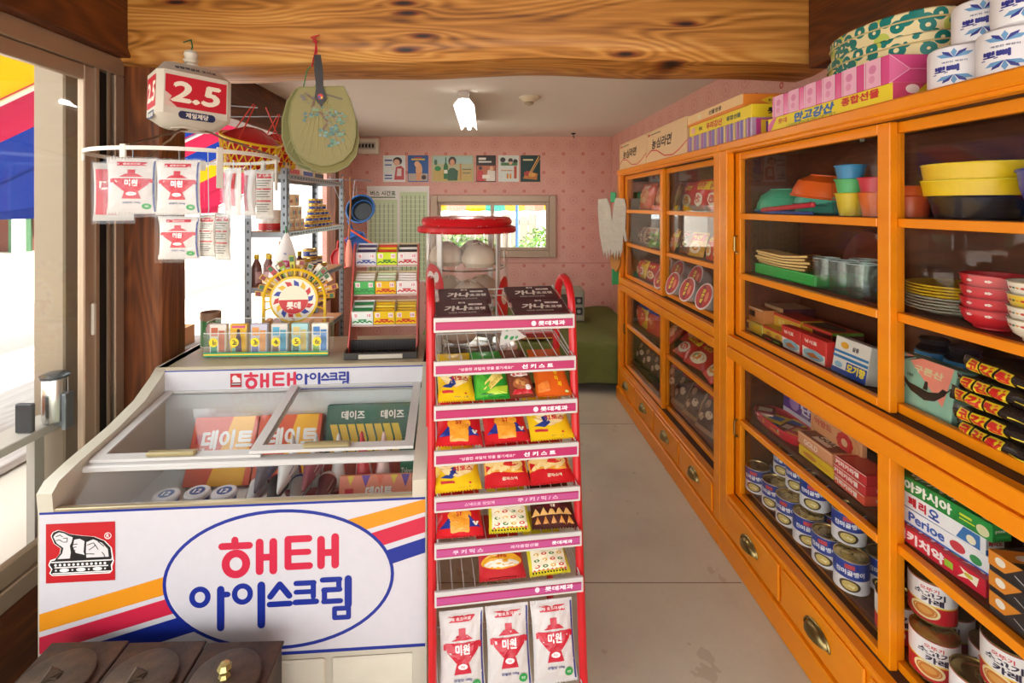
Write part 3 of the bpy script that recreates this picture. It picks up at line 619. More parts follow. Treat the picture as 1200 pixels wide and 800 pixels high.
# freezer contents, stacked inside (positions in freezer coordinates)
FM = Matrix.Translation(fz.location) @ Euler(fz.rotation_euler).to_matrix().to_4x4()
def fpos(x, y, z): return tuple(FM @ Vector((x, y, z)))
def carton(name, label, cat, loc, rot, w, d, h, c, jobs=None, group=None, rough=.45, ch=.0015, bodyname='box_body'):
    t = thing(name, label, cat, loc, rot, group); m = MB(); m.box(-w/2, -d/2, 0, w/2, d/2, h, ch); obj(bodyname, m, pm(c, rough, 0, .05, 12) if isinstance(c, str) else c, t)
    if jobs:
        fc = faces_of(w, d, h); prints(t, [(fc[k], v) for k, v in jobs.items()])
    return t
OR = 'd5562a'; a4 = math.radians(4)
def dateart(): return [('r', 0, 0, 1, 1, 'd9542c'), ('p', [(.35,0),(.6,1),(.95,1),(.9,0)], 'f2b21e'), ('t', .56, .66, .27, '데이트', 'f3f0ea', .05), ('r', .06, .60, .16, .74, 'c01c24'), ('t', .14, .5, .09, '해태', 'f3f0ea', .03)]
for i, (x, y, lab) in enumerate(((.30, .42, 'orange ice cream carton with white lettering at the left end inside the freezer'), (.54, .425, 'orange ice cream carton with white lettering in the middle inside the freezer'))):
    carton('ice_cream_carton', lab, 'carton', fpos(x, y, .461), (math.radians(-26), 0, a4), .235, .06, .235, OR, {'front': dateart(), 'top': [('p', [(.6,0),(.62,1),(.97,1),(.95,0)], 'f2b21e')]}, 'ice cream cartons')
carton('ice_cream_carton', 'peach ice cream carton with flag bunting at the right front of the freezer', 'carton', fpos(.91, .175, .461), (math.radians(-24), 0, a4), .24, .05, .135, 'ec8d6e', {'front': [('p', [(.1,1),(.2,1),(.15,.78)], 'e9c63a'), ('p', [(.3,1),(.42,1),(.36,.74)], '6a3f9a'), ('p', [(.5,1),(.62,1),(.56,.76)], 'e86f4c'), ('p', [(.7,1),(.8,1),(.75,.78)], 'e9c63a'), ('p', [(.85,1),(.97,1),(.91,.72)], '6a3f9a'), ('t', .55, .64, .22, '데이트', 'f6f2ec', .05), ('r', .08, .55, .2, .72, 'd0303a')]}, 'ice cream cartons')
carton('ice_cream_carton', 'long dark green ice cream carton with yellow chevrons across the back of the freezer', 'carton', fpos(.845, .465, .461), (math.radians(-16), 0, a4), .34, .05, .255, '1d5a43', {'front': [('r', 0, 0, 1, .25, 'b33a2a')] + [('p', [(.04+.1*i, .25), (.12+.1*i, .25), (.17+.1*i, .5), (.12+.1*i, .72), (.04+.1*i, .72), (.09+.1*i, .5)], 'e8c23a') for i in range(8)] + [('t', .3, .85, .12, '데이즈', 'e6e2d4', .04), ('t', .75, .85, .12, '데이즈', 'e6e2d4', .04)]}, 'ice cream cartons')
carton('ice_cream_carton', 'green ice cream carton with sideways white word at the right inside the freezer', 'carton', fpos(1.005, .33, .461), a4, .045, .11, .18, '1d6a4a', {'front': [('t', .5, .6, .12, 'Talon', 'e6e2d4', .03, .8)], 'left': [('t', .5, .65, .16, 'Talon', 'e6e2d4', .03, .8)], 'top': [('t', .5, .5, .3, 'Talon', 'e6e2d4', .03, .8)]}, 'ice cream cartons')
# cones
def cone(label, loc, rot, c, stripe, L=.16):
    t = thing('ice_cream_cone', label, 'ice cream', loc, rot, 'wrapped ice cream cones'); m = MB(); m.lathe([(0, 0), (.006, .01), (.031, L*.8), (.034, L*.86), (.026, L), (0, L+.004)], 16); obj('wrapper', m, pm(c, .3), t)
    prints(t, [(Cyl(.010, .03, L*.7, 2*PI*.9, .0325), [('r', .1, .45, .35, .95, stripe), ('r', .6, .3, .85, .9, stripe), ('t', .5, .65, .16, '콘', stripe, .04)])], .0012)
    m = MB(); m.lathe([(.034, L*.86), (.036, L*.9), (.027, L+.002)], 16); obj('cap', m, pm(stripe, .3), t)
cs = [(.50, .12, 0, 'c9c4c4', '8a2430'), (.575, .13, 0, '4a4548', 'c23a55'), (.65, .12, 0, 'cfcaca', '2a3f8c'), (.725, .13, 0, '7a2c38', 'e0d6d0'), (.54, .13, .062, '57505a', '3a58a8'), (.615, .12, .062, 'e3dfda', '33539c'), (.69, .13, .062, '8a3a48', 'd8d0cc')]
for i, (x, y, z, c, s_) in enumerate(cs):
    cone('wrapped ice cream cone lying near the front glass, %s layer, %s from left' % ('lower' if z == 0 else 'upper', ORD[i if i < 4 else i-4]), fpos(x, y, .528 + z), (math.radians(84), 0, math.radians(184) + R.uniform(-.08, .08)), c, s_)
cs = [(.60, .30, 'd9d3cf', 'b4232c'), (.68, .31, 'cdd0cc', 'c23030'), (.76, .30, 'dcd8d2', 'a33a30'), (.84, .31, 'c9282f', 'e8e0d8'), (.92, .30, 'e7c3bb', 'c43440')]
for i, (x, y, c, s_) in enumerate(cs):
    cone('wrapped ice cream cone propped tip up before the green carton, %s from left' % ORD[i], fpos(x, y + .02, .69), (math.radians(172 + R.uniform(-4, 4)), R.uniform(-.1, .1), 0), c, s_, .20)
for i, (x, y) in enumerate(((.31, .245), (.215, .235), (.40, .24))):
    t = thing('ice_cream_tub', 'blue and white round ice cream tub before orange carton, %s from left' % ORD[(1, 0, 2)[i]], 'ice cream', fpos(x, y, .461), a4, 'round ice cream tubs'); m = MB(); m.lathe([(0, 0), (.032, 0), (.038, .07), (0, .07)], 20); obj('tub', m, pm('2f4fa0', .4), t)
    m = MB(); m.lathe([(0, .082), (.036, .082), (.041, .078), (.041, .068), (.038, .068)], 20); l_ = obj('tub_lid', m, pm('e6e6ea', .4), t); prints(t, [(Flat((0, 0, .082), (1,0,0), (0,1,0), .07, .07), [('c', .5, .5, .34, .34, '33539c'), ('t', .5, .5, .3, '12', 'f0f0f0', .05)])])
# filler bed of mixed bars under them so that nothing hangs in the air
for i in range(7):
    m = MB(); x = .10 + i*.11; m.box(-.05, -.06, 0, .05, .06, .030, .008); o = obj('ice_cream_bar', m, pm(('6a2c38', 'b98a5a', '3a2a3a', 'd7d2cc', '8c2a3c')[i % 5], .3)); o.location = fpos(x, .112, .461); o.rotation_euler = (0, 0, a4)
    tag(o, '%s wrapped ice cream bar from the left on the freezer floor' % ORD[i], 'ice cream', 'ice cream bars on freezer floor')

# ================================================================ pink-stripped wire snack rack
RW = .425; ra = math.radians(8); rk = thing('snack_rack', 'red tube wire rack with pink shelf strips full of snacks', 'display rack', (-.138, 1.40, 0), ra)
lean = .105; PINK = 'b41a5e'
zs = [H - .349 - i*.126 for i in range(7)] + [.095]
def ry(z): return lean*(z - .40)
for x in (-.012, RW+.006):
    yf, yb = .03, .27; z0 = 1.17; zt_ = 1.265; pts = [(x, yf+ry(0), 0), (x, yf+ry(z0), z0)]
    for i in range(1, 8): a = PI*i/8; pts.append((x, (yf+yb*.72)/2 + ry(z0) - (yb*.72-yf)/2*math.cos(a), z0 + (zt_-z0)*math.sin(a)))
    pts += [(x, yb*.72+ry(z0), z0), (x, yb*.72+ry(z0)+.10, 0)]
    m = MB(); m.tube(pts, .0125, 10); obj('side_frame', m, RED, rk)
SH = []
for i, z in enumerate(zs):
    y = ry(z); d, rise = .22, .034; m = MB()
    for k in range(13):
        x = .012 + (RW-.024)*k/12; m.tube([(x, y+.006, z), (x, y+d, z+rise), (x, y+d, z+rise+.022)], .0016, 5)
    m.tube([(.004, y+d, z+rise+.022), (RW-.004, y+d, z+rise+.022)], .0022, 5); m.tube([(.004, y+d, z+rise), (RW-.004, y+d, z+rise)], .0022, 5)
    for x in (.004, RW-.004): m.tube([(x, y+.004, z+.012), (x, y+d, z+rise+.03), (x, y+d, z+rise)], .0022, 5); m.tube([(x, y+.004, z), (x, y+d, z+rise)], .0022, 5)
    s_ = obj('wire_shelf', m, WHITE, rk); s_['kind'] = 'stuff'
    if i < 7:
        m = MB(); m.box(-.006, y-.006, z-.032, RW+.004, y+.004, z+.012, .0015); ps = obj('price_strip', m, WHITE, rk)
        S = Flat((RW/2-.001, y-.006, z-.010), (1,0,0), (0,0,1), RW+.010, .044); sp = [('r', .012, .16, .985, .72, 'a41450' if i % 2 == 0 else 'ac2860'), ('r', .012, .22, .985, .62, PINK if i < 4 else 'b84a86')]
        if i in (0, 2): sp += [('c', .70, .43, .018, .18, 'f0dde6'), ('t', .83, .43, .3, '롯데제과', 'f6eef2', .04, .2)]
        elif i in (1, 3): sp += [('t', .36, .42, .2, '“상큼한 과일의 맛을 즐기세요!”', 'f3d5e2', .02, .38), ('t', .72, .43, .28, '선 키 스 트', 'f8f0f4', .05, .24)]
        elif i == 4: sp += [('t', .30, .42, .2, '스낵으로 맛있게', 'eec4d8', .02, .2), ('t', .70, .43, .26, '쿠 / 키 / 믹 / 스', 'eec4d8', .03, .28)]
        elif i == 5: sp += [('t', .22, .42, .26, '쿠 키 믹 스', 'f0d0e0', .03, .2), ('t', .6, .43, .2, '과자종합선물', 'f0d0e0', .03, .2), ('t', .86, .43, .22, '롯데제과', 'f6eef2', .04, .16)]
        else: sp += [('c', .68, .5, .016, .18, 'f0dde6'), ('t', .83, .5, .3, '롯데제과', 'f6eef2', .04, .2)]
        prints(ps, [(S, sp)])
    SH.append((y, z, d, rise))
RM = Matrix.Translation(rk.location) @ Euler((0, 0, ra)).to_matrix().to_4x4()
def rpos(x, y, z): return tuple(RM @ Vector((x, y, z)))
# ---- pillow shaped bags
def pillow(w, h, d, seed, puff=1):
    q = random.Random(seed); ph = [q.uniform(0, 6) for _ in range(6)]
    def at(u, v, side, off=0):
        e = max(0.0, min(1.0, v)); cu = 1 - abs(2*u-1)**2.4; cv = max(0.0, math.sin(PI*min(max((e-.05)/.90, 0), 1)))**.55
        y = d/2*(max(cu, 0)**.6)*cv*puff
        wr = .07*d*(math.sin(u*17+ph[0]+v*5)+math.sin(v*23+ph[1]-u*7)) * (.5+cv*.5)*(1 if 0 < u < 1 else 0)
        xx = (u-.5)*w*(1 - .06*cv) + .010*w*math.sin(v*9+ph[2])*0
        return Vector((xx, side*(y+abs(wr)*.6+off) + .02*d*math.sin(u*5+ph[3])*(1-cv), v*h))
    return at
def bag(name, label, cat, loc, rot, w, h, d, c, specs, seed, group=None, rough=.28, back=None):
    t = thing(name, label, cat, loc, rot, group); at = pillow(w, h, d, seed); m = MB()
    m.grid(lambda u, v: at(u, v, -1), 12, 14); m.grid(lambda u, v: at(1-u, v, 1), 12, 14); obj('pouch', m, pm(c, rough, 0, .05, 12) if isinstance(c, str) else c, t, 60)
    for z0 in (0, h-.010):
        s = MB(); n = 16
        for i in range(n): s.box(-w/2+i*w/n, -.0016, z0-.002, -w/2+(i+.62)*w/n, .0016, z0+.012)
        so = obj('crimped_seal', s, pm(c, rough) if isinstance(c, str) else c, t, 0); so['kind'] = 'stuff'
    if specs: prints(t, [(Func(lambda u, v, off: at(u, v, -1, off), w, h), specs)], .0014, .0002, rough)
    return t
YB_, RB_ = 'eec41c', 'd5222a'
yellow = [('p', [(.05,.98),(.95,1.0),(.8,.6),(.5,.42),(.2,.6)], 'f3dca0'), ('p', [(.1,.5),(.35,.4),(.5,.55),(.42,.85),(.3,.8),(.33,.6)], '243a86'), ('p', [(.1,.36),(.4,.32),(.42,.24),(.12,.26)], 'c8323a'), ('t', .62, .75, .16, '치토스', 'c8232a', .05, .5), ('t', .62, .1, .05, '맛있는 스낵', '2a2a5c', .02, .5), ('c', .75, .2, .03, .03, 'c8232a')]
redsy = [('p', [(.05,.3),(.3,.75),(.3,.3)], '24348a'), ('p', [(.95,.3),(.7,.75),(.7,.3)], '24348a'), ('c', .5, .75, .27, .24, 'f0a032'), ('p', [(.3,.12),(.7,.12),(.72,.6),(.28,.6)], 'f0a032'), ('t', .5, .80, .16, 'SY', 'c2202a', .04), ('c', .85, .42, .05, .04, 'f2eee8'), ('c', .89, .47, .03, .025, 'f2eee8'), ('c', .81, .47, .03, .025, 'f2eee8'), ('c', .85, .36, .03, .025, 'f2eee8'), ('c', .85, .43, .022, .02, 'e8b81c')]
corn = [('p', [(.05,.05),(.35,.05),(.5,.5),(.2,.95),(.05,.95)], '57b83a'), ('p', [(.25,.30),(.45,.28),(.85,.72),(.8,.9),(.6,.92),(.3,.55)], 'f3dc7a'), ('p', [(.2,.1),(.9,.15),(.95,.45),(.6,.38)], 'b8d83a'), ('p', [(.05,.12),(.3,.2),(.9,.05),(.5,.02)], '1f7a2c')] + [('c', .40+.075*i+.03*(j%2), .40+.085*i+.0*j-.045*j, .028, .02, 'd9b84a') for i in range(6) for j in range(-1, 2)]
peanut = [('c', .5, .82, .36, .12, 'f2ece4'), ('t', .5, .82, .11, '꿀꽈배기', 'c4202a', .04, .6), ('c', .5, .45, .34, .22, 'a8623a'), ('c', .4, .5, .12, .09, 'd99a5c'), ('c', .6, .42, .12, .09, 'd99a5c'), ('p', [(.1,.1),(.9,.1),(.8,.25),(.2,.25)], 'c4202a'), ('c', .75, .3, .12, .1, 'f2ece4')]
pop = [('t', .62, .80, .13, '판', 'f5d21c', .05), ('t', .62, .58, .13, '타', 'f5d21c', .05), ('t', .68, .36, .13, '지', 'f5d21c', .05), ('c', .86, .12, .05, .05, 'cfdc8a'), ('p', [(.05,.1),(.4,.15),(.35,.5),(.05,.4)], 'e88438')]
fries = [('p', [(0,.48),(.3,.52),(.7,.44),(1,.5),(1,1),(0,1)], 'e9a93c')] + [('l', [(.1+.09*i, .56+.05*(i%3)), (.22+.09*i, .68+.06*((i*2)%3))], .012, 'f3d896') for i in range(8)] + [('l', [(.15+.1*i, .82-.04*(i%2)), (.05+.1*i, .92)], .012, 'f0cf84') for i in range(8)] + [('c', .6, .78, .18, .1, 'd5322a'), ('t', .55, .25, .09, '감자스낵', 'f6e7c8', .03, .5)]
folk = [('r', .07, .1, .93, .95, 'f0e6c8')] + [('c', .2+.2*i, .28+.22*j, .07, .055, ('c63a2c', '3f7a3a', 'd9a52c')[(i+j) % 3]) for i in range(4) for j in range(3)] + [('c', .2+.2*i, .28+.22*j, .03, .024, 'f0e6c8') for i in range(4) for j in range(3)] + [('p', [(.07+.108*i, .12), (.125+.108*i, .19), (.178+.108*i, .12)], 'c63a2c') for i in range(8)] + [('r', .07+.0717*i, .04 + .035*(j % 2)*1, .107+.0717*i, .075 + .035*(j % 2), '2a2420') for i in range(12) for j in range(2)]
nuts = [('p', [(.05+.18*i, .1), (.13+.18*i, .42), (.21+.18*i, .1)], 'c9883c') for i in range(5)] + [('p', [(.0+.18*i, .45), (.1+.18*i, .75), (.2+.18*i, .45)], 'e2b46a') for i in range(5)] + [('c', .5, .8, .2, .14, '5c1e22'), ('t', .5, .8, .1, '땅콩', 'f0dfc0', .03), ('p', [(.1,.72),(.15,.84),(.2,.72),(.08,.79),(.22,.79)], '6a2030'), ('p', [(.75,.66),(.8,.78),(.85,.66),(.73,.73),(.87,.73)], '6a2030')]
redgold = [('c', .5, .62, .46, .3, 'e8a82c'), ('c', .5, .52, .4, .15, 'f2ead8'), ('t', .5, .8, .1, '새우칩', 'c4202a', .04, .5), ('r', .2, .02, .8, .06, '8a1a20')]
KIND = {'y': (YB_, yellow, 'yellow snack bag'), 'r': (RB_, redsy, 'red snack bag with orange patch and SY letters'), 'c': ('2f9e34', corn, 'green corn snack bag with yellow cob'), 'n': ('7a3a28', peanut, 'brown and red coated peanut bag'),
        'p': ('e2641e', pop, 'orange snack bag with yellow letters'), 'f': ('c81f26', fries, 'red bag with fried potato sticks picture'), 'k': ('d8cc2a', folk, 'cream folk-flower patterned snack bag with checked hem'), 'g': ('4a2420', nuts, 'brown bag of nut crackers'), 'm': ('c22a30', redgold, 'red snack bag with gold oval')}
def shrink(sp, k=.54):
    out = []
    for s_ in sp:
        s_ = list(s_)
        if s_[0] == 'r': s_[2] *= k; s_[4] *= k
        elif s_[0] == 'c': s_[2] *= k; s_[4] *= k
        elif s_[0] == 't': s_[2] *= k; s_[3] *= k*1.15
        elif s_[0] in 'pl': s_[1] = [(u, v*k) for u, v in s_[1]]
        out.append(tuple(s_))
    return out
rows = [(1, 'y.c.n.p'), (2, 'r.r.y'), (3, 'y.f.f'), (4, 'r.k.g'), (5, '-.m.k')]
sd_ = 5
for ri, pat in rows:
    y, z, d, rise = SH[ri+1] if False else SH[ri+1]
    y, z, d, rise = SH[ri]
    ks = pat.split('.'); n = len(ks); xs = [RW*(i+.5)/n for i in range(n)]
    if n == 4: xs = [.060, .172, .266, .360]
    if ri == 5: xs = [.07, .19, .335]
    y, z, d, rise = SH[ri+1] if ri < 7 else SH[ri]
    for i, kk in enumerate(ks):
        if kk == '-': continue
        c, spx, nm = KIND[kk]; w = .138 if n == 3 else (.082 if kk == 'n' else .112); sd_ += 3
        if n == 3 and kk == 'k': w = .125
        lab = '%s, %s shelf row, %s from left' % (nm, ORD[ri-1], ORD[i])
        bag('snack_bag', lab, 'snack bag', rpos(xs[i] + R.uniform(-.004, .004), y + .012, z + .018), (math.radians(-59 + R.uniform(-2, 2)), 0, ra + R.uniform(-.06, .06)), w, .18, .042, c, shrink(spx, (.47, .43, .40, .37, .36)[ri-1]), sd_, 'snack bags on the rack')
# ---- chocolate boxes on top of the rack
CH = '46141a'
def choco(label, x, yy, zz, dz, rot=0):
    w, d, h = .168, .095, .014; tl = math.radians(15)
    t = carton('chocolate_box', label, 'box', rpos(x, yy, zz), (tl, 0, ra + rot), w, d, h, CH, None, 'chocolate boxes', .6)
    f = faces_of(w, d, h); prints(t, [(f['top'], [('t', .38, .46, .34, '가나', 'efe6da', .06, .42, .15), ('t', .76, .42, .2, '초코렛', 'efe6da', .05, .32, .1), ('t', .5, .84, .12, '롯데', 'efe6da', .04), ('r', .62, .64, .88, .76, 'efe6da'), ('t', .75, .70, .07, '밀크', CH, .02), ('t', .48, .14, .09, 'GANA CHOCOLATE', 'cdbfae', .03, .5)])])
y0, z0 = SH[0][0], SH[0][1]
choco('dark brown chocolate box at the front left of the top rack shelf', .085, y0+.052, z0+.016, 0, .02); choco('dark brown chocolate box behind, at the back left of the top rack shelf', .100, y0+.147, z0+.040, 0, .0)
choco('dark brown chocolate box at the front right of the top rack shelf', .330, y0+.052, z0+.016, 0, -.06); choco('dark brown chocolate box behind, at the back right of the top rack shelf', .325, y0+.148, z0+.042, 0, .02)
# ---- seasoning bags (red brazier emblem)
def brazier(text='미원'):
    r = 'c41f35'
    return [('r', .04, .03, .96, .97, 'd2ccc8'), ('r', .93, .03, .97, .97, '27357f'), ('p', [(.2,.87),(.8,.87),(.8,.94),(.2,.94)], r), ('t', .5, .905, .035, '발효조미료', 'f4e8e4', .02, .45),
            ('r', .42, .72, .58, .80, r), ('p', [(.25,.665),(.75,.665),(.62,.725),(.38,.725)], r), ('p', [(.10,.64),(.90,.64),(.86,.54),(.66,.41),(.34,.41),(.14,.54)], r), ('p', [(.37,.42),(.63,.42),(.70,.27),(.30,.27)], r),
            ('r', .06, .56, .12, .63, r), ('r', .88, .56, .94, .63, r), ('t', .5, .56, .115, text, 'f6efec', .05), ('c', .5, .36, .11, .035, 'f6efec'), ('t', .5, .36, .03, '대상', r, .02), ('t', .5, .20, .04, '감칠맛 100g', '27357f', .02, .4), ('c', .80, .13, .10, .055, '2f9a4a'), ('t', .8, .13, .03, '국산', 'f4f4ea', .02)]
yb, zb = SH[7][0], SH[7][1]
for i in range(3):
    bag('seasoning_bag', 'white seasoning bag with red brazier emblem on the bottom rack shelf, ' + ('left', 'middle', 'right')[i], 'bag', rpos(.075 + i*.137, yb + .035, zb + .012), (math.radians(-16), 0, ra), .132, .205, .03, WRAP if False else 'cfcbc8', brazier(), 60+i, 'seasoning bags on rack', .3)
# ---- tetrahedral paper pack
t = thing('paper_tetra_pack', 'white triangular paper pack with green print lying on the empty rack shelf', 'pack', rpos(.245, SH[1][0]+.13, SH[1][1]+.026), ra + .3)
A_, B_, C_, D_ = Vector((-.05, -.03, 0)), Vector((.06, -.01, .01)), Vector((0, .055, .0)), Vector((-.02, .0, .075)); m = MB(); m.add([A_, B_, C_, D_], [(0,1,3), (1,2,3), (2,0,3), (0,2,1)]); obj('carton', m, pm('eeeee6', .5), t, 0)
n_ = (B_-A_).cross(D_-A_).normalized(); S = Func(lambda u, v, off: A_ + (B_-A_)*u + (D_-A_)*v + n_*off, .11, .08)
prints(t, [(S, [('c', .2, .25, .07, .08, '4fae6a'), ('c', .42, .15, .08, .07, '4fae6a'), ('c', .2, .55, .06, .08, '4fae6a'), ('c', .6, .12, .06, .06, '6abf80')])])

# ================================================================ steamed bun warmer
SX, SY, KS = W(547, 0, 2.72).x, 2.72, 2.72/2.32; SZ = H - (H-.782)*KS
stn = thing('warmer_stand', 'dark metal stand under the bun warmer beside the freezer', 'stand', (SX, SY, 0)); stn.scale = (1.1, 1.1, SZ/.7815)
m = MB(); m.lathe([(0, .60), (.20, .60), (.215, .61), (.215, .75), (.205, .765), (0, .765)], 32); obj('pot', m, pm('2b2624', .4, .5), stn)
m = MB(); m.lathe([(.21, .75), (.235, .765), (.24, .775), (.22, .78), (0, .78)], 32); obj('hot_plate', m, pm('9d8f7f', .35, .6), stn)
for i in range(3): a = i*2*PI/3 + .5; m = MB(); m.tube([(.17*math.cos(a), .17*math.sin(a), .61), (.2*math.cos(a), .2*math.sin(a), 0)], .014, 8); obj('leg', m, pm('2b2624', .4, .5), stn)
sw = thing('bun_warmer', 'round glass bun warmer with red lid behind the snack rack', 'food warmer', (SX, SY, SZ)); sw.scale = (KS, KS, KS)
m = MB(); m.lathe([(0, 0), (.19, 0), (.205, .03), (.232, .055), (.238, .065), (.225, .07), (.195, .075), (0, .075)], 40); obj('steel_basin', m, pm('cfc9c0', .2, .9), sw)
m = MB(); m.lathe([(.192, .075), (.192, .60)], 48); obj('glass_drum', m, CLEAR, sw)
m = MB(); m.lathe([(.19, .595), (.225, .597), (.232, .605), (.228, .622), (.205, .63), (.212, .645), (.205, .662), (.19, .668), (.0, .672)], 40); obj('red_lid', m, RED, sw)
m = MB(); q = random.Random(4)
for i in range(26):
    a = q.uniform(PI, 2*PI); z = q.choice((.600, .66, .63)); r = {.600: .2285, .66: .2065, .63: .2065}[z]; m.lathe([(0, .003), (.005*q.uniform(.5, 1.2), 0)], 5, (r*math.cos(a), r*math.sin(a), z))
pc = obj('chipped_enamel', m, pm('e6ddd2', .6), sw); pc['kind'] = 'stuff'
for z in (.10, .265, .43):
    m = MB(); m.lathe([(.175, z), (.178, z+.004), (.175, z+.008), (.172, z+.004)], 32)
    for k in range(7): x = -.15 + .05*k; yy = math.sqrt(.175**2 - x*x); m.tube([(x, -yy, z+.002), (x, yy, z+.002)], .002, 4)
    obj('wire_tray', m, CHROME, sw)
for i in range(4): a = i*PI/2 + .9; m = MB(); m.box(-.014, -.004, .075, .014, .004, .60, .002, Matrix.Translation((.183*math.cos(a), .183*math.sin(a), 0)) @ Matrix.Rotation(a+PI/2, 4, 'Z')); obj('upright', m, pm('d6d2cb', .35, .2), sw)
cyl = Cyl(.1935, .10, .47, 2*PI)
prints(sw, [(cyl, [('c', .36, .55, .06, .22, 'd22a30'), ('c', .35, .60, .03, .1, 'e8d9d2'), ('c', .375, .47, .025, .07, 'e8d9d2'), ('c', .385, .65, .013, .05, 'e8d9d2')]), (Cyl(.1935, .10, .47, 2*PI, None, (0, 0), 1.05), [('c', .51, .42, .05, .22, 'd22a30'), ('c', .51, .45, .025, .08, 'e8d9d2')])])
bm = MB(); bm.lathe([(0, 0), (.048, .002), (.063, .018), (.065, .035), (.055, .06), (.032, .078), (.008, .084), (0, .083)], 20)
for i in range(8): a = i*PI/4; bm.tube([(.006*math.cos(a), .006*math.sin(a), .085), (.03*math.cos(a), .03*math.sin(a), .0785)], .0035, 4)
bmesh_ = mesh('bun', bm, pm('dccdb6', .7, 0, .1, 10))
for ti, z in enumerate((.11, .275, .44)):
    for i in range(3):
        a = i*2*PI/3 + .5*ti - 1.9; t = thing('steamed_bun', 'white steamed bun on the %s tray of the warmer, %s clockwise' % (('bottom', 'middle', 'top')[ti], ORD[i]), 'bun', (SX + .095*KS*math.cos(a), SY + .095*KS*math.sin(a), SZ + z*KS), a, 'steamed buns in the warmer'); obj('bun_dough', bmesh_, None, t); t.scale = (1.24*KS, 1.24*KS, 1.3*KS)

# ================================================================ things on the freezer counter
CT = .8625
# acrylic card box
cx0, cx1 = W(243, 0, 2.10).x, W(386, 0, 2.12).x; cw = cx1 - cx0
cb = thing('acrylic_card_box', 'clear acrylic box of six numbered card compartments on the freezer counter', 'display box', ((cx0+cx1)/2, 2.13, CT), math.radians(3)); hh = .145; dd = .10
m = MB(); m.box(-cw/2, -dd/2, 0, cw/2, dd/2, .004); obj('floor_plate', m, CLEAR, cb, 0)
m = MB(); m.box(-cw/2, -dd/2, .004, cw/2, -dd/2+.003, .105); fr_ = obj('front_plate', m, CLEAR, cb, 0)
m = MB(); m.box(-cw/2, dd/2-.003, .004, cw/2, dd/2, hh); obj('back_plate', m, CLEAR, cb, 0)
for i in range(7): x = -cw/2 + cw*i/6; m = MB(); m.ext([(-dd/2, .004), (-dd/2, .105), (-dd/2+.03, hh), (dd/2, hh), (dd/2, .004)], x-.0015, x+.0015, 'X'); obj('divider', m, CLEAR, cb, 0)
m = MB(); m.tube([(-cw/2, -dd/2, .105), (cw/2, -dd/2, .105)], .002, 4); m.tube([(-cw/2, dd/2, hh), (cw/2, dd/2, hh)], .002, 4); m.tube([(-cw/2, -dd/2+.03, hh), (-cw/2, dd/2, hh)], .002, 4); obj('polished_edge', m, pm('e6e6e0', .3), cb)
prints(fr_, [(Flat((0, -dd/2, .055), (1,0,0), (0,0,1), cw, .10), [('r', 0, .02, 1, .20, '2a9a70'), ('r', 0, .08, 1, .14, 'f0c82a')] + [x for i in range(6) for x in (('c', (i+.47)/6, .62, .036, .19, 'ecd21c'), ('t', (i+.455)/6, .62, .2, str(i+1), '3a3420', .03), ('t', (i+.545)/6, .59, .13, '호', '3a3420', .02))])])
cards = [('e6ddd0', 'c86a4a', '4a9a78'), ('eab62a', '5a4a4a', 'd9c04a'), ('c9c6d6', 'e8a05a', '7a78a8'), ('d9d2c8', '5aa8c8', '9a7a6a'), ('a8d2d2', 'd8c078', '6a8a7a'), ('e8e4d8', '4a88c8', '8ab84a')]
for i, (a, b, c) in enumerate(cards):
    x = -cw/2 + cw*(i+.5)/6; p = Matrix.Translation(cb.location) @ Matrix.Rotation(math.radians(3), 4, 'Z') @ Vector((x, -.005, .006))
    t = thing('paper_card', ('pale card with red stripe', 'golden yellow card with standing figure', 'lilac card with orange edge', 'grey card with blue corner', 'aqua card with yellow stroke', 'white card with blue block')[i] + ' in the %s compartment' % ORD[i], 'card', p, math.radians(3), 'cards in the acrylic box')
    m = MB(); m.box(-cw/12+.008, -.012, 0, cw/12-.008, .012, .128, .001); obj('card_stack', m, pm(a, .5), t)
    sp = [('r', .08, .06, .45, .5, c), ('r', .55, .1, .9, .8, b), ('r', .1, .62, .5, .9, b)] if i != 1 else [('r', .1, .88, .9, .96, 'c8507a'), ('c', .5, .78, .10, .07, '5a3a34'), ('p', [(.3,.1),(.7,.1),(.66,.55),(.58,.72),(.42,.72),(.32,.5)], '6a5260'), ('r', .1, .08, .34, .22, '8ac0a0')]
    prints(t, [(Flat((0, -.012, .064), (1,0,0), (0,0,1), cw/6-.016, .128), sp)])
# green tin
t = thing('green_tin', 'tall open green tin with brown rim left of the card box', 'tin', (W(247, 0, 2.26).x, 2.26, CT), 0); m = MB(); m.lathe([(0, 0), (.042, 0), (.042, .125)], 24); obj('tin_body', m, pm('3d7a3c', .5, 0, .15), t)
m = MB(); m.lathe([(.0425, .12), (.0435, .125), (.0435, .155), (.040, .155), (.040, .09), (0, .09)], 24); obj('rim', m, pm('8a6a50', .6, 0, .15), t); m = MB(); m.lathe([(0, 0), (.043, .0), (.043, .025)], 24, (0, 0, .03)); prints(t, [(Cyl(.042, .0, .12, 2*PI), [('c', .6, .7, .09, .25, 'd9a0a0'), ('r', 0, 0, 1, .06, 'c8c0b0')])])
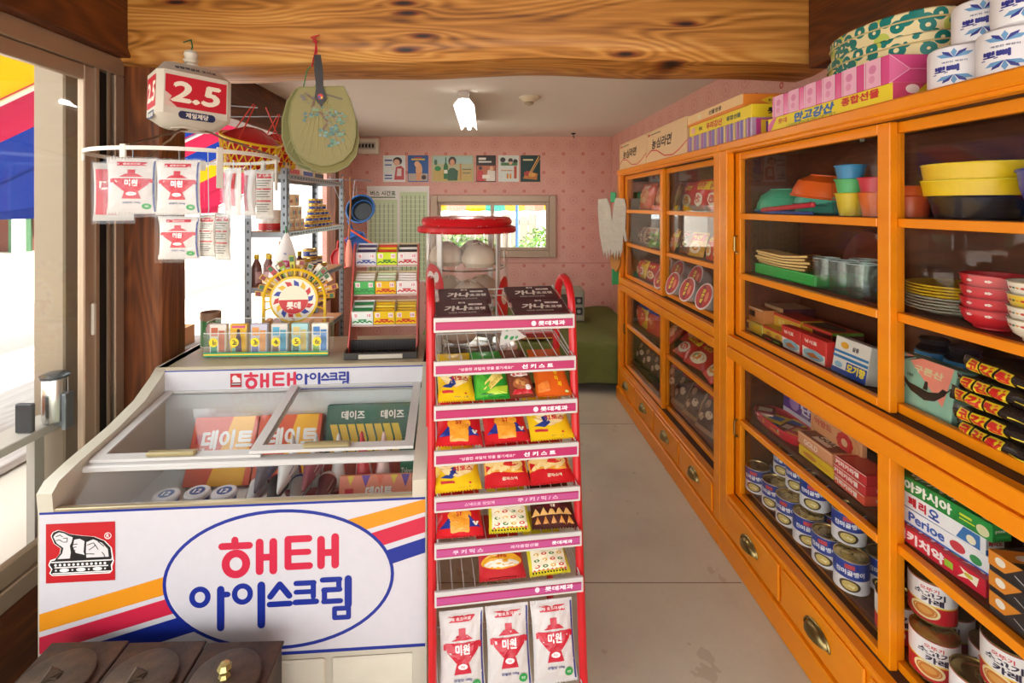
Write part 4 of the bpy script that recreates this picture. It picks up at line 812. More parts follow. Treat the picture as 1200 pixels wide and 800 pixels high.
# yellow half-round gum stand with sun disc
GX = W(348, 0, 2.33).x; gs = thing('gum_fan_stand', 'yellow half-round gum stand with round sun sign behind the card box', 'display stand', (GX, 2.30, CT), math.radians(8)); YP = pm('e8be1c', .35, 0, .06, name='yellow_plastic')
rr = .142; zc = .205
m = MB(); m.box(-rr, -.006, 0, rr, .006, .05, .002); obj('base_bar', m, YP, gs); m = MB(); m.box(-rr, -.006, .05, -rr+.012, .006, zc); obj('side_post', m, YP, gs); m = MB(); m.box(rr-.012, -.006, .05, rr, .006, zc); obj('side_post', m, YP, gs)
m = MB(); m.tube([(rr*math.cos(PI*i/24)*.965, 0, zc + rr*math.sin(PI*i/24)*.965) for i in range(25)], .007, 6); obj('arch', m, YP, gs)
for i in range(15):
    a = -0.35 + (PI+.7)*i/14; m = MB(); m.tube([(.10*math.cos(a), 0, zc + .10*math.sin(a)), (max(-rr+.005, min(rr-.005, .147*math.cos(a))), 0, zc + .147*math.sin(a))], .004, 5); obj('spoke', m, YP, gs)
m = MB(); m.box(-.06, -.005, .04, .06, .005, .09); obj('web_plate', m, YP, gs)
m = MB(); m.ext([(.108*math.cos(2*PI*i/40), zc + .108*math.sin(2*PI*i/40)) for i in range(40)], -.016, .0, 'Y'); sg_ = obj('sign_disc', m, YP, gs)
S = Flat((0, -.016, zc), (1,0,0), (0,0,1), .216, .216); sp = [('c', .5, .5, .455, .455, 'f0ead8')]
for i in range(14):
    a = 2*PI*i/14; cc, ss = math.cos, math.sin
    sp.append(('p', [(.5+.30*cc(a-.16), .5+.30*ss(a-.16)), (.5+.38*cc(a-.05), .5+.38*ss(a-.05)), (.5+.425*cc(a+.22), .5+.425*ss(a+.22)), (.5+.36*cc(a+.20), .5+.36*ss(a+.20)), (.5+.30*cc(a+.2), .5+.30*ss(a+.2))], ('2a3f9a', 'c8282e', 'e8b81c')[i % 3]))
sp += [('c', .5, .5, .305, .305, 'efe6cc'), ('p', [(.5+.30*math.cos(a), .5+.30*math.sin(a)) for a in [PI + PI*i/20 for i in range(21)]], 'c8282e'), ('t', .5, .38, .15, '롯데', 'f4e8da', .05)]
prints(sg_, [(S, sp)])
m = MB(); m.box(-rr, .006, 0, rr, .09, .012, .002); m.ext([(-rr, .012), (-rr, .1), (-.12, .1), (-.12, .012)], .006, .09, 'Y'); m.ext([(.12, .012), (.12, .1), (rr, .1), (rr, .012)], .006, .09, 'Y'); obj('tray', m, pm('c8842c', .5), gs)
GM = Matrix.Translation(gs.location) @ Matrix.Rotation(math.radians(8), 4, 'Z')
gc = ['e0b832', 'c98a3a', 'c89038', 'd8b04a', 'c43a4a', '2a2624', '96b82a', 'c8c42c', 'cf9a4a', 'c49248', 'dcd4c4', 'e2ddd0', '58a868', 'e6e0d4', 'd9a03a', 'e8b82a', 'e0b02a']
for i, c in enumerate(gc):
    a = math.radians(176 - i*(172/(len(gc)-1)) + R.uniform(-4, 4)); L = R.uniform(.072, .105)
    t = thing('gum_pack', '%s pack of gum, %s from left in the fan stand' % (('yellow', 'tan', 'tan', 'gold', 'red', 'black', 'lime', 'yellow green', 'tan', 'brown', 'cream', 'white', 'green', 'white', 'gold', 'yellow', 'amber')[i], (ORD + ['thirteenth', 'fourteenth', 'fifteenth', 'sixteenth', 'seventeenth'])[i]), 'gum', GM @ Vector((.095*math.cos(a), .045 + .006*(i % 3), max(zc + .095*math.sin(a), .12))), (0, PI/2 - a, math.radians(8)), 'gum packs in fan stand')
    m = MB(); m.box(-.012, -.005, 0, .012, .005, L, .001); obj('wrapper', m, pm(c, .35), t); prints(t, [(Flat((0, -.005, L/2), (0,0,1), (-1,0,0), L, .024), [('r', .72, .1, .95, .9, ('8a2a2a', '2f6a3a', 'efe8d8')[i % 3]), ('r', .1, .35, .6, .65, ('efe8d8', '6a4a20', '2a2a2a')[i % 3])])])
# tiered gum rack
GRX = W(455, 0, 2.25).x; gr = thing('gum_display_rack', 'three-tier red sided gum display rack with black mesh tray on the counter', 'display rack', (GRX, 2.12, CT), math.radians(5)); gw = .285
for x in (-gw/2-.006, gw/2): m = MB(); m.ext([(.0, 0), (.0, .02), (.075, .17), (.16, .46), (.20, .46), (.22, 0)], x, x+.006, 'X'); obj('side_board', m, pm('b8453a', .45), gr)
for k in range(3): m = MB(); y, z = .075 + k*.055, .115 + k*.125; m.box(-gw/2, y, z-.01, gw/2, y+.09, z-.004); m.box(-gw/2, y+.09, z-.01, gw/2, y+.094, z+.06); obj('tier', m, pm('c9a8a0', .5), gr)
m = MB(); tw = .30
m.box(-tw/2, -.06, .0, tw/2, -.055, .028, .001); m.box(-tw/2, .06, 0, tw/2, .065, .05, .001); m.box(-tw/2, -.055, 0, -tw/2+.005, .06, .034, .001); m.box(tw/2-.005, -.055, 0, tw/2, .06, .034, .001); m.box(-tw/2+.005, -.055, .0, tw/2-.005, .06, .004)
for i in range(24): x = -tw/2+.01+i*.012; m.box(x, -.062, .004, x+.004, -.06, .024); m.box(x, .058, .006, x+.004, .06, .046)
for i in range(22): x = -tw/2+.012+i*.013; m.box(x, -.05, .004, x+.004, .055, .008)
tr = obj('mesh_tray', m, pm('2c2622', .5), gr); m = MB(); m.box(-.09, -.0635, .004, .09, -.0625, .022); obj('tray_plate', m, pm('b8b0a0', .4), gr)
RMx = Matrix.Translation(gr.location) @ Matrix.Rotation(math.radians(5), 4, 'Z')
gb = [('d9d6da', '3a2a5c', 'dcd8dc', '34509a', 'purple and white'), ('cfe02a', 'd8382c', 'e8c81c', '3a7a2a', 'lime and red'), ('e6e0da', '2a2426', 'efe8e4', 'b82a34', 'white box of black'),
      ('4fae5a', 'e2dccc', 'f0ece4', '3a8a4a', 'green fronted'), ('e8b81c', 'cfe0b8', 'e6e2d6', 'c83a2a', 'yellow fronted'), ('ece6e2', 'f0ece6', 'f0e6e6', 'c83a44', 'plain white'),
      ('e8ece6', '2a7a3e', 'c8d8c8', '2a8a4a', 'green and white'), ('ecc21c', 'e2b01c', 'f0d84a', 'c8382c', 'yellow, middle'), ('ecc01c', 'd8b03a', 'ecd04a', 'c8382c', 'yellow, right')]
for k in range(9):
    ti, ci = 2 - k//3, k % 3; fc_, top_, stick, inkc, nm = gb[k]; y, z = .075 + ti*.055, .115 + ti*.125
    t = thing('gum_box', '%s gum carton on the %s tier of the gum rack' % (nm, ('bottom', 'middle', 'top')[ti]), 'carton', RMx @ Vector((-gw/2 + gw*(ci+.5)/3, y, z-.003)), (math.radians(12), 0, math.radians(5)), 'gum cartons on the rack'); w, d, h = .092, .085, .062
    m = MB(); m.box(-w/2, 0, 0, w/2, .002, h); f_o = obj('front_flap', m, pm(fc_, .4), t)
    m = MB(); m.box(-w/2, 0, 0, w/2, d, .002); m.ext([(.002, .002), (.002, h), (d, h+.02), (d, .002)], -w/2, -w/2+.002, 'X'); m.ext([(.002, .002), (.002, h), (d, h+.02), (d, .002)], w/2-.002, w/2, 'X'); m.box(-w/2+.002, d-.002, .002, w/2-.002, d, h+.02); obj('carton_shell', m, pm(('c9b48a', fc_)[ci == 0 and ti != 1], .5), t)
    for j in range(4):
        m = MB(); yy = .008 + j*.019; m.box(-w/2+.004, yy, .01, w/2-.004, yy+.014, h-.004+.006*j, .001); g_ = obj('gum_stick', m, pm(stick if j % 2 == 0 else top_, .35), t)
    prints(f_o, [(Flat((0, 0, h/2), (1,0,0), (0,0,1), w, h), [('r', .08, .55, .3, .9, 'f2ecec'), ('t', .19, .72, .22, '1호' if False else '껌', 'c8303a', .03), ('r', .7, .55, .92, .9, 'f2ecec'), ('t', .81, .72, .2, '10', 'c8303a', .03), ('l', [(.06+.88*i/8, .2 + .1*(i % 2)) for i in range(9)], .006, inkc), ('r', .3, .34, .7, .44, inkc)])])

# ================================================================ hanging mobile with price lantern and seasoning bags
LX, LY = W(222, 0, 1.80).x, 1.80; zL = W(0, 152, 1.80).z; hL = .235
t = thing('price_lantern', 'white boxy bottle-shaped price lantern reading 2.5 hung from the beam', 'price sign', (LX + .0, LY, zL), (math.radians(-3), math.radians(2), math.radians(47)))
w, d, h, c = .24, .15, hL, .045; m = MB()
def oct_(w, d, c): return [(-w/2+c, -d/2), (w/2-c, -d/2), (w/2, -d/2+c), (w/2, d/2-c), (w/2-c, d/2), (-w/2+c, d/2), (-w/2, d/2-c), (-w/2, -d/2+c)]
lv = [(0, w*.72, d*.62, .03), (.035, w, d, .018), (h-.05, w, d, .018), (h-.008, w*.74, d*.5, .02)]
for z, a, b, cc in lv: m.v += [(x, y, z) for x, y in oct_(a, b, cc)]
for k in range(3): m.f += [(k*8+i, k*8+(i+1) % 8, k*8+8+(i+1) % 8, k*8+8+i) for i in range(8)]; m.mi += [0]*8
m.f += [tuple(range(7, -1, -1)), tuple(range(24, 32))]; m.mi += [0, 0]
PLW = pm('cfc7b8', .4, 0, .05); obj('lantern_body', m, PLW, t)
m = MB(); m.lathe([(0, h-.01), (.024, h-.01), (.026, h+.004), (.018, h+.012), (.026, h+.022), (.018, h+.024), (.024, h+.044), (.02, h+.054), (.008, h+.06), (0, h+.06)], 16); obj('neck', m, PLW, t)
m = MB(); m.lathe([(0, -.004), (.06, -.004), (.062, .002)], 20, (0, 0, 0), 1, .7); obj('base_disc', m, pm('b8ad98', .5), t)
m = MB(); m.tube([(0, 0, h+.058), (.004, 0, h+.075), (0, .004, h+.10), (.0, .09, h+.115)], .0028, 5); obj('hook_wire', m, pm('2a5a3a', .5), t)
S = Flat((0, -d/2, h/2-.008), (1,0,0), (0,0,1), w-.036, h-.085); sp = [('r', .02, .16, .98, .90, 'c41f30'), ('p', [(.02,.16),(.2,.16),(.08,.3),(.12,.4),(.02,.5)], 'd8b8ac'), ('t', .5, .53, .46, '2.5', 'f0e6d2', .05, .72, .12), ('r', .28, -.09, .74, .09, '202a52'), ('c', .28, 0, .06, .09, '202a52'), ('c', .74, 0, .06, .09, '202a52'), ('t', .51, 0, .12, '제일제당', 'efe8da', .03)]
S2_ = Flat((-w/2, 0, h/2-.008), (0,-1,0), (0,0,1), d-.036, h-.085); sp2 = [('r', .04, .16, .96, .90, 'c41f30'), ('t', .5, .53, .42, '2.5', 'f0e6d2', .05, .75, .12), ('r', .2, -.09, .8, .09, '202a52'), ('t', .5, 0, .1, '제일제당', 'efe8da', .03, .5)]
vt = Vector((0, (d/2-d*.25), .042)).normalized(); S3_ = Flat((0, -d*.375, h-.029), (1,0,0), tuple(vt), w*.8, .03); sp3 = [('t', .5, .45, .5, '설탕백설표 조미료', '26284a', .04, .7)]
prints(t, [(S, sp), (S2_, sp2), (S3_, sp3)])
rgz = W(0, 184, 1.80).z; rg = thing('hanging_ring', 'white plastic ring hanger below the price lantern holding bags', 'hanger', (LX - .0, LY, rgz)); RR = .30
m = MB(); m.lathe([(RR-.004, -.006), (RR+.004, -.006), (RR+.004, .006), (RR-.004, .006), (RR-.004, -.006)], 48); obj('ring_band', m, pm('dcd8ce', .35), rg)
for i in range(7):
    a = 2*PI*i/7 + .15; m = MB(); x, y = RR*math.cos(a), RR*math.sin(a); m.box(-.010, -.004, -.12 if i % 3 == 0 else -.03, .010, .004, .012, .002, Matrix.Translation((x, y, 0)) @ Matrix.Rotation(a+PI/2, 4, 'Z')); obj('clip_arm', m, pm('d3cfc4', .35), rg)
for i in range(3):
    a = 2*PI*i/3 + 2.6; m = MB(); m.tube([(RR*math.cos(a)*(1-k/6) + .03*math.cos(a)*k/6, RR*math.sin(a)*(1-k/6), .01 + (zL-rgz-.005)*(k/6) + .006*math.sin(k*3)) for k in range(7)], .004, 5); obj('chain', m, pm('6a4a30', .5, .3), rg)
def backtext(): return [('r', .03, .03, .97, .97, 'd8d2c8'), ('r', .08, .84, .92, .95, 'c8303a'), ('t', .5, .895, .05, '조미료 안내', 'f4ece6', .02, .6), ('r', .08, .60, .92, .63, 'c8303a'), ('r', .08, .35, .92, .38, 'c8303a')] + [('r', .1, .78-.05*i, .9-.1*(i % 3), .795-.05*i, '6a6460') for i in range(3)] + [('r', .1, .55-.05*i, .88-.1*(i % 2), .565-.05*i, '6a6460') for i in range(3)] + [('r', .1, .29-.05*i, .85-.12*(i % 2), .305-.05*i, '6a6460') for i in range(4)]
def hung(label, x0, x1, y0, y1, Y, rz, art, seed, d=.022, c='c6c0b8'):
    p = W((x0+x1)/2, y1, Y); w = (x1-x0)/F*Y/max(.5, math.cos(rz)); h = (y1-y0)/F*Y
    t = bag('seasoning_bag', label, 'bag', tuple(p), (0, 0, rz), w, h, d, c, art, seed, 'bags hung on the ring', .25)
    m = MB(); m.box(-w/2-.004, -d*.5-.003, -.012, w/2+.004, -d*.5-.0025, h+.006); m.box(-w/2-.004, d*.5+.003, -.012, w/2+.004, d*.5+.0035, h+.006); obj('clear_sleeve', m, WRAP, t, 0); m = MB(); m.tube([(0, 0, h-.004), (0, .004, h+.018), (0, 0, h+(.03 if y0 < 240 else max(.03, 1.685-p.z-h)))], .0018, 4); obj('hang_hook', m, STEEL, t)
hung('hung red and white bag at far left edge of ring, partly behind another', 117, 150, 192, 258, 1.72, .55, [('r', .05, .1, .6, .9, 'c8303a'), ('t', .3, .6, .2, '다', 'f2e8e0', .05)], 90)
hung('hung seasoning bag with faded brazier emblem, upper left of ring', 131, 180, 186, 250, 1.525, .3, brazier(), 91)
hung('hung seasoning bag with brazier emblem and green dot, upper middle of ring', 185, 234, 188, 251, 1.52, .12, brazier(), 92)
hung('hung seasoning bag with brazier emblem below the middle one', 187, 234, 254, 303, 1.55, .08, brazier(), 93)
hung('hung bag showing printed back text, lower right of the brazier bag', 233, 254, 252, 300, 1.572, -.2, backtext(), 94)
hung('hung bag showing printed back text, lowest one on the right', 250, 272, 250, 304, 1.68, -.3, backtext(), 95)
hung('hung clear bag seen edge-on at right front of ring', 258, 288, 198, 252, 1.62, -.6, [('r', .1, .1, .5, .9, 'd8b8b4'), ('r', .6, .2, .8, .9, 'c8303a')], 96, c='d6d0ca')
hung('hung clear bag with red edge between two bags right of ring', 284, 302, 200, 252, 1.75, -.5, [('r', .2, .1, .5, .9, 'c8606a')], 97, c='dcd4ce')
hung('hung bag with red heading and back text at far right of ring', 299, 322, 200, 256, 1.85, -.15, backtext(), 98)

# ================================================================ hand fans hung from the beam
def fan(label, loc, rot, c, art, hand=True):
    t = thing('hand_fan', label, 'fan', loc, rot, 'hand fans on the beam'); n = 36; pts = []
    for i in range(n+1):
        a = math.radians(200) + math.radians(320-180-0)*0 + (i/n)*math.radians(500-360+0)*0
    pts = [(-.075, .0), (-.105, -.05), (-.12, -.12), (-.118, -.19), (-.10, -.245), (-.065, -.28), (-.02, -.297), (.02, -.297), (.065, -.28), (.10, -.245), (.118, -.19), (.12, -.12), (.105, -.05), (.085, .0)]
    m = MB(); m.ext(pts, -.002, .002, 'Y'); obj('blade', m, pm(c, .6, 0, .08, 40), t)
    m = MB(); m.tube([(x, 0, z) for x, z in pts], .004, 5, True); obj('rim', m, pm('7c7842' if c != '5a5f26' else '6e7434', .5), t)
    m = MB()
    for i in range(9): a = math.radians(-62 + i*15.5); m.tube([(0, -.0035, .0), (.27*math.sin(a)*.42, -.0035, -.27*math.cos(a*.55))], .0011, 3)
    b = obj('ribs', m, pm('b8b078', .6), t); b['kind'] = 'stuff'
    if hand:
        m = MB(); m.ext([(-.012, .12), (.012, .12), (.016, .06), (.013, 0), (.022, -.045), (0, -.075), (-.022, -.045), (-.013, 0), (-.016, .06)], -.011, -.004, 'Y'); hd = obj('handle', m, pm('241c18', .35), t)
        prints(hd, [(Flat((0, -.011, -.038), (1,0,0), (0,0,1), .04, .05), [('c', .5, .5, .26, .22, 'c8282e'), ('p', [(.24,.5),(.5,.28),(.76,.5),(.6,.42),(.4,.58)], '2a4aa0'), ('c', .6, .42, .1, .09, 'e8b81c')])])
    if art: prints(t, [(Flat((0, -.004, -.15), (1,0,0), (0,0,1), .24, .30), art)])
    return t
Y_ = 1.88; fp_ = W(372, 104, Y_)
pq = random.Random(3); pine = [('l', [(.28,.92),(.40,.84),(.36,.74),(.50,.66),(.58,.55),(.50,.46)], .008, '6a4a34'), ('l', [(.40,.84),(.60,.90),(.82,.84)], .006, '5e5444'), ('l', [(.50,.66),(.68,.62),(.8,.54)], .006, '6a5038')]
for cu, cv, rad_, n_ in ((.30,.62,.09,9), (.46,.70,.10,10), (.64,.66,.10,12), (.78,.60,.11,14), (.70,.48,.12,16), (.54,.42,.09,10), (.70,.34,.12,16), (.82,.42,.08,9), (.60,.28,.08,8), (.34,.86,.14,8)):
    for _ in range(n_): pine.append(('c', cu + pq.uniform(-1, 1)*rad_, cv + pq.uniform(-1, 1)*rad_*.55, pq.uniform(.018, .036), pq.uniform(.010, .020), pq.choice(('4f7a66', '5f8a78', '6f8f6a', '4a6f78', '8a7a5a', '3f6658', '7a98a0')) if cv < .85 else pq.choice(('7a6f62', '8a7c6c', '6a6258'))))
fan('hindmost olive straw hand fan of the bundle hung from the beam', fp_ + Vector((-.022, .040, -.012)), (0, math.radians(-2), .25), '5a5f26', None, False)
fan('olive straw hand fan second from the back of the hung bundle', fp_ + Vector((-.012, .028, .0)), (0, math.radians(2), .22), '68652c', None, False)
fan('plain straw hand fan just behind the painted one', fp_ + Vector((0.008, .016, -.020)), (0, math.radians(-7), .2), '7a7136', None, False)
fan('front straw hand fan painted with a pine tree, black handle', fp_ + Vector((.010, 0, .006)), (0, math.radians(-4), .2), '8a8150', pine)
t = thing('cord', 'red cord looped on a beam nail holding the fans', 'cord', W(371, 45, 1.93)); m = MB(); m.tube([(-.02, .02, .004), (-.005, 0, 0), (.004, -.01, -.05), (.008, -.03, -.11)], .003, 5); m.tube([(-.02, .02, -.006), (0, -.002, -.01), (.0, -.012, -.05), (-.008, -.03, -.12)], .003, 5); m.tube([(-.03, .02, .01), (.01, 0, .012)], .003, 5); obj('red_strand', m, pm('c2243a', .5), t)
m = MB(); m.tube([(.0, -.02, -.10), (-.03, -.02, -.13), (-.045, -.02, -.2), (-.02, -.02, -.22)], .0025, 5); m.tube([(.0, -.02, -.10), (.02, -.02, -.14), (.0, -.02, -.2)], .0025, 5); obj('green_strand', m, pm('3a7a4a', .5), t)

# ================================================================ yellow net baskets with red contents
def basket(label, loc, rot, r, h, seed):
    h = h*1.45; t = thing('net_basket', label, 'basket', loc, rot, 'yellow net baskets'); q = random.Random(seed)
    def P(a, v): rr = r*(.72 + .28*v**.8); return (rr*math.cos(a), rr*math.sin(a), h*v)
    m = MB()
    for i in range(20):
        for s_ in (1, -1): m.tube([P(2*PI*i/20 + s_*.5*k/5, k/5) for k in range(6)], .0038, 4)
    for v in (.33, .66): m.tube([P(2*PI*i/40, v) for i in range(40)], .0018, 4, True)
    n = obj('net_wall', m, YP, t); n['kind'] = 'stuff'
    m = MB(); m.tube([P(2*PI*i/40, 1) for i in range(40)], .006, 6, True); obj('rim', m, YP, t)
    m = MB(); m.lathe([(0, 0), (r*.72, 0), (r*.73, .008), (0, .008)], 28); obj('bottom', m, YP, t)
    m = MB(); m.lathe([(0, .01), (r*.70, .012), (r*.86, h*.7), (r*.9, h), (r*.7, h+.02), (r*.3, h+.05), (0, h+.052)], 24); obj('red_wrapping', m, pm('c2242c', .25, 0, .3, 18), t)
    for i in range(3): a = 2*PI*i/3 + .6; m = MB(); m.tube([P(a, 1), (0.25*r*math.cos(a), .25*r*math.sin(a), h+.16)], .003, 5); obj('red_string', m, pm('d2382c', .5), t)
    MI = (Matrix.Translation(t.location) @ Euler(rot).to_matrix().to_4x4()).inverted(); m = MB(); m.tube([(0, 0, h+.15), MI @ Vector((XL+.03, t.location.y, 1.995))], .003, 5); obj('hang_wire', m, STEEL, t)
basket('nearer yellow net basket of red parcels hung under the side beam', W(288, 205, 2.35) + Vector((0, 0, .03)), (math.radians(10), math.radians(16), 0), .135, .10, 1)
basket('farther yellow net basket of red parcels beside the hand fans', W(323, 205, 2.75) + Vector((0, 0, .03)), (math.radians(4), math.radians(8), 0), .12, .10, 2)
# ================================================================ slotted steel shelf unit by the side opening
QX0, QX1, QY0, QY1 = -1.275, -1.05, 2.62, 3.67; TZ = [H+.165, H-.145, H-.44, H-.80, .25]
sh = thing('steel_shelf_unit', 'grey slotted steel shelf unit with groceries by the side opening', 'shelf', (QX0, QY0, 0)); SW, SD = QX1-QX0, QY1-QY0
for x, y in ((0, 0), (SW, 0), (0, SD), (SW, SD)):
    m = MB(); sx, sy = (1 if x == 0 else -1), (1 if y == 0 else -1); m.box(x, y, 0, x+sx*.003, y+sy*.035, TZ[0]+.03); m.box(x, y, 0, x+sx*.035, y+sy*.003, TZ[0]+.03); p_ = obj('angle_post', m, STEEL, sh)
    m = MB()
    for k in range(28): z = .5 + k*.045; m.box(x+sx*.012, y-sy*.0006, z, x+sx*.022, y+sy*.0036, z+.016); m.box(x-sx*.0006, y+sy*.012, z, x+sx*.0036, y+sy*.022, z+.016)
    o = obj('slot_hole', m, pm('3a3d40', .6), p_); o['kind'] = 'stuff'
for z in TZ:
    m = MB(); m.box(.003, .003, z-.028, SW-.003, .006, z, .001); m.box(.003, SD-.006, z-.028, SW-.003, SD-.003, z, .001); m.box(.003, .006, z-.028, .006, SD-.006, z); m.box(SW-.006, .006, z-.028, SW-.003, SD-.006, z); f_o = obj('shelf_frame', m, STEEL, sh)
    m = MB(); m.box(.006, .006, z-.006, SW-.006, SD-.006, z+.002); obj('shelf_board', m, pm('a8703c', .6, 0, .12), sh)
    m = MB()
    for k in range(24): y = .02 + k*.043; m.box(SW-.0031, y, z-.018, SW-.0022, y+.022, z-.008)
    o = obj('slot_hole', m, pm('4a4d50', .6), f_o); o['kind'] = 'stuff'
def can(name, label, cat, loc, r, h, c, specs, rot=0, group=None, top='b8a878', th0=0.0):
    t = thing(name, label, cat, loc, rot, group); m = MB(); m.lathe([(0, .001), (r*.97, .001), (r, .004), (r, h-.004), (r*.985, h-.002)], 24); obj('can_body', m, pm(c, .35, 0, .04), t)
    m = MB(); m.lathe([(r*.99, h-.005), (r*1.02, h-.002), (r*1.015, h), (r*.95, h), (r*.93, h-.004), (r*.6, h-.003), (r*.55, h-.005), (0, h-.005)], 24); l_ = obj('can_lid', m, pm(top, .25, .85, .1), t)
    m = MB(); m.lathe([(r*.98, 0), (r*1.02, .001), (r*1.02, .004), (r, .005)], 24); obj('bottom_rim', m, pm(top, .25, .85, .1), t)
    m = MB(); m.tube([(r*.1 + r*.22*math.cos(2*PI*i/10), r*.12*math.sin(2*PI*i/10), h-.001) for i in range(10)], .0012, 4, True); obj('pull_ring', m, pm(top, .25, .85, .1), l_)
    if specs: prints(t, [(Cyl(r, .005, h-.01, 2*PI, None, (0, 0), th0), specs)], .0006)
    return t
Z1 = TZ[1] + .002; Z2 = TZ[2] + .002; Z0 = TZ[0] + .002
can('sugar_drum', 'white drum with red band on the middle steel shelf', 'drum', (-1.20, 2.76, Z1), .062, .115, 'e8e2da', [('r', 0, .0, 1, .35, 'c22a2e')], 0, None, 'd8d4cc')
tin0 = can('food_can', 'blue and gold can in the pyramid on the steel shelf, bottom row, nearest', 'can', (-1.09, 3.06, Z1), .033, .036, '223a8a', [('r', 0, .72, 1, 1, 'e2b42a'), ('r', 0, 0, 1, .1, 'e2b42a'), ('t', .62, .4, .3, '참치', 'e8e6da', .03), ('t', .87, .4, .3, '참치', 'e8e6da', .03), ('t', .37, .4, .3, '참치', 'e8e6da', .03)], 0, 'can pyramid on the steel shelf', 'd8b85a')
lv_ = ['bottom', 'second', 'third', 'fourth', 'top']
for k, (n, off) in enumerate(((6, 0), (5, .03), (4, .06), (3, .08), (2, .08))):
    for i in range(n):
        if k == 0 and i == 0: continue
        dup(tin0, 'blue and gold can in the steel shelf pyramid, %s row, %s from the near end' % (lv_[k], ORD[i]), (-1.09, 3.06 + off + i*.070, Z1 + k*.0365), .35*i)
for i, (y, z) in enumerate(((2.70, 0), (2.78, 0), (2.86, 0), (2.74, .068), (2.82, .068), (2.78, .136))):
    carton('biscuit_jar', 'patterned beige snack tub in the stack beside the can pyramid, %s' % ('bottom nearest', 'bottom middle', 'bottom farthest', 'middle nearest', 'middle farthest', 'topmost')[i], 'tub', (-1.09, y+.02, Z1+z), 0, .05, .062, .066, 'd2b184', {'front': [('r', .1, .2, .9, .6, 'c89a6a'), ('r', .3, .3, .7, .5, '8a4a3a')], 'right': [('c', .3, .5, .16, .2, '3a8a9a'), ('c', .7, .5, .16, .2, 'b05a3a'), ('r', 0, .85, 1, 1, 'e6d2ae')]}, 'snack tubs on steel shelf')
for i, (y, c) in enumerate(((2.78, 'd8c9a8'), (3.00, 'e6dfd2'), (3.2, 'c9b48a'))):
    carton('grocery_box', '%s low box on the top steel shelf, %s from the near end' % (('tan', 'white', 'brown')[i], ORD[i]), 'box', (-1.13, y, Z0), 0, .11, .18, .065, c, {'right': [('r', .05, .1, .95, .5, ('c23a3a', '3a4a9a', '2a2a3a')[i]), ('t', .5, .7, .25, '식품', '2a2a3a', .03)]}, 'boxes on the top steel shelf')
def bottle(label, loc, body, capc, h=.17, r=.026, name='sauce_bottle'):
    t = thing(name, label, 'bottle', loc, R.uniform(0, 3), 'bottles on steel shelf'); m = MB(); m.lathe([(0, 0), (r, 0), (r*1.03, .01), (r, h*.55), (r*.9, h*.66), (r*.42, h*.82), (r*.4, h*.88), (0, h*.88)], 18); obj('bottle_body', m, pm(body, .25), t)
    m = MB(); m.lathe([(r*.46, h*.86), (r*.5, h*.87), (r*.48, h), (0, h)], 14); obj('cap', m, pm(capc, .35), t)
    prints(t, [(Cyl(r*1.02, h*.12, h*.35, 2*PI), [('r', .1, 0, .9, 1, 'c9a0a0' if body == '7a5048' else 'ece2b8')])])
for i, (x, y) in enumerate(((-1.235, 2.67), (-1.20, 2.73), (-1.165, 2.67), (-1.14, 2.74))): bottle('brown sauce bottle with yellow cap on lower steel shelf, %s from left' % ORD[i], (x, y, Z2), '7a5048', 'e2c22a')
bottle('pale yellow oil bottle with brown cap behind the sauce bottles', (-1.17, 2.84, Z2), 'e0d49a', 'b8864a', .23, .034, 'oil_bottle')
bottle('brown sauce bottle with yellow cap right of the white hanging bag', (-1.075, 2.86, Z2), '7a4a3a', 'e2c22a')
# white triangular bag hung on the post
t = thing('flour_bag', 'white triangular paper bag with pink emblem hung on the shelf post', 'bag', (QX1 + .0, 2.585, H-.405), math.radians(12)); m = MB()
def tri(u, v, s_): wv = .17*(1-v)**.8*.5 + .006; return ((u-.5)*2*wv + .01*v, s_*.03*math.sin(PI*u)*(1-v)**.6*min(1, v*8+.2), v*.26)
m.grid(lambda u, v: tri(u, v, -1), 8, 10); m.grid(lambda u, v: tri(1-u, v, 1), 8, 10); obj('bag_body', m, pm('e9e6e4', .6), t)
prints(t, [(Func(lambda u, v, off: Vector(tri(u, v, -1)) + Vector((0, -off, 0)), .14, .26), [('c', .5, .38, .3, .07, 'c22a6a'), ('t', .5, .38, .07, '설탕', 'f2dce6', .03), ('l', [(.25,.2),(.75,.2)], .003, '34509a'), ('l', [(.25,.13),(.75,.13)], .003, '34509a'), ('t', .5, .58, .04, '백설', '34509a', .02)])], .0012)
m = MB(); m.tube([(.01, 0, .255), (.004, .008, .285), (.0, .035, .29)], .0035, 5); obj('green_tie', m, pm('2f8a52', .5), t)
for i, (y, z, c) in enumerate(((3.0, 0, 'b8342e'), (3.0, .06, 'c9a83a'), (3.10, 0, '223a8a'), (3.10, .055, '223a8a'), (3.10, .11, '223a8a'), (3.20, 0, '223a8a'), (3.20, .055, '223a8a'), (3.30, 0, 'a8582e'))):
    can('food_can', '%s can on lower steel shelf, %s' % ({'b8342e': 'red', 'c9a83a': 'gold', '223a8a': 'blue and gold', 'a8582e': 'brown'}[c], ('nearest, below', 'nearest, above', 'second stack bottom', 'second stack middle', 'second stack top', 'third stack bottom', 'third stack top', 'farthest')[i]), 'can', (-1.10, y, Z2+z), .042, .054, c, [('r', 0, .78, 1, 1, 'e2b42a'), ('r', 0, 0, 1, .12, 'e2b42a'), ('r', .55, .3, .8, .65, 'e6e2d4')], 0, 'cans on lower steel shelf', 'd8c08a')

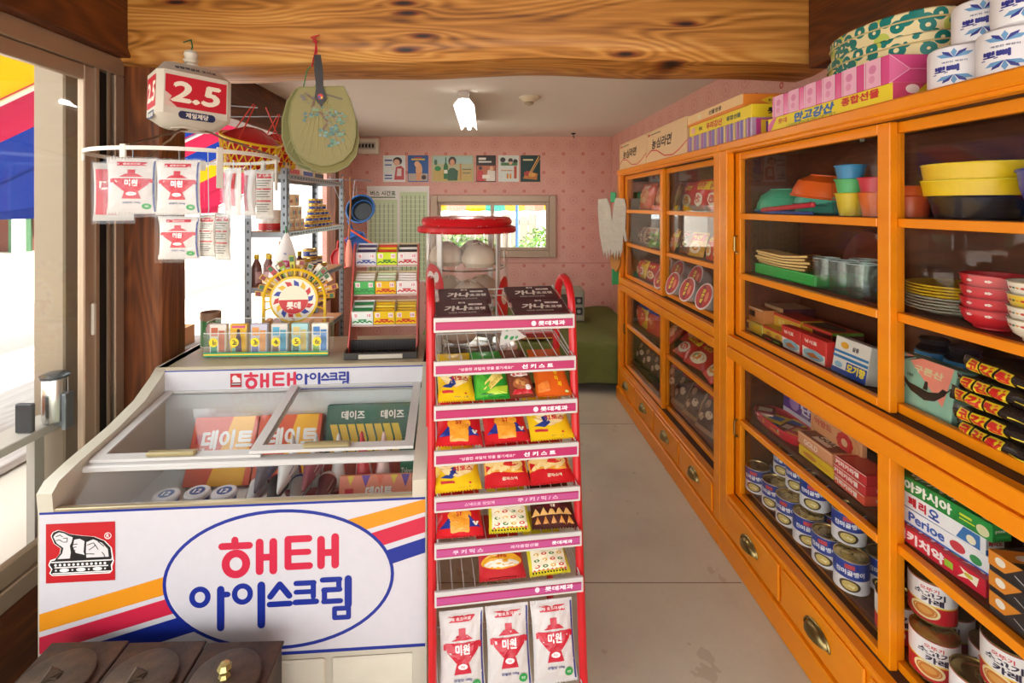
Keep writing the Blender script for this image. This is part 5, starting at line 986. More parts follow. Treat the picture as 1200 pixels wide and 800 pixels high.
# ================================================================ housewares hung in the back corner
HY = 4.62
def P_(x, y, Y=HY): return W(x, y, Y)
m = MB(); a = P_(398, 210); b = P_(436, 212); m.tube([(a.x-.12, HY, a.z), (a.x, HY, a.z), (b.x, HY, b.z)], .006, 6); o = obj('hanging_rod', m, STEEL); tag(o, 'thin metal rod in the back corner carrying sieve and dustpan', 'rod')
t = thing('sieve_basin', 'black sieve basin with blue rim hung in the back corner', 'sieve', P_(426, 248), (math.radians(70), math.radians(-20), 0)); m = MB(); m.lathe([(0, 0), (.08, .005), (.12, .05), (.13, .085)], 28); obj('mesh_bowl', m, pm('23282c', .4), t); m = MB(); m.tube([(.132*math.cos(2*PI*i/28), .132*math.sin(2*PI*i/28), .087) for i in range(28)], .009, 6, True); obj('rim', m, pm('1f5a9a', .35), t); m = MB(); m.tube([(.10*math.cos(2*PI*i/28), .10*math.sin(2*PI*i/28), .03) for i in range(28)], .005, 6, True); obj('band', m, pm('2a6ab0', .35), t)
m = MB(); m.tube([(0, .135, .087), (.02, .22, .09)], .004, 5); obj('hang_loop', m, STEEL, t)
def dustpan(label, loc, rot, c):
    t = thing('dustpan', label, 'dustpan', loc, rot, 'plastic dustpans'); m = MB(); m.ext([(-.09, -.22), (.09, -.22), (.075, -.06), (.02, -.02), (-.02, -.02), (-.075, -.06)], -.004, .004, 'Y'); obj('pan', m, pm(c, .35), t)
    m = MB(); m.box(-.09, -.05, -.22, -.08, -.004, -.06, .003); m.box(.08, -.05, -.22, .09, -.004, -.06, .003); m.box(-.075, -.05, -.075, .075, -.004, -.06, .003); obj('side_wall', m, pm(c, .35), t)
    m = MB(); m.tube([(0, 0, -.04), (0, 0, .09)], .013, 8); obj('handle', m, pm(c, .35), t); m = MB(); m.tube([(0, 0, .085), (0, 0, .52)], .003, 5); obj('hang_string', m, STEEL, t); return t
dustpan('blue plastic dustpan hung under the sieve basin', P_(414, 268) + Vector((0, -.05, 0)), (0, math.radians(-22), .2), '1f62b4')
dustpan('red plastic dustpan hung behind the blue one', P_(409, 275), (0, math.radians(6), 0), 'c8322e')
t = thing('orange_stick', 'orange plastic stick leaning across the blue dustpan', 'stick', P_(424, 275) + Vector((0, -.1, 0))); m = MB(); m.tube([(-.09, 0, .06), (.11, 0, -.07)], .009, 8); obj('stick_shaft', m, pm('e0582a', .35), t); m = MB(); m.tube([(.11, 0, -.07), (.13, 0, -.083)], .012, 8); obj('tip', m, pm('c8402a', .35), t)
for i, x in enumerate((401, 409)):
    t = thing('hand_broom', 'pink headed broom with thin brown stick, ' + ('left one' if i == 0 else 'right one'), 'broom', P_(x, 313, 4.4), 0, 'pink hung brooms'); m = MB(); m.lathe([(0, 0), (.028, .005), (.036, .06), (.03, .16), (.014, .24), (0, .25)], 14); obj('broom_head', m, pm('e0907c', .6), t); m = MB(); m.tube([(0, 0, .24), (.015, 0, .55), (.01, .0, .80)], .008, 6); obj('stick', m, pm('8a5a30', .6), t)
t = thing('red_scoop', 'red round scoop hung low behind the pink brooms', 'scoop', P_(401, 303, 4.55)); m = MB(); m.lathe([(0, -.01), (.09, 0), (.10, .03), (.095, .035)], 24, (0, 0, 0), 1, 1, Matrix.Rotation(math.radians(80), 4, 'X')); obj('scoop_bowl', m, pm('cc3a38', .4), t); m = MB(); m.tube([(0, 0, .09), (0, .0, .24)], .008, 6); obj('handle', m, pm('cc3a38', .4), t); m = MB(); m.tube([(0, 0, .23), (0, .05, .735)], .003, 5); obj('hang_string', m, STEEL, t)

# ================================================================ iron stove boxes in front of the freezer
def rust(name, a, b, c):
    t = NT(name); n1 = t.noise(t.coord(), 9, 6, .7); n2 = t.noise(t.coord((1, 1, 1), (3, 2, 1)), 34, 4, .7)
    t.base(t.mix(t.math('MULTIPLY', n2, .6), t.ramp(n1, [(.32, a), (.5, b), (.68, c)]), lin('241a14')), .55, .3); t.bump(n2, .5, .003); return t.m
IRON = rust('rusty_iron', '2a201a', '4a3426', '6e4626'); IRON2 = rust('worn_iron', '3a3028', '5c4a3a', '7a5c42')
for i in range(3):
    t = thing('stove_box', 'rusty square iron stove box with round lid, ' + ('leftmost', 'middle', 'rightmost with shiny knob')[i] + ' of three', 'stove', (-1.075 + i*.212, 1.235, 0), math.radians(2), 'iron stove boxes'); hz = .305
    m = MB(); m.box(-.1, -.12, 0, .1, .115, hz, .006); obj('box_casing', m, IRON, t); m = MB(); m.box(-.104, -.124, hz, .104, .119, hz+.008, .003); obj('top_plate', m, IRON, t)
    m = MB(); m.lathe([(.080, hz+.008), (.084, hz+.012), (.084, hz+.02), (.078, hz+.024), (0, hz+.026)], 32); l_ = obj('round_lid', m, IRON2, t)
    m = MB()
    if i < 2: m.ext([(-.03, hz+.024), (-.006, hz+.052), (.018, hz+.024)], -.004, .004, 'Y', Matrix.Rotation(.7, 4, 'Z')); m.box(-.012, -.01, hz+.024, .012, .01, hz+.03); obj('lid_grip', m, IRON2, l_)
    else: m.lathe([(0, hz+.024), (.016, hz+.024), (.012, hz+.034), (.018, hz+.046), (.012, hz+.056), (0, hz+.058)], 7); obj('foil_knob', m, pm('b8a86a', .25, .7, .5, 40), l_)

# ================================================================ back wall: posters, table, meter box, lamp, detector
def onwall(x0, x1, y0, y1): a = W(x0, y0, YB); b = W(x1, y1, YB); return (a.x+b.x)/2, (a.z+b.z)/2, b.x-a.x, a.z-b.z
posters = [((449,475,182,213), 'e6ebe8', 'vintage poster of a dark-haired person with a cup, leftmost', [('r', .05, .8, .4, .86, '34509a'), ('r', .05, .62, .38, .67, '3a5ab0'), ('r', .05, .2, .4, .25, '34509a'), ('r', .05, .08, .4, .13, '34509a'), ('c', .66, .8, .22, .16, '2a2020'), ('c', .62, .74, .15, .13, 'e2b498'), ('p', [(.5,.05),(.98,.05),(.98,.5),(.82,.62),(.58,.56)], 'c24a4a'), ('p', [(.62,.2),(.85,.2),(.85,.5),(.65,.5)], 'e6d8d4'), ('c', .45, .5, .1, .08, 'e8e4da')]),
    ((478,502,182,213), '2a5a9c', 'deep blue vintage poster with an orange figure', [('r', 0, 0, 1, .3, 'b8a898'), ('c', .55, .45, .17, .28, 'e0a878'), ('c', .45, .68, .14, .12, 'e6b488'), ('p', [(.4,.02),(.62,.02),(.68,.35),(.4,.35)], 'dc9c6c'), ('r', .15, .84, .85, .9, 'e8c23a'), ('r', .3, .92, .7, .96, 'c83a3a'), ('c', .8, .15, .12, .09, '3a2420')]),
    ((506,555,182,213), 'b8b890', 'wide vintage poster with a green bottle and person in green', [('r', 0, 0, 1, .45, 'c2a860'), ('r', 0, .7, 1, 1, 'a8c4bc'), ('c', .49, .8, .1, .18, '3a2a24'), ('c', .49, .74, .06, .14, 'd49a78'), ('p', [(.37,.02),(.62,.02),(.64,.4),(.54,.52),(.44,.52),(.36,.4)], '2a5a3c'), ('p', [(.27,.08),(.38,.08),(.38,.6),(.34,.75),(.34,.95),(.31,.95),(.31,.75),(.27,.6)], '1f6a38'), ('r', .28, .3, .37, .45, 'e6e0d0'), ('c', .12, .5, .08, .1, '2f8a4a'), ('c', .07, .75, .04, .12, '3a6a4a'), ('r', .68, .05, .72, .7, 'b87a3a'), ('r', .75, .3, .95, .34, '5a5a4a'), ('r', .75, .45, .98, .49, '5a5a4a')]),
    ((558,581,182,213), '2c2422', 'dark topped vintage poster of people dining', [('r', 0, 0, 1, .62, 'b8643c'), ('r', .1, .85, .5, .94, 'e6e2da'), ('r', .1, .74, .8, .8, 'e6e2da'), ('p', [(0,0),(.4,0),(.35,.4),(.05,.45)], 'c2282e'), ('c', .2, .52, .1, .08, '3a2420'), ('p', [(.5,0),(1,0),(1,.4),(.6,.45)], 'e2d8cc'), ('c', .8, .5, .1, .09, 'd8a888'), ('r', .3, .1, .7, .25, 'f0e8dc')]),
    ((584,608,182,213), 'd8e0d8', 'pale vintage poster of a group with bottles', [('c', .2, .85, .14, .1, '2a2a28'), ('c', .6, .82, .12, .1, '3a2a24'), ('c', .85, .78, .12, .1, '2a2420'), ('r', .1, .62, .95, .74, '4a7a4a'), ('c', .6, .72, .09, .07, 'e0b090'), ('r', .78, .1, .92, .6, 'b8481f'), ('r', .4, .1, .5, .3, 'd8902c'), ('r', .55, .1, .65, .3, 'd8902c'), ('r', .1, .4, .7, .45, 'c8a07a')]),
    ((610,633,182,213), '123a38', 'dark teal vintage poster of a grilled dish with chopsticks, rightmost', [('r', .1, .82, .65, .88, 'e6dca8'), ('p', [(.1,.1),(.85,.05),(.9,.3),(.3,.4)], 'b8742c'), ('c', .4, .3, .25, .1, 'a8362a'), ('c', .6, .25, .2, .08, 'd8a04a'), ('l', [(.45,.3),(.95,.98)], .012, 'd8a860'), ('l', [(.5,.25),(1.0,.9)], .010, 'c89850')])]
for (b, c, lab, art) in posters:
    x, z, w, h = onwall(*b); t = thing('poster', lab, 'poster', (x, YB-.003, z), 0, 'vintage posters on the back wall'); m = MB(); m.box(-w/2, -.0015, -h/2, w/2, .0015, h/2); obj('sheet', m, pm(c, .5), t); prints(t, [(Flat((0, -.0015, 0), (1,0,0), (0,0,1), w*.94, h*.94), art)])
x, z, w, h = onwall(430, 503, 218, 330); t = thing('timetable_sheet', 'large pale green printed timetable sheet on the back wall', 'poster', (x, YB-.004, z)); m = MB(); m.box(-w/2, -.003, -h/2, w/2, .003, h/2); obj('sheet', m, pm('ece8e0', .5), t)
sp = [('r', .03, .02, .49, .86, 'c8d8ac'), ('r', .53, .02, .97, .94, 'c8d8ac'), ('t', .26, .925, .05, '버스 시간표', '4a5a3a', .04, .4), ('r', .05, .875, .46, .89, '7a8a6a')] + [('r', .06+.07*i, .04, .075+.07*i, .82, '8a9a78') for i in range(6)] + [('r', .56+.07*i, .04, .575+.07*i, .9, '8a9a78') for i in range(6)] + [('r', .04, .06+.05*i, .48, .064+.05*i, 'e8ecd8') for i in range(16)] + [('r', .54, .06+.05*i, .96, .064+.05*i, 'e8ecd8') for i in range(17)]
prints(t, [(Flat((0, -.003, 0), (1,0,0), (0,0,1), w, h), sp)])
x, z, w, h = onwall(418, 445, 163, 181); t = thing('switch_box', 'white electric breaker box with black switches high on the back wall', 'switch box', (x, YB, z)); m = MB(); m.box(-w/2, -.07, -h/2, w/2, 0, h/2, .008); obj('housing', m, pm('e2dccb', .4), t); m = MB(); m.box(-w*.38, -.073, -h*.2, w*.38, -.07, h*.25, .002); obj('window_slot', m, pm('bdb6a6', .4), t)
for i in range(5): m = MB(); m.box(-w*.34+i*.036, -.082, -h*.1, -w*.34+i*.036+.022, -.073, h*.14, .002); obj('breaker_switch', m, BLACK, t)
lx = -.145; lamp = thing('fluorescent_lamp', 'white fluorescent ceiling lamp with glowing tube over the aisle', 'lamp', (lx, 3.45, ZC)); m = MB(); m.box(-.04, -.17, -.022, .04, 1.0, 0, .004); m.box(-.032, -.19, -.05, .032, -.165, -.0, .004); m.box(-.032, .98, -.05, .032, 1.0, -.0, .004); obj('base_channel', m, WHITE, lamp)
m = MB(); m.ext([(-.02, -.022), (-.075, -.085), (-.07, -.088), (-.014, -.026)], -.15, .97, 'Y'); obj('reflector', m, WHITE, lamp); m = MB(); m.ext([(.02, -.022), (.075, -.085), (.07, -.088), (.014, -.026)], -.15, .97, 'Y'); obj('reflector', m, WHITE, lamp)
e = NT('lit_tube'); e.b.inputs['Emission Color'].default_value = (1, .97, .9, 1); e.b.inputs['Emission Strength'].default_value = 30; e.b.inputs['Base Color'].default_value = (1, 1, 1, 1)
m = MB(); m.tube([(0, -.165, -.065), (0, .985, -.065)], .016, 12); obj('tube', m, e.m, lamp)
t = thing('smoke_detector', 'round cream smoke detector on the ceiling right of the lamp', 'detector', (W(620, 0, 3.45).x, 3.45, ZC)); m = MB(); m.lathe([(0, -.055), (.02, -.052), (.03, -.035), (.055, -.025), (.068, -.012), (.07, 0)], 24); obj('housing', m, pm('d8cdb4', .5), t); m = MB(); m.lathe([(.03, -.036), (.034, -.045), (.02, -.054)], 16); obj('sensor_grille', m, pm('a89a80', .5), t)
t = thing('ceiling_hook', 'tiny dark hook in the ceiling near the back right', 'hook', (W(672, 0, 5.2).x, 5.2, ZC)); m = MB(); m.lathe([(0, -.012), (.02, -.01), (.024, 0)], 12); obj('plate', m, BLACK, t); m = MB(); m.tube([(0, 0, -.01), (0, 0, -.04), (.012, 0, -.05)], .005, 6); obj('hook_tip', m, BLACK, t)

# ================================================================ bed with olive blanket
bd = thing('bed', 'low bed under an olive green blanket across the back of the shop', 'bed', (.40, 4.70, 0)); bw, bdp, bh = 1.86, 1.44, .39
m = MB(); m.box(-bw/2, -bdp/2+.03, .20, bw/2, bdp/2, .27, .005); obj('bed_frame', m, dark_wood, bd)
for x in (-bw/2+.06, bw/2-.06):
    for y in (-bdp/2+.08, bdp/2-.06): m = MB(); m.box(x-.03, y-.03, 0, x+.03, y+.03, .20); obj('leg', m, dark_wood, bd)
m = MB(); m.box(-bw/2+.01, -bdp/2+.03, .27, bw/2-.01, bdp/2-.01, .37, .02); obj('mattress', m, pm('8a8a70', .8), bd)
def bl(u, v):
    x = -bw/2-.01 + (bw+.02)*u; s_ = v*1.75
    n = .006*math.sin(x*9+v*7) + .005*math.sin(x*17-v*13)
    if s_ < 1.42: y = bdp/2-.005 - s_; z = bh + n
    else:
        q = (s_-1.42); y = -bdp/2 - .012 - .02*min(1, q*8) - .012*math.sin(x*12)*min(1, q*6); z = bh - max(0, q*.95 - .01) + n
    return (x, y, z)
m = MB(); m.grid(bl, 60, 50); obj('blanket', m, pm('626a32', .9, 0, .2, 18, .3, 'olive_wool'), bd, 80)
tvx = W(664, 0, 4.72).x
tv = thing('old_radio', 'grey box radio with two black dial windows on the bed', 'radio', (tvx-.05, 4.80, bh+.012), math.radians(-4)); m = MB(); m.box(-.22, -.12, 0, .22, .14, .30, .012); obj('case', m, pm('8c8a78', .5), tv); m = MB(); m.box(-.18, -.124, .04, .10, -.12, .26, .002); obj('speaker_cloth', m, pm('4a4638', .8), tv)
for z in (.10, .20): m = MB(); m.box(.125, -.127, z-.035, .20, -.12, z+.035, .004); d_ = obj('dial_panel', m, BLACK, tv); m = MB(); m.lathe([(0, .0), (.018, .0), (.016, .014), (0, .015)], 14, (0, 0, 0), 1, 1, Matrix.Translation((.165, -.127, z)) @ Matrix.Rotation(PI/2, 4, 'X')); obj('knob', m, pm('8a8a84', .4), d_)
t = carton('red_tin_box', 'flat red box lying on the bed behind the rack', 'box', (W(628, 0, 4.1).x, 4.14, bh+.012), .1, .27, .16, .05, 'b02a22', {'front': [('r', .05, .1, .95, .3, 'd8b85a')], 'top': [('r', .1, .1, .9, .9, 'c23a2e')]})

# ================================================================ stacked on the cabinets
CZ = H + .2685; VA = -PI/2                      # VA turns a thing's front to the aisle
def yy(x, X): return F*X/(x - CX)
def topbox(name, label, x0, x1, X, z, d, h, c, jobs, group=None, **k):
    ya, yb = yy(x0, X), yy(x1, X); return carton(name, label, 'box', (X + d/2, (ya+yb)/2, z), VA, ya-yb, d, h, c, jobs, group, **k)
def ramen(): return [('l', [(0, .22), (.15, .38), (.3, .34), (.5, .12), (.7, .08), (.85, .18), (1, .36)], .007, 'cc2a2e'), ('r', .06, .84, .11, .92, 'c22a2e'), ('r', .13, .86, .4, .89, '5a4a3a'), ('t', .42, .56, .3, '농심라면', '241c18', .03, .5, .2)]
topbox('ramen_carton', 'smaller looking far beige ramen carton with red wave on the cabinet top', 726, 757, 1.055, CZ, .24, .20, 'dcb98a', {'front': ramen()}, 'ramen cartons')
topbox('ramen_carton', 'nearer beige ramen carton with red wave beside the striped gift box', 757.4, 805, 1.055, CZ, .24, .20, 'dfbd8e', {'front': ramen()}, 'ramen cartons')
st_ = [('r', i/22, 0, i/22+.024, 1, ('a85a9a', '7a6ab0', 'd8b86a')[i % 3]) for i in range(22)]
sq = [x for i, c in enumerate(('c2448a', 'e8c23a', '6a4a9a', 'e0622a', 'c8dc4a', '8a3a8a')) for x in (('r', .06+.07*i, .06+.07*i, .94-.07*i, .94-.07*i, c),)]
topbox('gift_box', 'purple and gold striped gift box, lowest of three beside the ramen cartons', 806, 881, 1.05, CZ, .28, .078, 'b8a0b8', {'front': st_, 'right': sq, 'left': sq}, 'gift boxes', rough=.25)
topbox('gift_box', 'yellow gift box with red lettering on the striped one', 808, 881, 1.05, CZ+.0785, .28, .052, 'ecd02a', {'front': [('c', .08, .5, .04, .3, 'e8b0a8'), ('t', .22, .48, .34, '롯데', '3a3420', .04), ('t', .46, .48, .56, '우리강산', 'c8342a', .05, .26), ('t', .76, .5, .36, '종합선물', '4a5a3a', .04, .24)], 'left': [('t', .5, .5, .4, '롯데', '241c18', .06, .3)], 'right': [('t', .35, .5, .45, '롯데', '241c18', .06, .3)]}, 'gift boxes')
topbox('gift_box', 'orange gift box with cream front, top of three', 806, 871, 1.05, CZ+.131, .28, .055, 'e0822a', {'front': [('r', 0, .25, 1, 1, 'ecc48a'), ('t', .55, .6, .36, '선물영광', '2a2018', .04, .3), ('c', .25, .6, .04, .2, 'e8d8b0')], 'right': [('p', [(.25,.5),(.4,.8),(.55,.5),(.4,.2)], 'e8c22a'), ('t', .4, .5, .2, '롯데', '3a2818', .03)]}, 'gift boxes')
topbox('gift_box', 'long yellow assorted gift box with blue lettering under the pink one', 900, 1046, 1.05, CZ, .30, .048, 'ecd42a', {'front': [('p', [(0,0),(.0,.5),(.06,.95),(.10,.95),(.03,0)], 'd86a9a'), ('t', .16, .62, .36, '롯데', 'd2702a', .04, .09), ('t', .45, .58, .62, '만고강산', '2a62a8', .06, .36, .2), ('t', .80, .66, .46, '종합선물', 'c8342a', .05, .26), ('t', .42, .14, .18, 'LOTTE ASSORTED GIFT SET', '7a8a2a', .02, .6)], 'right': [('p', [(0,0),(0,1),(.3,1),(.12,0)], 'c8446a'), ('c', .17, .65, .06, .25, 'f0e0d8'), ('t', .55, .4, .45, '롯데', 'c8342a', .05, .25)]}, 'gift boxes')
topbox('gift_box', 'pink floral striped gift box with shiny wrapping on the yellow one', 905, 1042, 1.05, CZ+.0485, .30, .075, 'd8508a', {'front': [x for i in range(6) for x in (('r', .03+.165*i, 0, .12+.165*i, 1, 'ecb0c8'), ('c', .075+.165*i, .65, .025, .16, 'd880a8'), ('c', .07+.165*i, .3, .02, .14, 'e090b0'), ('r', .02+.165*i, 0, .026+.165*i, 1, 'f4d8e4'), ('r', .122+.165*i, 0, .128+.165*i, 1, 'f4d8e4'))], 'right': [('p', [(0,0),(.18,.5),(0,1)], 'e070a0'), ('l', [(0,1),(.18,.5),(0,0)], .002, 'f0b8d0'), ('l', [(.18,.5),(1,.5)], .002, 'e890b4'), ('l', [(.0,.02),(1,.02)], .002, 'f0b8d0')]}, 'gift boxes', rough=.22)
# flowered oval tins
def floral():
    t = NT('teal_flower_print'); v = t.coord(); vo = t.n('ShaderNodeTexVoronoi', Vector=v, Scale=30.0); v2 = t.n('ShaderNodeTexVoronoi', Vector=t.coord((1, 1, 1), (.7, .3, .1)), Scale=17.0)
    c = t.mix(t.math('LESS_THAN', v2.outputs['Distance'], .38), lin('e3d3a2'), lin('b8c25a')); c = t.mix(t.math('LESS_THAN', vo.outputs['Distance'], .54), c, lin('11756f')); c = t.mix(t.math('LESS_THAN', vo.outputs['Distance'], .2), c, lin('e6d8a8')); t.base(c, .35); return t.m
FLO = floral()
for i in range(2):
    z = CZ + .1240 + i*.064; sx_, sy_ = (.12, .20) if i == 0 else (.115, .19)
    t = thing('oval_tin', 'teal flowered oval tin, ' + ('lower of the two on the pink gift box' if i == 0 else 'upper one with the domed edge'), 'tin', (1.205, 1.475, z), 0, 'flowered tins')
    m = MB(); m.lathe([(0, 0), (1, 0), (1, .038)], 40, (0, 0, 0), sx_, sy_); obj('tin_body', m, FLO, t); m = MB(); m.lathe([(1.02, .036), (1.02, .058), (.99, .0625), (.9, .0635), (0, .0635)], 40, (0, 0, 0), sx_, sy_); obj('tin_lid', m, FLO, t)
    m = MB(); m.tube([(1.025*sx_*math.cos(2*PI*k/40), 1.025*sx_*math.sin(2*PI*k/40)*sy_/sx_, .036) for k in range(40)], .0025, 5, True); obj('lid_edge', m, pm('c8b882', .4), t)
# wrapped toilet rolls
def roll(label, loc, rot):
    t = thing('tissue_roll', label, 'tissue roll', loc, rot, 'wrapped tissue rolls'); r, h = .058, .104; m = MB(); m.lathe([(0, 0), (r*.8, 0), (r*.96, .006), (r, .016), (r, h-.016), (r*.96, h-.006), (r*.8, h), (0, h)], 28); obj('wrapped_roll', m, pm('ebe9ec', .35), t)
    S = Cyl(r, .008, h-.016, 2*PI); B1, B2 = '2a2f86', '6a9cc8'
    def leaf(u, v, du, dv, c): return ('p', [(u, v), (u+du*.35-dv*.10, v+dv*.35+du*.9), (u+du, v+dv), (u+du*.35+dv*.10, v+dv*.35-du*.9)], c)
    jb = []
    for u in (.5, .12, .87):
        jb.append((S, [('t', u-.02, .45, .17, '뽀삐', B1, .06, .14), ('l', [(u-.09, .33), (u-.01, .36)], .002, B1), ('t', u+.02, .62, .05, '깨끗한 화장지', '4a4a7a', .02, .12)]))
        for bx, by, sg in ((u+.02, .72, 1), (u+.02, .28, -1)):
            sp = []
            for a, c in ((90, B2), (55, B1), (125, B1), (30, B2), (150, B2)):
                a = math.radians(a); L = .13; dx, dy = L*math.cos(a)*.8, L*math.sin(a)*1.9*sg; nx, ny = -dy*.06, dx*.55
                sp.append(('p', [(bx+dx*.02, by+dy*.02), (bx+dx*.6+nx, by+dy*.6+ny), (bx+dx, by+dy), (bx+dx*.6-nx, by+dy*.6-ny)], c))
            jb.append((S, sp))
    prints(t, jb, .0008); return t
roll('white wrapped tissue roll on the cabinet top, lower row, beside the pink box', (1.125, 1.175, CZ), math.radians(-60))
roll('white wrapped tissue roll on the cabinet top, lower row, nearest the camera', (1.125, 1.055, CZ), math.radians(-66))
roll('white wrapped tissue roll in the upper row beside the flowered tins', (1.175, 1.165, CZ+.105), math.radians(-55))
roll('white wrapped tissue roll in the upper row at the picture edge', (1.15, 1.048, CZ+.105), math.radians(-60))
# gloves, brush and green clip hung at the far end of the cabinet
GXp, GYp = 1.03, 3.93
t = thing('work_gloves', 'pair of white cotton work gloves hung at the end of the cabinet', 'gloves', (1.005, 3.88, H-.40), math.radians(-20))
for k, (dx, rz) in enumerate(((-.038, -.09), (.022, .07))):
    m = MB(); M_ = Matrix.Translation((dx, -.04 - .02*k, .0)) @ Matrix.Rotation(rz, 4, 'Y'); pts = [(.035, .45), (.05, .38), (.055, .22), (.075, .13), (.06, .12), (.045, .17), (.045, .05), (.03, .0), (.022, .06), (.012, -.02), (.0, .05), (-.008, -.03), (-.02, .04), (-.03, .0), (-.042, .07), (-.05, .2), (-.045, .38), (-.035, .45)]
    m.ext(pts, -.012, .012, 'Y', M_); obj('glove', m, pm('c9c2b2', .9, 0, .2, 30, .5), t)
m = MB(); m.box(-.02, -.05, .42, .02, .0, .50, .005); obj('green_clip', m, pm('1f9a5a', .4), t)
t = thing('scrub_brush', 'oval brown scrubbing brush hung under the gloves', 'brush', (1.015, 3.86, H-.44), math.radians(-60)); m = MB(); m.lathe([(0, -.012), (.05, -.012), (.055, 0), (.05, .012), (0, .012)], 20, (0, 0, 0), 1, 1.5, Matrix.Rotation(PI/2, 4, 'X')); obj('wood_back', m, pm('b8782c', .5), t); m = MB(); m.lathe([(.0, .035), (.045, .035), (.048, .012)], 20, (0, 0, 0), 1, 1.5, Matrix.Rotation(-PI/2, 4, 'X')); obj('bristles', m, pm('3a2a1c', .9), t)
t = thing('green_tag', 'small green plastic strip hung below the brush', 'tag', (1.015, 3.86, H-.62)); m = MB(); m.box(-.03, -.004, 0, .03, .004, .12, .003); obj('strip', m, pm('1f9a5a', .4), t); m = MB(); m.tube([(0, 0, .118), (0, 0, .15)], .003, 5); obj('loop', m, pm('1f9a5a', .4), t)
# ================================================================ goods behind the cabinet glass
def cabox(name, label, x0, x1, z, d, h, c, jobs=None, X=1.135, yaw=0, group=None, tilt=0, **k):
    ya, yb = yy(x0, X), yy(x1, X); return carton(name, label, 'box', (X + d/2*math.cos(tilt), (ya+yb)/2, z + .001), (tilt, 0, VA + yaw) if tilt else VA + yaw, ya-yb, d, h, c, jobs, group, **k)
def vessel(name, label, cat, loc, prof, c, group=None, rot=0, n=28, jobs=None, rough=.35, rim=None, part='vessel_wall'):
    t = thing(name, label, cat, loc, rot, group); m = MB(); m.lathe(prof, n); obj(part, m, pm(c, rough) if isinstance(c, str) else c, t)
    if rim: r, z, tk, rc = rim; m = MB(); m.tube([(r*math.cos(2*PI*i/28), r*math.sin(2*PI*i/28), z) for i in range(28)], tk, 6, True); obj('rim', m, pm(rc, rough), t)
    if jobs: prints(t, jobs, .0008)
    return t
def bowl(r, h, foot=.5): return [(0, 0), (r*foot, 0), (r*foot, .004), (r*.84, h*.30), (r*.96, h*.66), (r, h), (r*.97, h), (r*.92, h*.66), (r*.78, h*.30), (0, .006)]
def inv(prof, h): return [(r, h - z) for r, z in prof]
z = S1 + .001
# --- near cabinet, upper far door, top shelf
b = bowl(.115, .088, .55); vessel('plastic_basin', 'green plastic basin upside down at the far end of the top shelf', 'basin', (1.235, 2.02, z+.012), inv(b, .088), '3fae86', 'plastic basins', rim=(.115, .004, .004, '2f9a74'))
vessel('plastic_plate', 'blue plastic plate under the upturned green basin', 'plate', (1.235, 2.02, z), [(0, 0), (.10, 0), (.122, .011), (.12, .012), (0, .004)], '2a62b8', None, rim=(.121, .0115, .002, '2a62b8'))
vessel('plastic_basin', 'dark teal colander basin upside down, lowest under the orange bowl', 'basin', (1.245, 1.79, z), inv(bowl(.11, .075), .075), '2a8a78', 'plastic basins', rim=(.11, .004, .004, '24504a'))
vessel('plastic_basin', 'light teal colander basin upside down, between dark teal and orange', 'basin', (1.245, 1.80, z+.028), inv(bowl(.108, .072), .072), '4fb49a', 'plastic basins', (.06, .05, 0), rim=(.108, .004, .004, '2a6a60'))
vessel('plastic_basin', 'orange plastic bowl upside down on the teal colanders', 'basin', (1.24, 1.81, z+.058), inv(bowl(.108, .085), .085), 'e8641a', 'plastic basins', (.12, .08, 0), rim=(.108, .004, .004, 'd85a18'))
t = thing('red_tray', 'flat red plastic tray leaning in front of the basins', 'tray', (1.118, 1.84, z+.0), (0, 0, VA)); m = MB(); m.box(-.16, -.008, .004, .16, .008, .022, .005, Matrix.Rotation(-.07, 4, 'Y') @ Matrix.Translation((0, 0, .012))); obj('tray_edge', m, pm('c8283a', .35), t); m = MB(); m.box(-.15, -.004, .0, .15, .006, .012, .003); obj('tray_base', m, pm('2a4a9a', .35), t)
for i, (y, zz, c, nm) in enumerate(((1.60, 0, 'ecd22a', 'yellow'), (1.60, .045, '5ac87a', 'green'), (1.60, .09, '3a9ad0', 'blue'), (1.50, 0, 'e8702a', 'orange'), (1.50, .045, 'd8344a', 'red'))):
    vessel('plastic_cup', '%s plastic cup in the bagged stack beside the basins' % nm, 'cup', (1.18, y, z+zz), [(0, 0), (.030, 0), (.042, .07), (.044, .072), (.040, .07), (.028, .004), (0, .004)], c, 'bagged plastic cups', rim=(.043, .071, .0025, c), part='cup_wall')
t = thing('clear_bag', 'clear knotted plastic bag around the coloured cups', 'bag', (1.18, 1.55, z)); m = MB()
m.grid(lambda u, v: ((.055 + .004*math.sin(u*40)) * math.cos(2*PI*u) * (1 if v < .75 else max(.05, 1-(v-.75)*4)), (.105 + .005*math.sin(u*31+v*9)) * math.sin(2*PI*u) * (1 if v < .75 else max(.05, 1-(v-.75)*4)), .24*v), 32, 14, True); obj('bag_film', m, WRAP, t, 60); m = MB(); m.tube([(0, 0, .235), (.004, .01, .255)], .006, 6); obj('knot', m, pm('d8dcd8', .4), t)
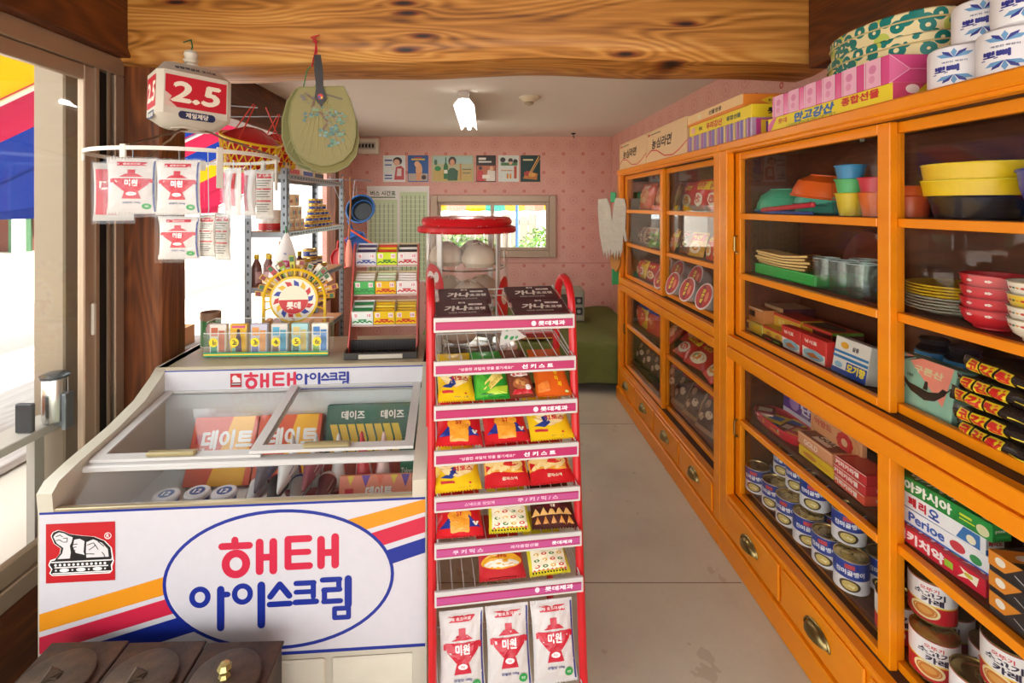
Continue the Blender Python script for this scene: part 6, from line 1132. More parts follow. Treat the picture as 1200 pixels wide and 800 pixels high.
# second shelf
z = S2 + .001
cabox('green_tray', 'bright green plastic tray under the beige scoops', 884, 955, z, .17, .042, '2fae4a', {'front': [('r', 0, .9, 1, 1, '4ac866'), ('r', .02, .4, .98, .5, '28a044')]}, 1.135, 0, None, ch=.006)
for i in range(5):
    t = thing('wooden_scoop', 'beige flat scoop in the tied pile on the green tray, %s from bottom' % ORD[i], 'scoop', (1.195 - .004*i, 1.955 - .006*i, z + .046 + i*.011), (0, math.radians(2), VA + .05*(i % 3) - .04), 'beige scoops'); m = MB()
    m.grid(lambda u, v: (-.145 + .30*u, (v-.5)*.085*(1 if u < .6 else 1-(u-.6)*.9), .003 + .022*max(0, u-.55)**1.3*(1+i*.3) + .004*math.cos(PI*(v-.5))), 12, 4); m.grid(lambda u, v: (-.145 + .30*(1-u), (v-.5)*.085*(1 if 1-u < .6 else 1-(.4-u)*.9), -.004 + .022*max(0, .45-u)**1.3*(1+i*.3) + .004*math.cos(PI*(v-.5))), 12, 4); m.grid(lambda u, v: (-.145 + .30*u, -.5*.085*(1 if u < .6 else 1-(u-.6)*.9), -.004 + .007*v + .022*max(0, u-.55)**1.3*(1+i*.3)), 12, 1); obj('blade', m, pm('ecca80', .5), t)
    m = MB(); m.tube([(-.06, -.042, 0), (-.06, -.042, .005), (-.06, .042, .005)], .0015, 4); obj('tie', m, pm('a88a4a', .6), t)
GL = glass_mat('tumbler_glass', (.90, .95, .94), .02, 1.5, .03)
for i, (y, X) in enumerate(((1.70, 1.17), (1.61, 1.165), (1.525, 1.16), (1.65, 1.26))):
    vessel('glass_tumbler', 'clear glass tumbler beside the green tray, %s' % ('farthest', 'middle', 'nearest', 'the one behind')[i], 'glass', (X, y, z), [(0, 0), (.032, 0), (.040, .03), (.038, .05), (.040, .105), (.0385, .105), (.036, .05), (.037, .03), (.029, .008), (0, .008)], GL, 'glass tumblers', part='glass_wall', rim=(.0395, .105, .0012, 'c8d8d4'))
vessel('wooden_plate', 'brown lacquer plate leaning on the back panel behind the glasses', 'plate', (1.335, 1.73, z+.10), [(0, 0), (.07, 0), (.095, .014), (.093, .017), (0, .006)], '6a2f1c', None, (0, math.radians(-76), 0))
# third shelf: mosquito coil boxes and soap
z = S3 + .001
cabox('brown_carton', 'dark plum carton with tan lid at the far end of the third shelf', 884, 918, z, .13, .115, '4a1f2c', {'front': [('r', 0, .86, 1, 1, 'c2a070')], 'top': [('r', 0, 0, 1, 1, 'c8a878')]}, 1.22)
cabox('tan_carton', 'tan carton with black print before the plum carton', 871, 895, z+.045, .06, .06, 'cf8a4a', {'front': [('r', .2, .35, .6, .75, '1c1816'), ('r', .05, .9, .95, .98, 'e8dcc0')]}, 1.15)
cabox('yellow_carton', 'yellow carton with black mark, bottom of the far corner', 870, 893, z, .07, .044, 'd8c25a', {'front': [('r', .1, .2, .35, .8, '3a3428'), ('r', .5, .1, .95, .9, 'e2b832')]}, 1.14)
cabox('coil_box', 'gold mosquito coil box with red top beside the yellow carton', 893.5, 920, z, .08, .05, 'e0b83a', {'front': [('r', 0, .78, 1, 1, 'c8342a'), ('c', .3, .4, .12, .26, 'c8842a'), ('c', .7, .4, .12, .26, 'c8842a')]}, 1.145)
cabox('chocolate_bar', 'thin dark red bar lying before the gold coil box', 893, 916, z, .012, .016, '3a1416', {'front': [('r', .1, .3, .5, .7, 'b8302e'), ('r', .6, .3, .9, .7, '8aa83a')]}, 1.13)
cabox('coil_box', 'gold and red mosquito coil box stacked behind, upper middle', 907, 938, z+.051, .09, .05, 'd8ac2e', {'front': [('r', 0, .8, 1, 1, 'c8342a'), ('t', .3, .4, .4, '모기', 'f0dc8a', .04), ('t', .7, .4, .4, '향', 'f0dc8a', .04)], 'top': [('r', .05, .05, .95, .95, 'c2302a')]}, 1.19)
cabox('coil_box', 'yellow coil box with black oval on its lid lying open', 928, 975, z+.052, .11, .045, 'dca82a', {'front': [('r', 0, .8, 1, 1, 'c8342a'), ('r', .55, 0, 1, .8, '5a1c1c')], 'right': [('r', 0, 0, 1, .8, '5a1c1c'), ('r', 0, .8, 1, 1, '6aa83a')], 'top': [('r', .03, .03, .97, .97, 'c84a2a'), ('c', .5, .5, .4, .36, '1c2420'), ('c', .5, .5, .26, .2, '3a5a52')]}, 1.20)
cabox('brown_box', 'dark brown carton under the open coil box', 930, 985, z, .12, .051, '3c1a16', {'front': [('r', 0, .9, 1, 1, 'b8302e')]}, 1.20)
for i, (a, b2) in enumerate(((916, 938), (939.5, 968))):
    cabox('soap_box', 'red and white soap box with fish picture, ' + ('far one' if i == 0 else 'near one'), a, b2, z, .035, .085, 'd8322e', {'front': [('r', .04, .04, .96, .96, 'efe9dc'), ('p', [(.04,.5),(.96,.4),(.96,.96),(.04,.96)], 'd2302c'), ('t', .4, .76, .16, '낚시표', 'f2e6da', .04, .5), ('c', .5, .28, .42, .20, '8ab8c8'), ('p', [(.2,.25),(.5,.36),(.8,.2),(.6,.18),(.4,.14)], 'b8682a')]}, 1.135, 0, 'fish soap boxes')
cabox('coil_box', 'tall white and blue striped mosquito coil box at the door stile', 974, 1014, z, .04, .115, 'e2ded2', {'front': [('r', 0, .42, 1, .5, '2a7ab0'), ('r', 0, .56, 1, .63, '2a7ab0'), ('r', 0, 0, 1, .14, '2a4a9c'), ('r', .42, .1, 1, .38, '1f3f9a'), ('t', .7, .24, .22, '모기향', 'f0d82a', .06, .5), ('c', .3, .8, .12, .09, 'e8a82a'), ('t', .62, .78, .12, '살충', '3a3444', .04), ('c', .2, .24, .12, .08, '8ab8d0')]}, 1.135, 0, None, -.16)
# --- near cabinet, upper near door
z = S1 + .001
vessel('black_basket', 'black plastic basket under the yellow baskets', 'basket', (1.24, 1.24, z), [(0, 0), (.085, 0), (.10, .055), (.098, .055), (.083, .004), (0, .004)], '262224', None, rim=(.10, .055, .003, '2a2628'))
for i in range(2):
    vessel('yellow_basket', 'yellow plastic basket, ' + ('lower of the two on the black basket' if i == 0 else 'upper of the two, with woven rim'), 'basket', (1.24, 1.24, z+.058 + i*.040), [(0, 0), (.108, 0), (.114, .038), (.113, .0385), (.106, .004), (0, .004)], 'ecc818', 'yellow baskets', rim=(.113, .038, .0025, 'f0d838'))
vessel('orange_pitcher', 'orange plastic container with lid left of the yellow baskets', 'container', (1.20, 1.405, z), [(0, 0), (.045, 0), (.05, .06), (.038, .088), (0, .09)], 'd8602a', None, rim=(.05, .06, .003, 'c8502a'))
vessel('blue_basin', 'deep blue plastic basin at the picture edge on the top shelf', 'basin', (1.245, 1.025, z), bowl(.10, .11, .7), '2a3fa8', None, rim=(.10, .11, .004, '2a3fa8'))
z = S2 + .001
pr = [(0, 0), (.06, 0), (.098, .013), (.10, .015), (.094, .015), (.058, .004), (0, .004)]
for i in range(9):
    vessel('dinner_plate', '%s plate, %s from the bottom of the plate stack' % ('grey glass' if i < 5 else 'yellow', ORD[i]), 'plate', (1.245, 1.315, z + i*.0078), pr, 'b8b49c' if i < 5 else 'dcbc2e', 'stacked dinner plates', rim=(.0985, .0145, .0016, '9a9684' if i < 5 else 'c8a81e'))
def flowers(c, c2): return [x for i in range(10) for x in [('c', (i+.5)/10 + .012*math.cos(a), .62 + .09*math.sin(a), .007, .05, c) for a in (0, 1.26, 2.5, 3.77, 5.03)] + [('c', (i+.5)/10, .62, .004, .03, c2)]]
for i in range(4):
    r, h = .058, .045; vessel('enamel_bowl', 'red enamel bowl with white flowers, %s from the bottom of its stack' % ORD[i], 'bowl', (1.185, 1.155, z + i*.0265), bowl(r, h, .6), 'c8202c', 'red flowered bowls', jobs=[(Cyl(r*.90, h*.42, h*.5, 2*PI, r*.995), flowers('f0e4e0', 'f0d86a'))], rim=(r, h, .0016, 'a81a24'))
for i in range(4):
    r, h = .058, .045; c = 'e6dcc8' if i != 2 else 'e2be3a'
    vessel('enamel_bowl', '%s enamel bowl with flower band, %s from the bottom of the near stack' % ('cream' if i != 2 else 'yellow', ORD[i]), 'bowl', (1.17, 1.032, z + i*.0265), bowl(r, h, .6), c, 'cream flowered bowls', jobs=[(Cyl(r*.90, h*.42, h*.5, 2*PI, r*.995), [x for k in range(12) for x in (('c', (k+.2)/12, .62, .012, .10, 'b8302a'), ('c', (k+.55)/12, .62, .010, .09, '3a6a3a'), ('c', (k+.85)/12, .62, .009, .08, 'd8922a'))])], rim=(r, h, .0016, 'b8a888'))
z = S3 + .001
can('paste_tin', 'wide tin with red lettered paper band behind the green box', 'tin', (1.275, 1.36, z), .088, .075, '3a2a20', [('r', 0, .12, 1, .85, 'b89a6c'), ('t', .30, .5, .5, '마가린', 'b8302a', .05, .16), ('t', .12, .5, .5, '마가린', 'b8302a', .05, .16)], 0, None, '2a2626', 0)
for i, y in enumerate((1.40, 1.31)):
    vessel('dark_jar', 'black jar with blue label on the wide tin, ' + ('far one' if i == 0 else 'near one'), 'jar', (1.27, y, z+.077), [(0, 0), (.04, 0), (.042, .06), (.03, .075), (.032, .09), (0, .09)], '1c1618', 'dark jars', jobs=[(Cyl(.0425, .01, .045, 2*PI), [('r', .1, 0, .45, 1, '3a8ac0'), ('r', .18, .2, .36, .8, 'c8dcea')])], rim=(.032, .085, .002, '2a2a2c'))
cabox('powder_box', 'mint and pink box with a dark leaping animal picture', 1047, 1113, z, .05, .135, '8fbfa6', {'front': [('p', [(.1,1),(.95,1),(.85,.25),(.7,.4)], 'e8907c'), ('p', [(.02,.80),(.02,.90),(.28,1),(.42,1)], '24302c'), ('l', [(.04,.82),(.3,.97)], .003, '8fbfa6'), ('t', .55, .78, .13, '구론산', 'd8d0a0', .05, .5), ('p', [(.05,.52),(.12,.48),(.3,.32),(.55,.24),(.72,.30),(.86,.46),(.9,.56),(.82,.58),(.76,.48),(.6,.42),(.42,.44),(.25,.46),(.12,.58)], '2c2620'), ('p', [(.5,.44),(.52,.6),(.57,.6),(.58,.44)], '2c2620'), ('l', [(.86,.5),(.94,.62)], .003, '2c2620'), ('l', [(.04,.6),(.18,.36)], .004, '2c2620'), ('t', .25, .62, .05, '선물용', '24302c', .02)]}, 1.135, .0, None, -.15)
for i in range(5):
    yv, zz, tl = ((1.06, 0, 0), (1.055, .038, 0), (1.065, .076, .03), (1.05, .114, -.03), (1.04, .152, .05))[i]
    t = thing('noodle_pack', 'black packet with red and yellow lettering, %s from the bottom of the pile' % ORD[i], 'packet', (1.125, yv, z + zz), (0, tl, VA + R.uniform(-.08, .08)), 'black noodle packets'); at = pillow(.125, .26, .03, 200+i); M_ = Matrix.Translation((.13, .06, .014)) @ Matrix.Rotation(-PI/2, 4, 'Y')
    m = MB(); L_ = .26; D_ = .12; h_ = .038
    def pk(u, v, s_, off=0):
        e = 1 - abs(2*u-1)**4; f = 1 - abs(2*v-1)**4; return Vector(((u-.5)*L_, (v)*D_, h_/2 + s_*(h_/2*max(0, e*f)**.45 + .002*math.sin(u*40+i) * e * f)))
    m.grid(lambda u, v: pk(u, v, 1), 16, 8); m.grid(lambda u, v: pk(u, 1-v, -1), 16, 8); m.grid(lambda u, v: (((u-.5)*L_*.96), -.016*math.sin(PI*v)*(1-abs(2*u-1)**6) + .003*math.sin(u*23+i*2+v*5), .002 + (h_-.004)*v), 16, 5); obj('wrapper', m, pm('27211f', .2, 0, .2), t, 60)
    S = Func(lambda u, v, off: Vector((((u-.5)*L_*.96), -.016*math.sin(PI*min(1, max(0, v)))*(1-abs(2*u-1)**6) + .003*math.sin(u*23+i*2+v*5) - off, .002 + (h_-.004)*v)), L_*.96, h_-.004)
    prints(t, [(S, [('r', .07, .12, .18, .9, 'e2c81e'), ('r', .20, .12, .33, .9, 'e2c81e'), ('r', .35, .12, .48, .9, 'e2c81e'), ('t', .125, .52, .6, '코', 'c8241e', .07, .09), ('t', .265, .52, .6, '감', 'c8241e', .07, .11), ('t', .415, .52, .6, '탕', 'c8241e', .07, .11), ('r', .55, .42, .98, .5, 'd8c02a')])], .0018)
# --- near cabinet, lower far door: confectionery shelf
z = L1 + .001
t = thing('sweet_tray', 'red oval plastic tray of small sweet boxes', 'tray', (1.205, 1.995, z), (0, 0, VA)); tl_, td_ = .30, .13
ov = [(tl_/2*math.copysign(abs(math.cos(a))**.6, math.cos(a)), td_/2*math.copysign(abs(math.sin(a))**.6, math.sin(a))) for a in [2*PI*i/32 for i in range(32)]]
m = MB(); n = 32; m.v = [(x*.92, y*.9, 0) for x, y in ov] + [(x, y, .035) for x, y in ov] + [(x*.97, y*.96, .035) for x, y in ov] + [(x*.89, y*.86, .004) for x, y in ov]
for k in range(3): m.f += [(k*n+i, k*n+(i+1) % n, k*n+n+(i+1) % n, k*n+n+i) for i in range(n)]
m.f += [tuple(range(n))[::-1], tuple(range(3*n, 4*n))]; m.mi = [0]*len(m.f); obj('tray_body', m, pm('c81f30', .3), t); m = MB(); m.tube([(x, y, .035) for x, y in ov], .004, 6, True); obj('rim', m, pm('d83040', .3), t)
prints(t, [(Flat((0, -td_/2*.985, .018), (1,0,0), (0,-.24,.97), .22, .02), [('t', .25, .5, .5, '맛있는', 'f0a8a8', .03, .25), ('t', .7, .5, .5, '과자모음', 'f0d84a', .03, .3)])], .001)
sm = [(.10, -.02, .02, '8a2030', 'dark red and cream sweet box at the far end of the tray', 'd8c8a8', .5), (.035, -.01, .01, 'e2c22a', 'yellow sweet box with blue label, left in the tray', '2a6ab8', .1), (-.02, .03, .012, 'dcbc28', 'yellow sweet box with blue label, behind in the tray', '2a62b0', -.1), (-.06, -.012, .014, '6a3a22', 'brown gold lettered sweet box in the tray', 'd8c8a0', .1), (-.105, .0, .02, 'b83a2c', 'red and brown sweet box at the near end of the tray', 'e0b84a', .0)]
for lx_, ly_, zz, c, lab, c2, rz in sm: carton('sweet_box', lab, 'box', (1.205 + ly_, 1.995 + lx_, z + .004 + zz), VA + .5 + rz, .072, .085, .018, c, {'top': [('r', .15, .25, .85, .75, c2)], 'front': [('r', .1, .2, .9, .8, c2)]}, 'sweet boxes in red tray')
cabox('protein_box', 'purple and white carton standing behind the red tray', 918, 985, z, .04, .13, '5f2a86', {'front': [('r', 0, 0, 1, .42, 'd8d2dc'), ('c', .22, .68, .09, .2, 'b08ac8'), ('t', .62, .68, .3, '단백질', 'ece4f0', .06, .6), ('t', .55, .46, .08, '건강을 위한 영양식', 'b8a0c8', .02, .6)]}, 1.27, 0, None)
t = cabox('biscuit_box', 'peach open biscuit tray box with gold bar, on the yellow box', 935, 975, z+.036, .10, .042, 'd8966a', {'front': [('r', 0, .85, 1, 1, 'e8b48a'), ('t', .4, .45, .4, 'GOLD', 'f2e2d0', .04, .4)], 'top': [('r', .05, .05, .95, .95, '7a3c28'), ('r', .3, .15, .75, .85, 'e8e0d0'), ('t', .52, .5, .3, 'Gold', '3a2a20', .04)]}, 1.15)
cabox('biscuit_box', 'yellow biscuit box under the peach one', 936, 976, z, .11, .035, 'e2bc1e', {'front': [('c', .35, .5, .2, .22, 'c8802a'), ('r', .6, .3, .9, .6, 'd8a81c')]}, 1.145)
cabox('biscuit_box', 'peach lid standing upright with red flower medallion', 950, 1010, z+.05, .018, .11, 'dc9c68', {'front': [('o', .5, .5, .46, .46, .0012, '7a3a2a'), ('t', .27, .62, .2, '아망드', 'c23a2e', .04, .35)] + [('c', .70+.10*math.cos(a), .5+.20*math.sin(a), .055, .10, 'c8302e') for a in [2*PI*k/10 for k in range(10)]] + [('c', .70, .5, .10, .2, 'c8302e'), ('c', .70, .5, .06, .12, 'e0b088')]}, 1.21)
carton('biscuit_box', 'plain brown carton behind propping the peach lid', 'box', (1.29, 1.66, z), VA, .20, .08, .055, '6a3a24', {'front': [('r', 0, .8, 1, 1, '8a5030')]})
for i in range(3): cabox('toffee_box', 'red small box with white lettering, %s from the bottom of the stack' % ORD[i], 977 + 2*(i == 2), 1014, z + i*.031, .09, .03, 'cc2a30' if i else 'd8543a', {'front': [('r', 0, .92, 1, 1, 'f0d8c8'), ('t', .4, .5, .5, '커피카라멜', 'f4e6da', .05, .75)], 'top': [('r', .1, .1, .9, .9, 'd84a3a')], 'right': [('t', .5, .5, .4, '커피', 'f4e6da', .04)]}, 1.14, .03*(i-1), 'red caramel boxes')
# --- cans: blue and white below
z = L2 + .001
BA = [('r', 0, .46, 1, 1, '1c3c98'), ('r', 0, 0, 1, .46, 'e9e8ea')] + [x for u in (.25, .75) for x in (('r', u-.045, .78, u+.045, .92, 'c8404a'), ('t', u, .66, .16, '진미골뱅이', 'eef0f4', .05, .26), ('c', u, .25, .095, .19, '4a3a22'), ('c', u, .25, .07, .14, 'd2bc6a'), ('p', [(u-.05,.2),(u,.3),(u+.05,.28),(u+.03,.17)], 'f0e2a8'))]
ref = can('conch_can', 'blue and white seafood can, front bottom row, first from the far end', 'can', (1.155, 2.10, z), .047, .105, 'e6e5e8', BA, .72, 'blue and white cans', 'c8b27a')
pos = [(1.165, 1.99, 0), (1.160, 1.885, 0), (1.160, 1.78, 0), (1.160, 1.675, 0), (1.160, 1.57, 0)]
for i, (x, y, l) in enumerate(pos): dup(ref, 'blue and white seafood can, front bottom row, %s from the far end' % ORD[i+1], (x, y, z), .75 + R.uniform(-.25, .25))
for i, y in enumerate((2.10, 1.99, 1.885, 1.78, 1.675, 1.57)): dup(ref, 'blue and white seafood can, rear bottom row, %s from the far end' % ORD[i], (1.262, y, z), .75 + R.uniform(-.3, .3))
for i, (x, y) in enumerate(((1.235, 2.03), (1.222, 1.925), (1.205, 1.81), (1.20, 1.635))): dup(ref, 'blue and white seafood can stacked on top, %s from the far end' % ORD[i], (x, y, z+.1055), .75 + R.uniform(-.2, .2))
# --- near cabinet, lower near door: toothpaste
z = L1 + .001
def paste(label, x, y, zz, c, L, art, end, yaw): return carton('toothpaste_box', label, 'box', (x, y, zz), VA + yaw, L, .052, .042, c, {'front': art, 'right': end, 'top': art}, 'toothpaste boxes')
paste('red toothpaste box with white lettering, bottom of the stack', 1.165, 1.27, z, 'cc2038', .255, [('t', .38, .5, .62, '럭키치약', 'f4eaea', .06, .5), ('r', .64, .3, .72, .7, '9ac83a'), ('p', [(.76,.2),(.82,.6),(.78,.85),(.86,.75),(.95,.85),(.93,.3),(.86,.45)], 'f0ead0'), ('c', .86, .6, .04, .12, 'c8b83a')], [('r', .1, .1, .9, .9, 'd83a50')], .10)
paste('white toothpaste box with blue Latin lettering above the red one', 1.185, 1.265, z+.0425, 'eceef0', .225, [('t', .34, .55, .55, 'Perioe', '2a5ab0', .05, .4), ('c', .68, .5, .08, .3, 'c8404a'), ('c', .86, .4, .06, .25, '3a9a5a'), ('r', 0, 0, 1, .1, '2a6ac0')], [('r', 0, 0, 1, .5, '2a62b8'), ('t', .5, .7, .3, '페리오', 'c8303a', .04)], .14)
paste('white toothpaste box with red and blue Korean lettering, third of the stack', 1.185, 1.27, z+.085, 'eceef0', .215, [('t', .18, .5, .55, '페', 'c8243a', .06), ('t', .31, .5, .55, '리', 'c8243a', .06), ('t', .45, .5, .55, '오', '2a52a8', .06), ('p', [(.7,.1),(.95,.1),(.95,.9),(.78,.9)], '3a78b8'), ('c', .86, .4, .05, .25, 'e8e4c8')], [('r', 0, 0, 1, .3, '2a62b8'), ('t', .5, .62, .3, '페리오', 'c8303a', .04)], .12)
paste('green toothpaste box with white lettering on top of the stack', 1.18, 1.26, z+.1275, '22903e', .235, [('t', .36, .5, .62, '아카시아', 'f0f4ea', .06, .52), ('r', .7, .55, .82, .68, 'c8d83a'), ('r', .7, .35, .85, .42, 'c8d83a'), ('c', .92, .4, .06, .3, 'd8d8a8')], [('t', .4, .6, .22, 'granada', 'eef0da', .03, .5), ('r', .2, .2, .8, .35, '3aa850')], .11)
for i in range(3): carton('black_box', 'black box with orange corner, %s from the bottom of its stack' % ORD[i], 'box', (1.175, 1.035, z + i*.0465), VA + .03*i, .15, .09, .046, '2b292b', {'front': [('p', [(0,.55),(0,1),(.45,1),(.22,.3),(.0,.3)], 'd8862a'), ('c', .16, .68, .07, .2, 'e8e0d0'), ('l', [(.35,.5),(.62,.12)], .0015, 'd8d4d0'), ('r', .8, .2, .98, .7, 'e6e2de')], 'top': [('p', [(.0,0),(.3,0),(.45,.9),(.15,.9)], 'd8862a'), ('c', .25, .45, .07, .2, 'e8e0d0')]}, 'black and orange boxes')
carton('yellow_carton', 'yellow carton with blue lettering and red edge behind the black boxes', 'box', (1.30, 1.03, z), VA + .1, .14, .05, .16, 'e6c22a', {'front': [('r', 0, 0, .08, 1, 'c8342a'), ('t', .5, .7, .25, '식용', '2a4a9c', .05)], 'left': [('r', .6, 0, .8, 1, 'c8342a')]})
for i, y in enumerate((1.38, 1.30, 1.22, 1.14)): vessel('dark_jar', 'dark brown jar at the back of the toothpaste shelf, %s from far end' % ORD[i], 'jar', (1.325, y, z), [(0, 0), (.034, 0), (.036, .10), (.026, .12), (.028, .15), (0, .15)], '3a1e1a', 'jars behind toothpaste', jobs=[(Cyl(.0365, .02, .06, 2*PI), [('r', .55, 0, .95, 1, '6a3a30')])], rim=(.028, .145, .002, '2a1816'))
# red curry cans
z = L2 + .001
CA = [('r', 0, .0, 1, .42, 'c41f2a'), ('r', 0, .42, 1, .46, 'e8c23a'), ('r', 0, .46, 1, 1, 'ece6e2')] + [x for u in (.25, .75) for x in (('t', u, .86, .10, '오뚜기', 'c8303a', .04, .12), ('t', u+.0, .72, .15, '소고기', '2a2440', .05, .2), ('t', u+.02, .56, .15, '카레', '2a2440', .05, .14), ('c', u-.03, .26, .10, .20, 'ecd9a0'), ('c', u-.03, .26, .082, .15, 'c8762a'), ('c', u-.03, .27, .05, .08, 'd89a4a'))]
rc = can('curry_can', 'red and white curry can, bottom row, farthest one', 'can', (1.165, 1.40, z), .050, .108, 'c41f2a', CA, .78, 'red curry cans', 'a8925a')
for i, (x, y, l, lab) in enumerate(((1.165, 1.285, 0, 'bottom row, second from far end'), (1.16, 1.165, 0, 'bottom row, third from far end'), (1.16, 1.05, 0, 'bottom row, nearest one'), (1.275, 1.36, 0, 'rear bottom row, farther one'), (1.275, 1.235, 0, 'rear bottom row, nearer one'), (1.275, 1.12, 0, 'rear bottom row, nearest one'), (1.205, 1.335, 1, 'upper layer, farther one'), (1.20, 1.13, 1, 'upper layer, nearer one'), (1.205, 1.01, 1, 'upper layer, at the picture edge'))):
    dup(rc, 'red and white curry can, ' + lab, (x, y, z + .1085*l), .75 + R.uniform(-.3, .3))
# ================================================================ far cabinet
def rart(k):
    return [[('r', .05, .62, .95, .92, 'd8342a'), ('t', .5, .77, .18, '라면', 'f2d84a', .06, .5), ('c', .5, .32, .36, .22, 'ecd8b0'), ('c', .5, .34, .26, .14, 'd8862a'), ('c', .4, .36, .08, .05, '5a8a3a')],
            [('r', .0, .66, 1, .96, 'e8c62a'), ('t', .5, .8, .2, '신라면', 'c8242a', .06, .6), ('c', .5, .34, .34, .22, 'f0e4cc'), ('c', .5, .36, .24, .13, 'c84a2a')],
            [('c', .5, .5, .38, .3, 'e0a87a'), ('c', .45, .55, .16, .12, 'c86a4a'), ('t', .5, .86, .12, '건어물', 'f0e0c8', .04, .5)],
            [('r', 0, .6, 1, 1, '2a3a8c'), ('t', .5, .8, .2, '꽃게랑', 'e8cf2a', .06, .6), ('c', .5, .35, .34, .2, 'e0603a'), ('c', .5, .35, .2, .11, 'f0a070')],
            [('r', .1, .1, .9, .9, '5a3a30'), ('c', .3, .3, .14, .1, 'c8a88a'), ('c', .65, .42, .16, .1, 'd8c0a0'), ('c', .4, .65, .14, .1, 'b08a6a'), ('r', .2, .78, .8, .9, 'b8282e')]][k]
sdn = [400]
def fbag(label, x, X, z, w, h, d, c, k, tilt=-8, yaw=0, name='noodle_packet', cat='packet', dz=0, grp='packets in the far cabinet', rough=.25):
    sdn[0] += 1; return bag(name, label, cat, (X, min(yy(x, X), 3.85 - w/2), z + .004 + dz), (math.radians(tilt), 0, VA + yaw), w, h, d, c, rart(k), sdn[0], grp, rough)
z = S1 + .001
fbag('orange snack bag on the top shelf at the far end', 741, 1.20, z, .26, .19, .07, 'd8542a', 2, -12); fbag('orange snack bag on the top shelf beside the door stile', 757, 1.20, z, .24, .19, .07, 'dc6030', 2, -12, .1); fbag('orange snack bag lying behind the stile on top shelf', 775, 1.26, z, .22, .19, .07, 'd85a30', 2, -8)
fbag('olive packet leaning sideways on the top shelf', 791, 1.15, z, .11, .17, .03, '7a6a3a', 4, -14, -.5); fbag('red ramen packet on the top shelf, left of the yellow topped one', 806, 1.22, z, .17, .17, .05, 'c8342e', 0, -12); fbag('red and yellow ramen packet standing on the top shelf', 820, 1.17, z, .15, .17, .05, 'cc2a2a', 1, -12); fbag('red ramen packet at the near end of the top shelf', 837, 1.18, z, .14, .165, .05, 'd03a2a', 1, -10, .1)
z = S2 + .001
for i, (x, c) in enumerate(((742, 'a88a78'), (752, '9a7a68'), (762, 'b89a88'))): fbag('clear packet of dried food on the second shelf, %s from the far end' % ORD[i], x, 1.18, z, .15, .12, .05, c, 4, -14, .2*(i-1))
for i, (x, k, c) in enumerate(((788, 1, 'd87a3a'), (801, 4, '8a4a22'), (815, 0, 'd8a02e'), (831, 0, 'c8442a'), (841, 1, 'dcc02e'))): fbag('%s ramen packet leaning on the second shelf, %s from the left in near door' % (('orange', 'brown', 'gold', 'red', 'yellow')[i], ORD[i]), x, 1.16, z, .14, .135, .045, c, k, -18, .2*((i % 3)-1))
z = S3 + .001
for i, (x, c) in enumerate(((744, 'c83a34'), (753, 'd8b83a'), (763, 'b8302e'))): fbag('%s packet low on the third shelf, %s from far end' % (('red', 'yellow', 'dark red')[i], ORD[i]), x, 1.17, z, .14, .13, .05, c, i % 2, -16, .2*(i-1))
def cup(label, loc, rot):
    t = thing('cup_noodle', label, 'cup noodle', loc, rot, 'cup noodles'); r, h = .068, .075; m = MB(); m.lathe([(0, 0), (r*.72, 0), (r*.74, .004), (r*.97, h-.006), (r*1.03, h-.004), (r*1.03, h)], 28); obj('cup_wall', m, pm('e2dad2', .5), t); m = MB(); m.lathe([(0, h+.001), (r*1.03, h), (r*1.03, h-.001)], 28); l_ = obj('paper_lid', m, pm('e6ddd6', .4), t)
    prints(l_, [(Flat((0, 0, h+.001), (1,0,0), (0,1,0), r*2, r*2), [('c', .5, .5, .46, .46, 'b8342e'), ('p', [(.08,.42),(.9,.55),(.94,.7),(.12,.6)], '7a1f22'), ('t', .5, .56, .16, '육개장', 'e8d43a', .05, .55), ('c', .5, .3, .2, .1, 'd8805a')])])
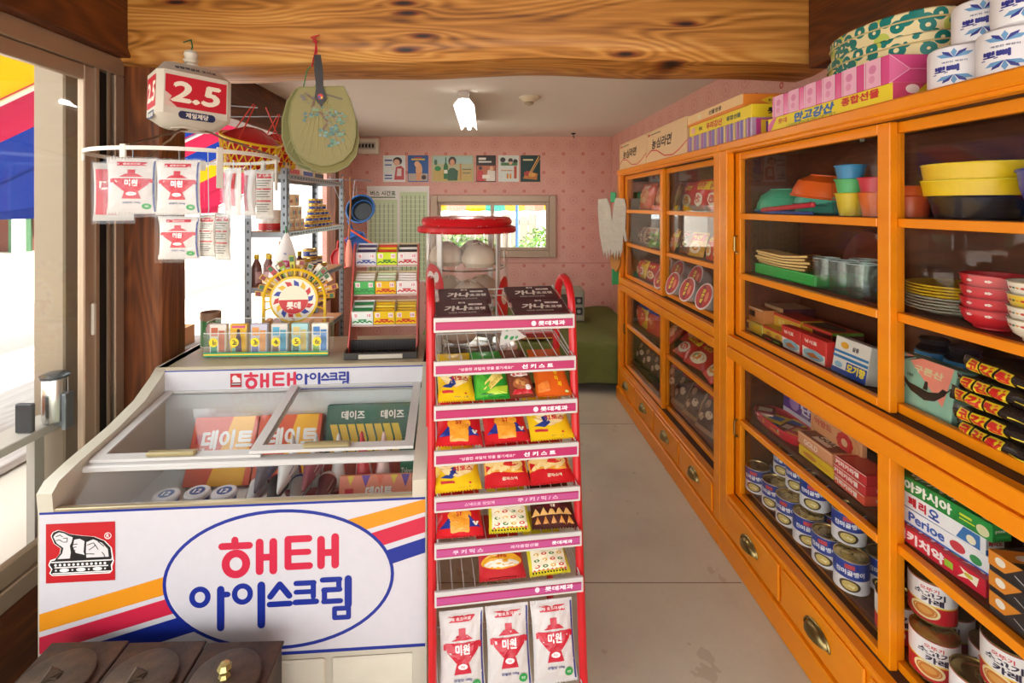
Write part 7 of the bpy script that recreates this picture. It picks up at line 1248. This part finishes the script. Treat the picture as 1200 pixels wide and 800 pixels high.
for i, (x, X, dz) in enumerate(((786, 1.17, 0), (801, 1.17, 0), (819, 1.17, 0), (840, 1.17, 0), (791, 1.25, .055), (806, 1.25, .055), (828, 1.25, .055))):
    cup('red lidded cup noodle tipped toward the aisle, %s row, %s from left' % ('front' if i < 4 else 'back', ORD[i if i < 4 else i-4]), (X, yy(x, X), z + .055 + dz), (0, math.radians(-68), .12))
t = carton('cup_riser', 'plain carton step under the back row of cup noodles', 'box', (1.31, 2.62, z), VA, .72, .10, .055, '8a6a4a', {'front': [('r', 0, .9, 1, 1, 'a88a68')]})
z = L1 + .001
for i, (x, c) in enumerate(((745, 'd8543a'), (755, 'e0b83a'), (765, 'd84a3a'))): fbag('crab snack bag with blue heading, %s from far end on the lower middle shelf' % ORD[i], x, 1.17, z, .18, .23, .06, c, 3, -10, .15*(i-1), 'snack_bag', 'snack bag')
for i, (x, X, dz, c, k, tl_) in enumerate(((780, 1.18, 0, 'c23a30', 2, -40), (795, 1.16, 0, 'cc2f2c', 1, -55), (812, 1.16, 0, 'c8342e', 0, -55), (828, 1.15, 0, 'd84a40', 0, -55), (790, 1.25, .05, 'b83028', 2, -60), (806, 1.25, .05, 'c23a30', 2, -60), (822, 1.25, .05, 'c8442e', 0, -60))): fbag('red food packet lying on the lower middle shelf, %s row, %s from left' % ('front' if i < 4 else 'rear', ORD[i if i < 4 else i-4]), x, X, z, .19, .17, .05, c, k, tl_, .2*((i % 3)-1), dz=dz)
z = L2 + .001
for i, x in enumerate((748, 757, 767)): fbag('dark packet leaning on the bottom shelf, %s from far end' % ORD[i], x, 1.17, z, .16, .20, .05, '2c211e', 4, -22, .2)
for i, x in enumerate((783, 795, 809, 825)): fbag('clear packet of mixed sweets leaning on the bottom shelf, %s from left in near door' % ORD[i], x, 1.16, z, .17, .22, .06, ('8a5a4a', '9a7a5a', 'a88058', 'b08a6a')[i], 4, -26, .15)
for i, x in enumerate((800, 822)): fbag('clear packet of sweets behind on the bottom shelf, ' + ('far one' if i == 0 else 'near one'), x, 1.28, z, .2, .20, .06, '8a6450', 4, -10)
bpy.data.scenes.remove(TS)
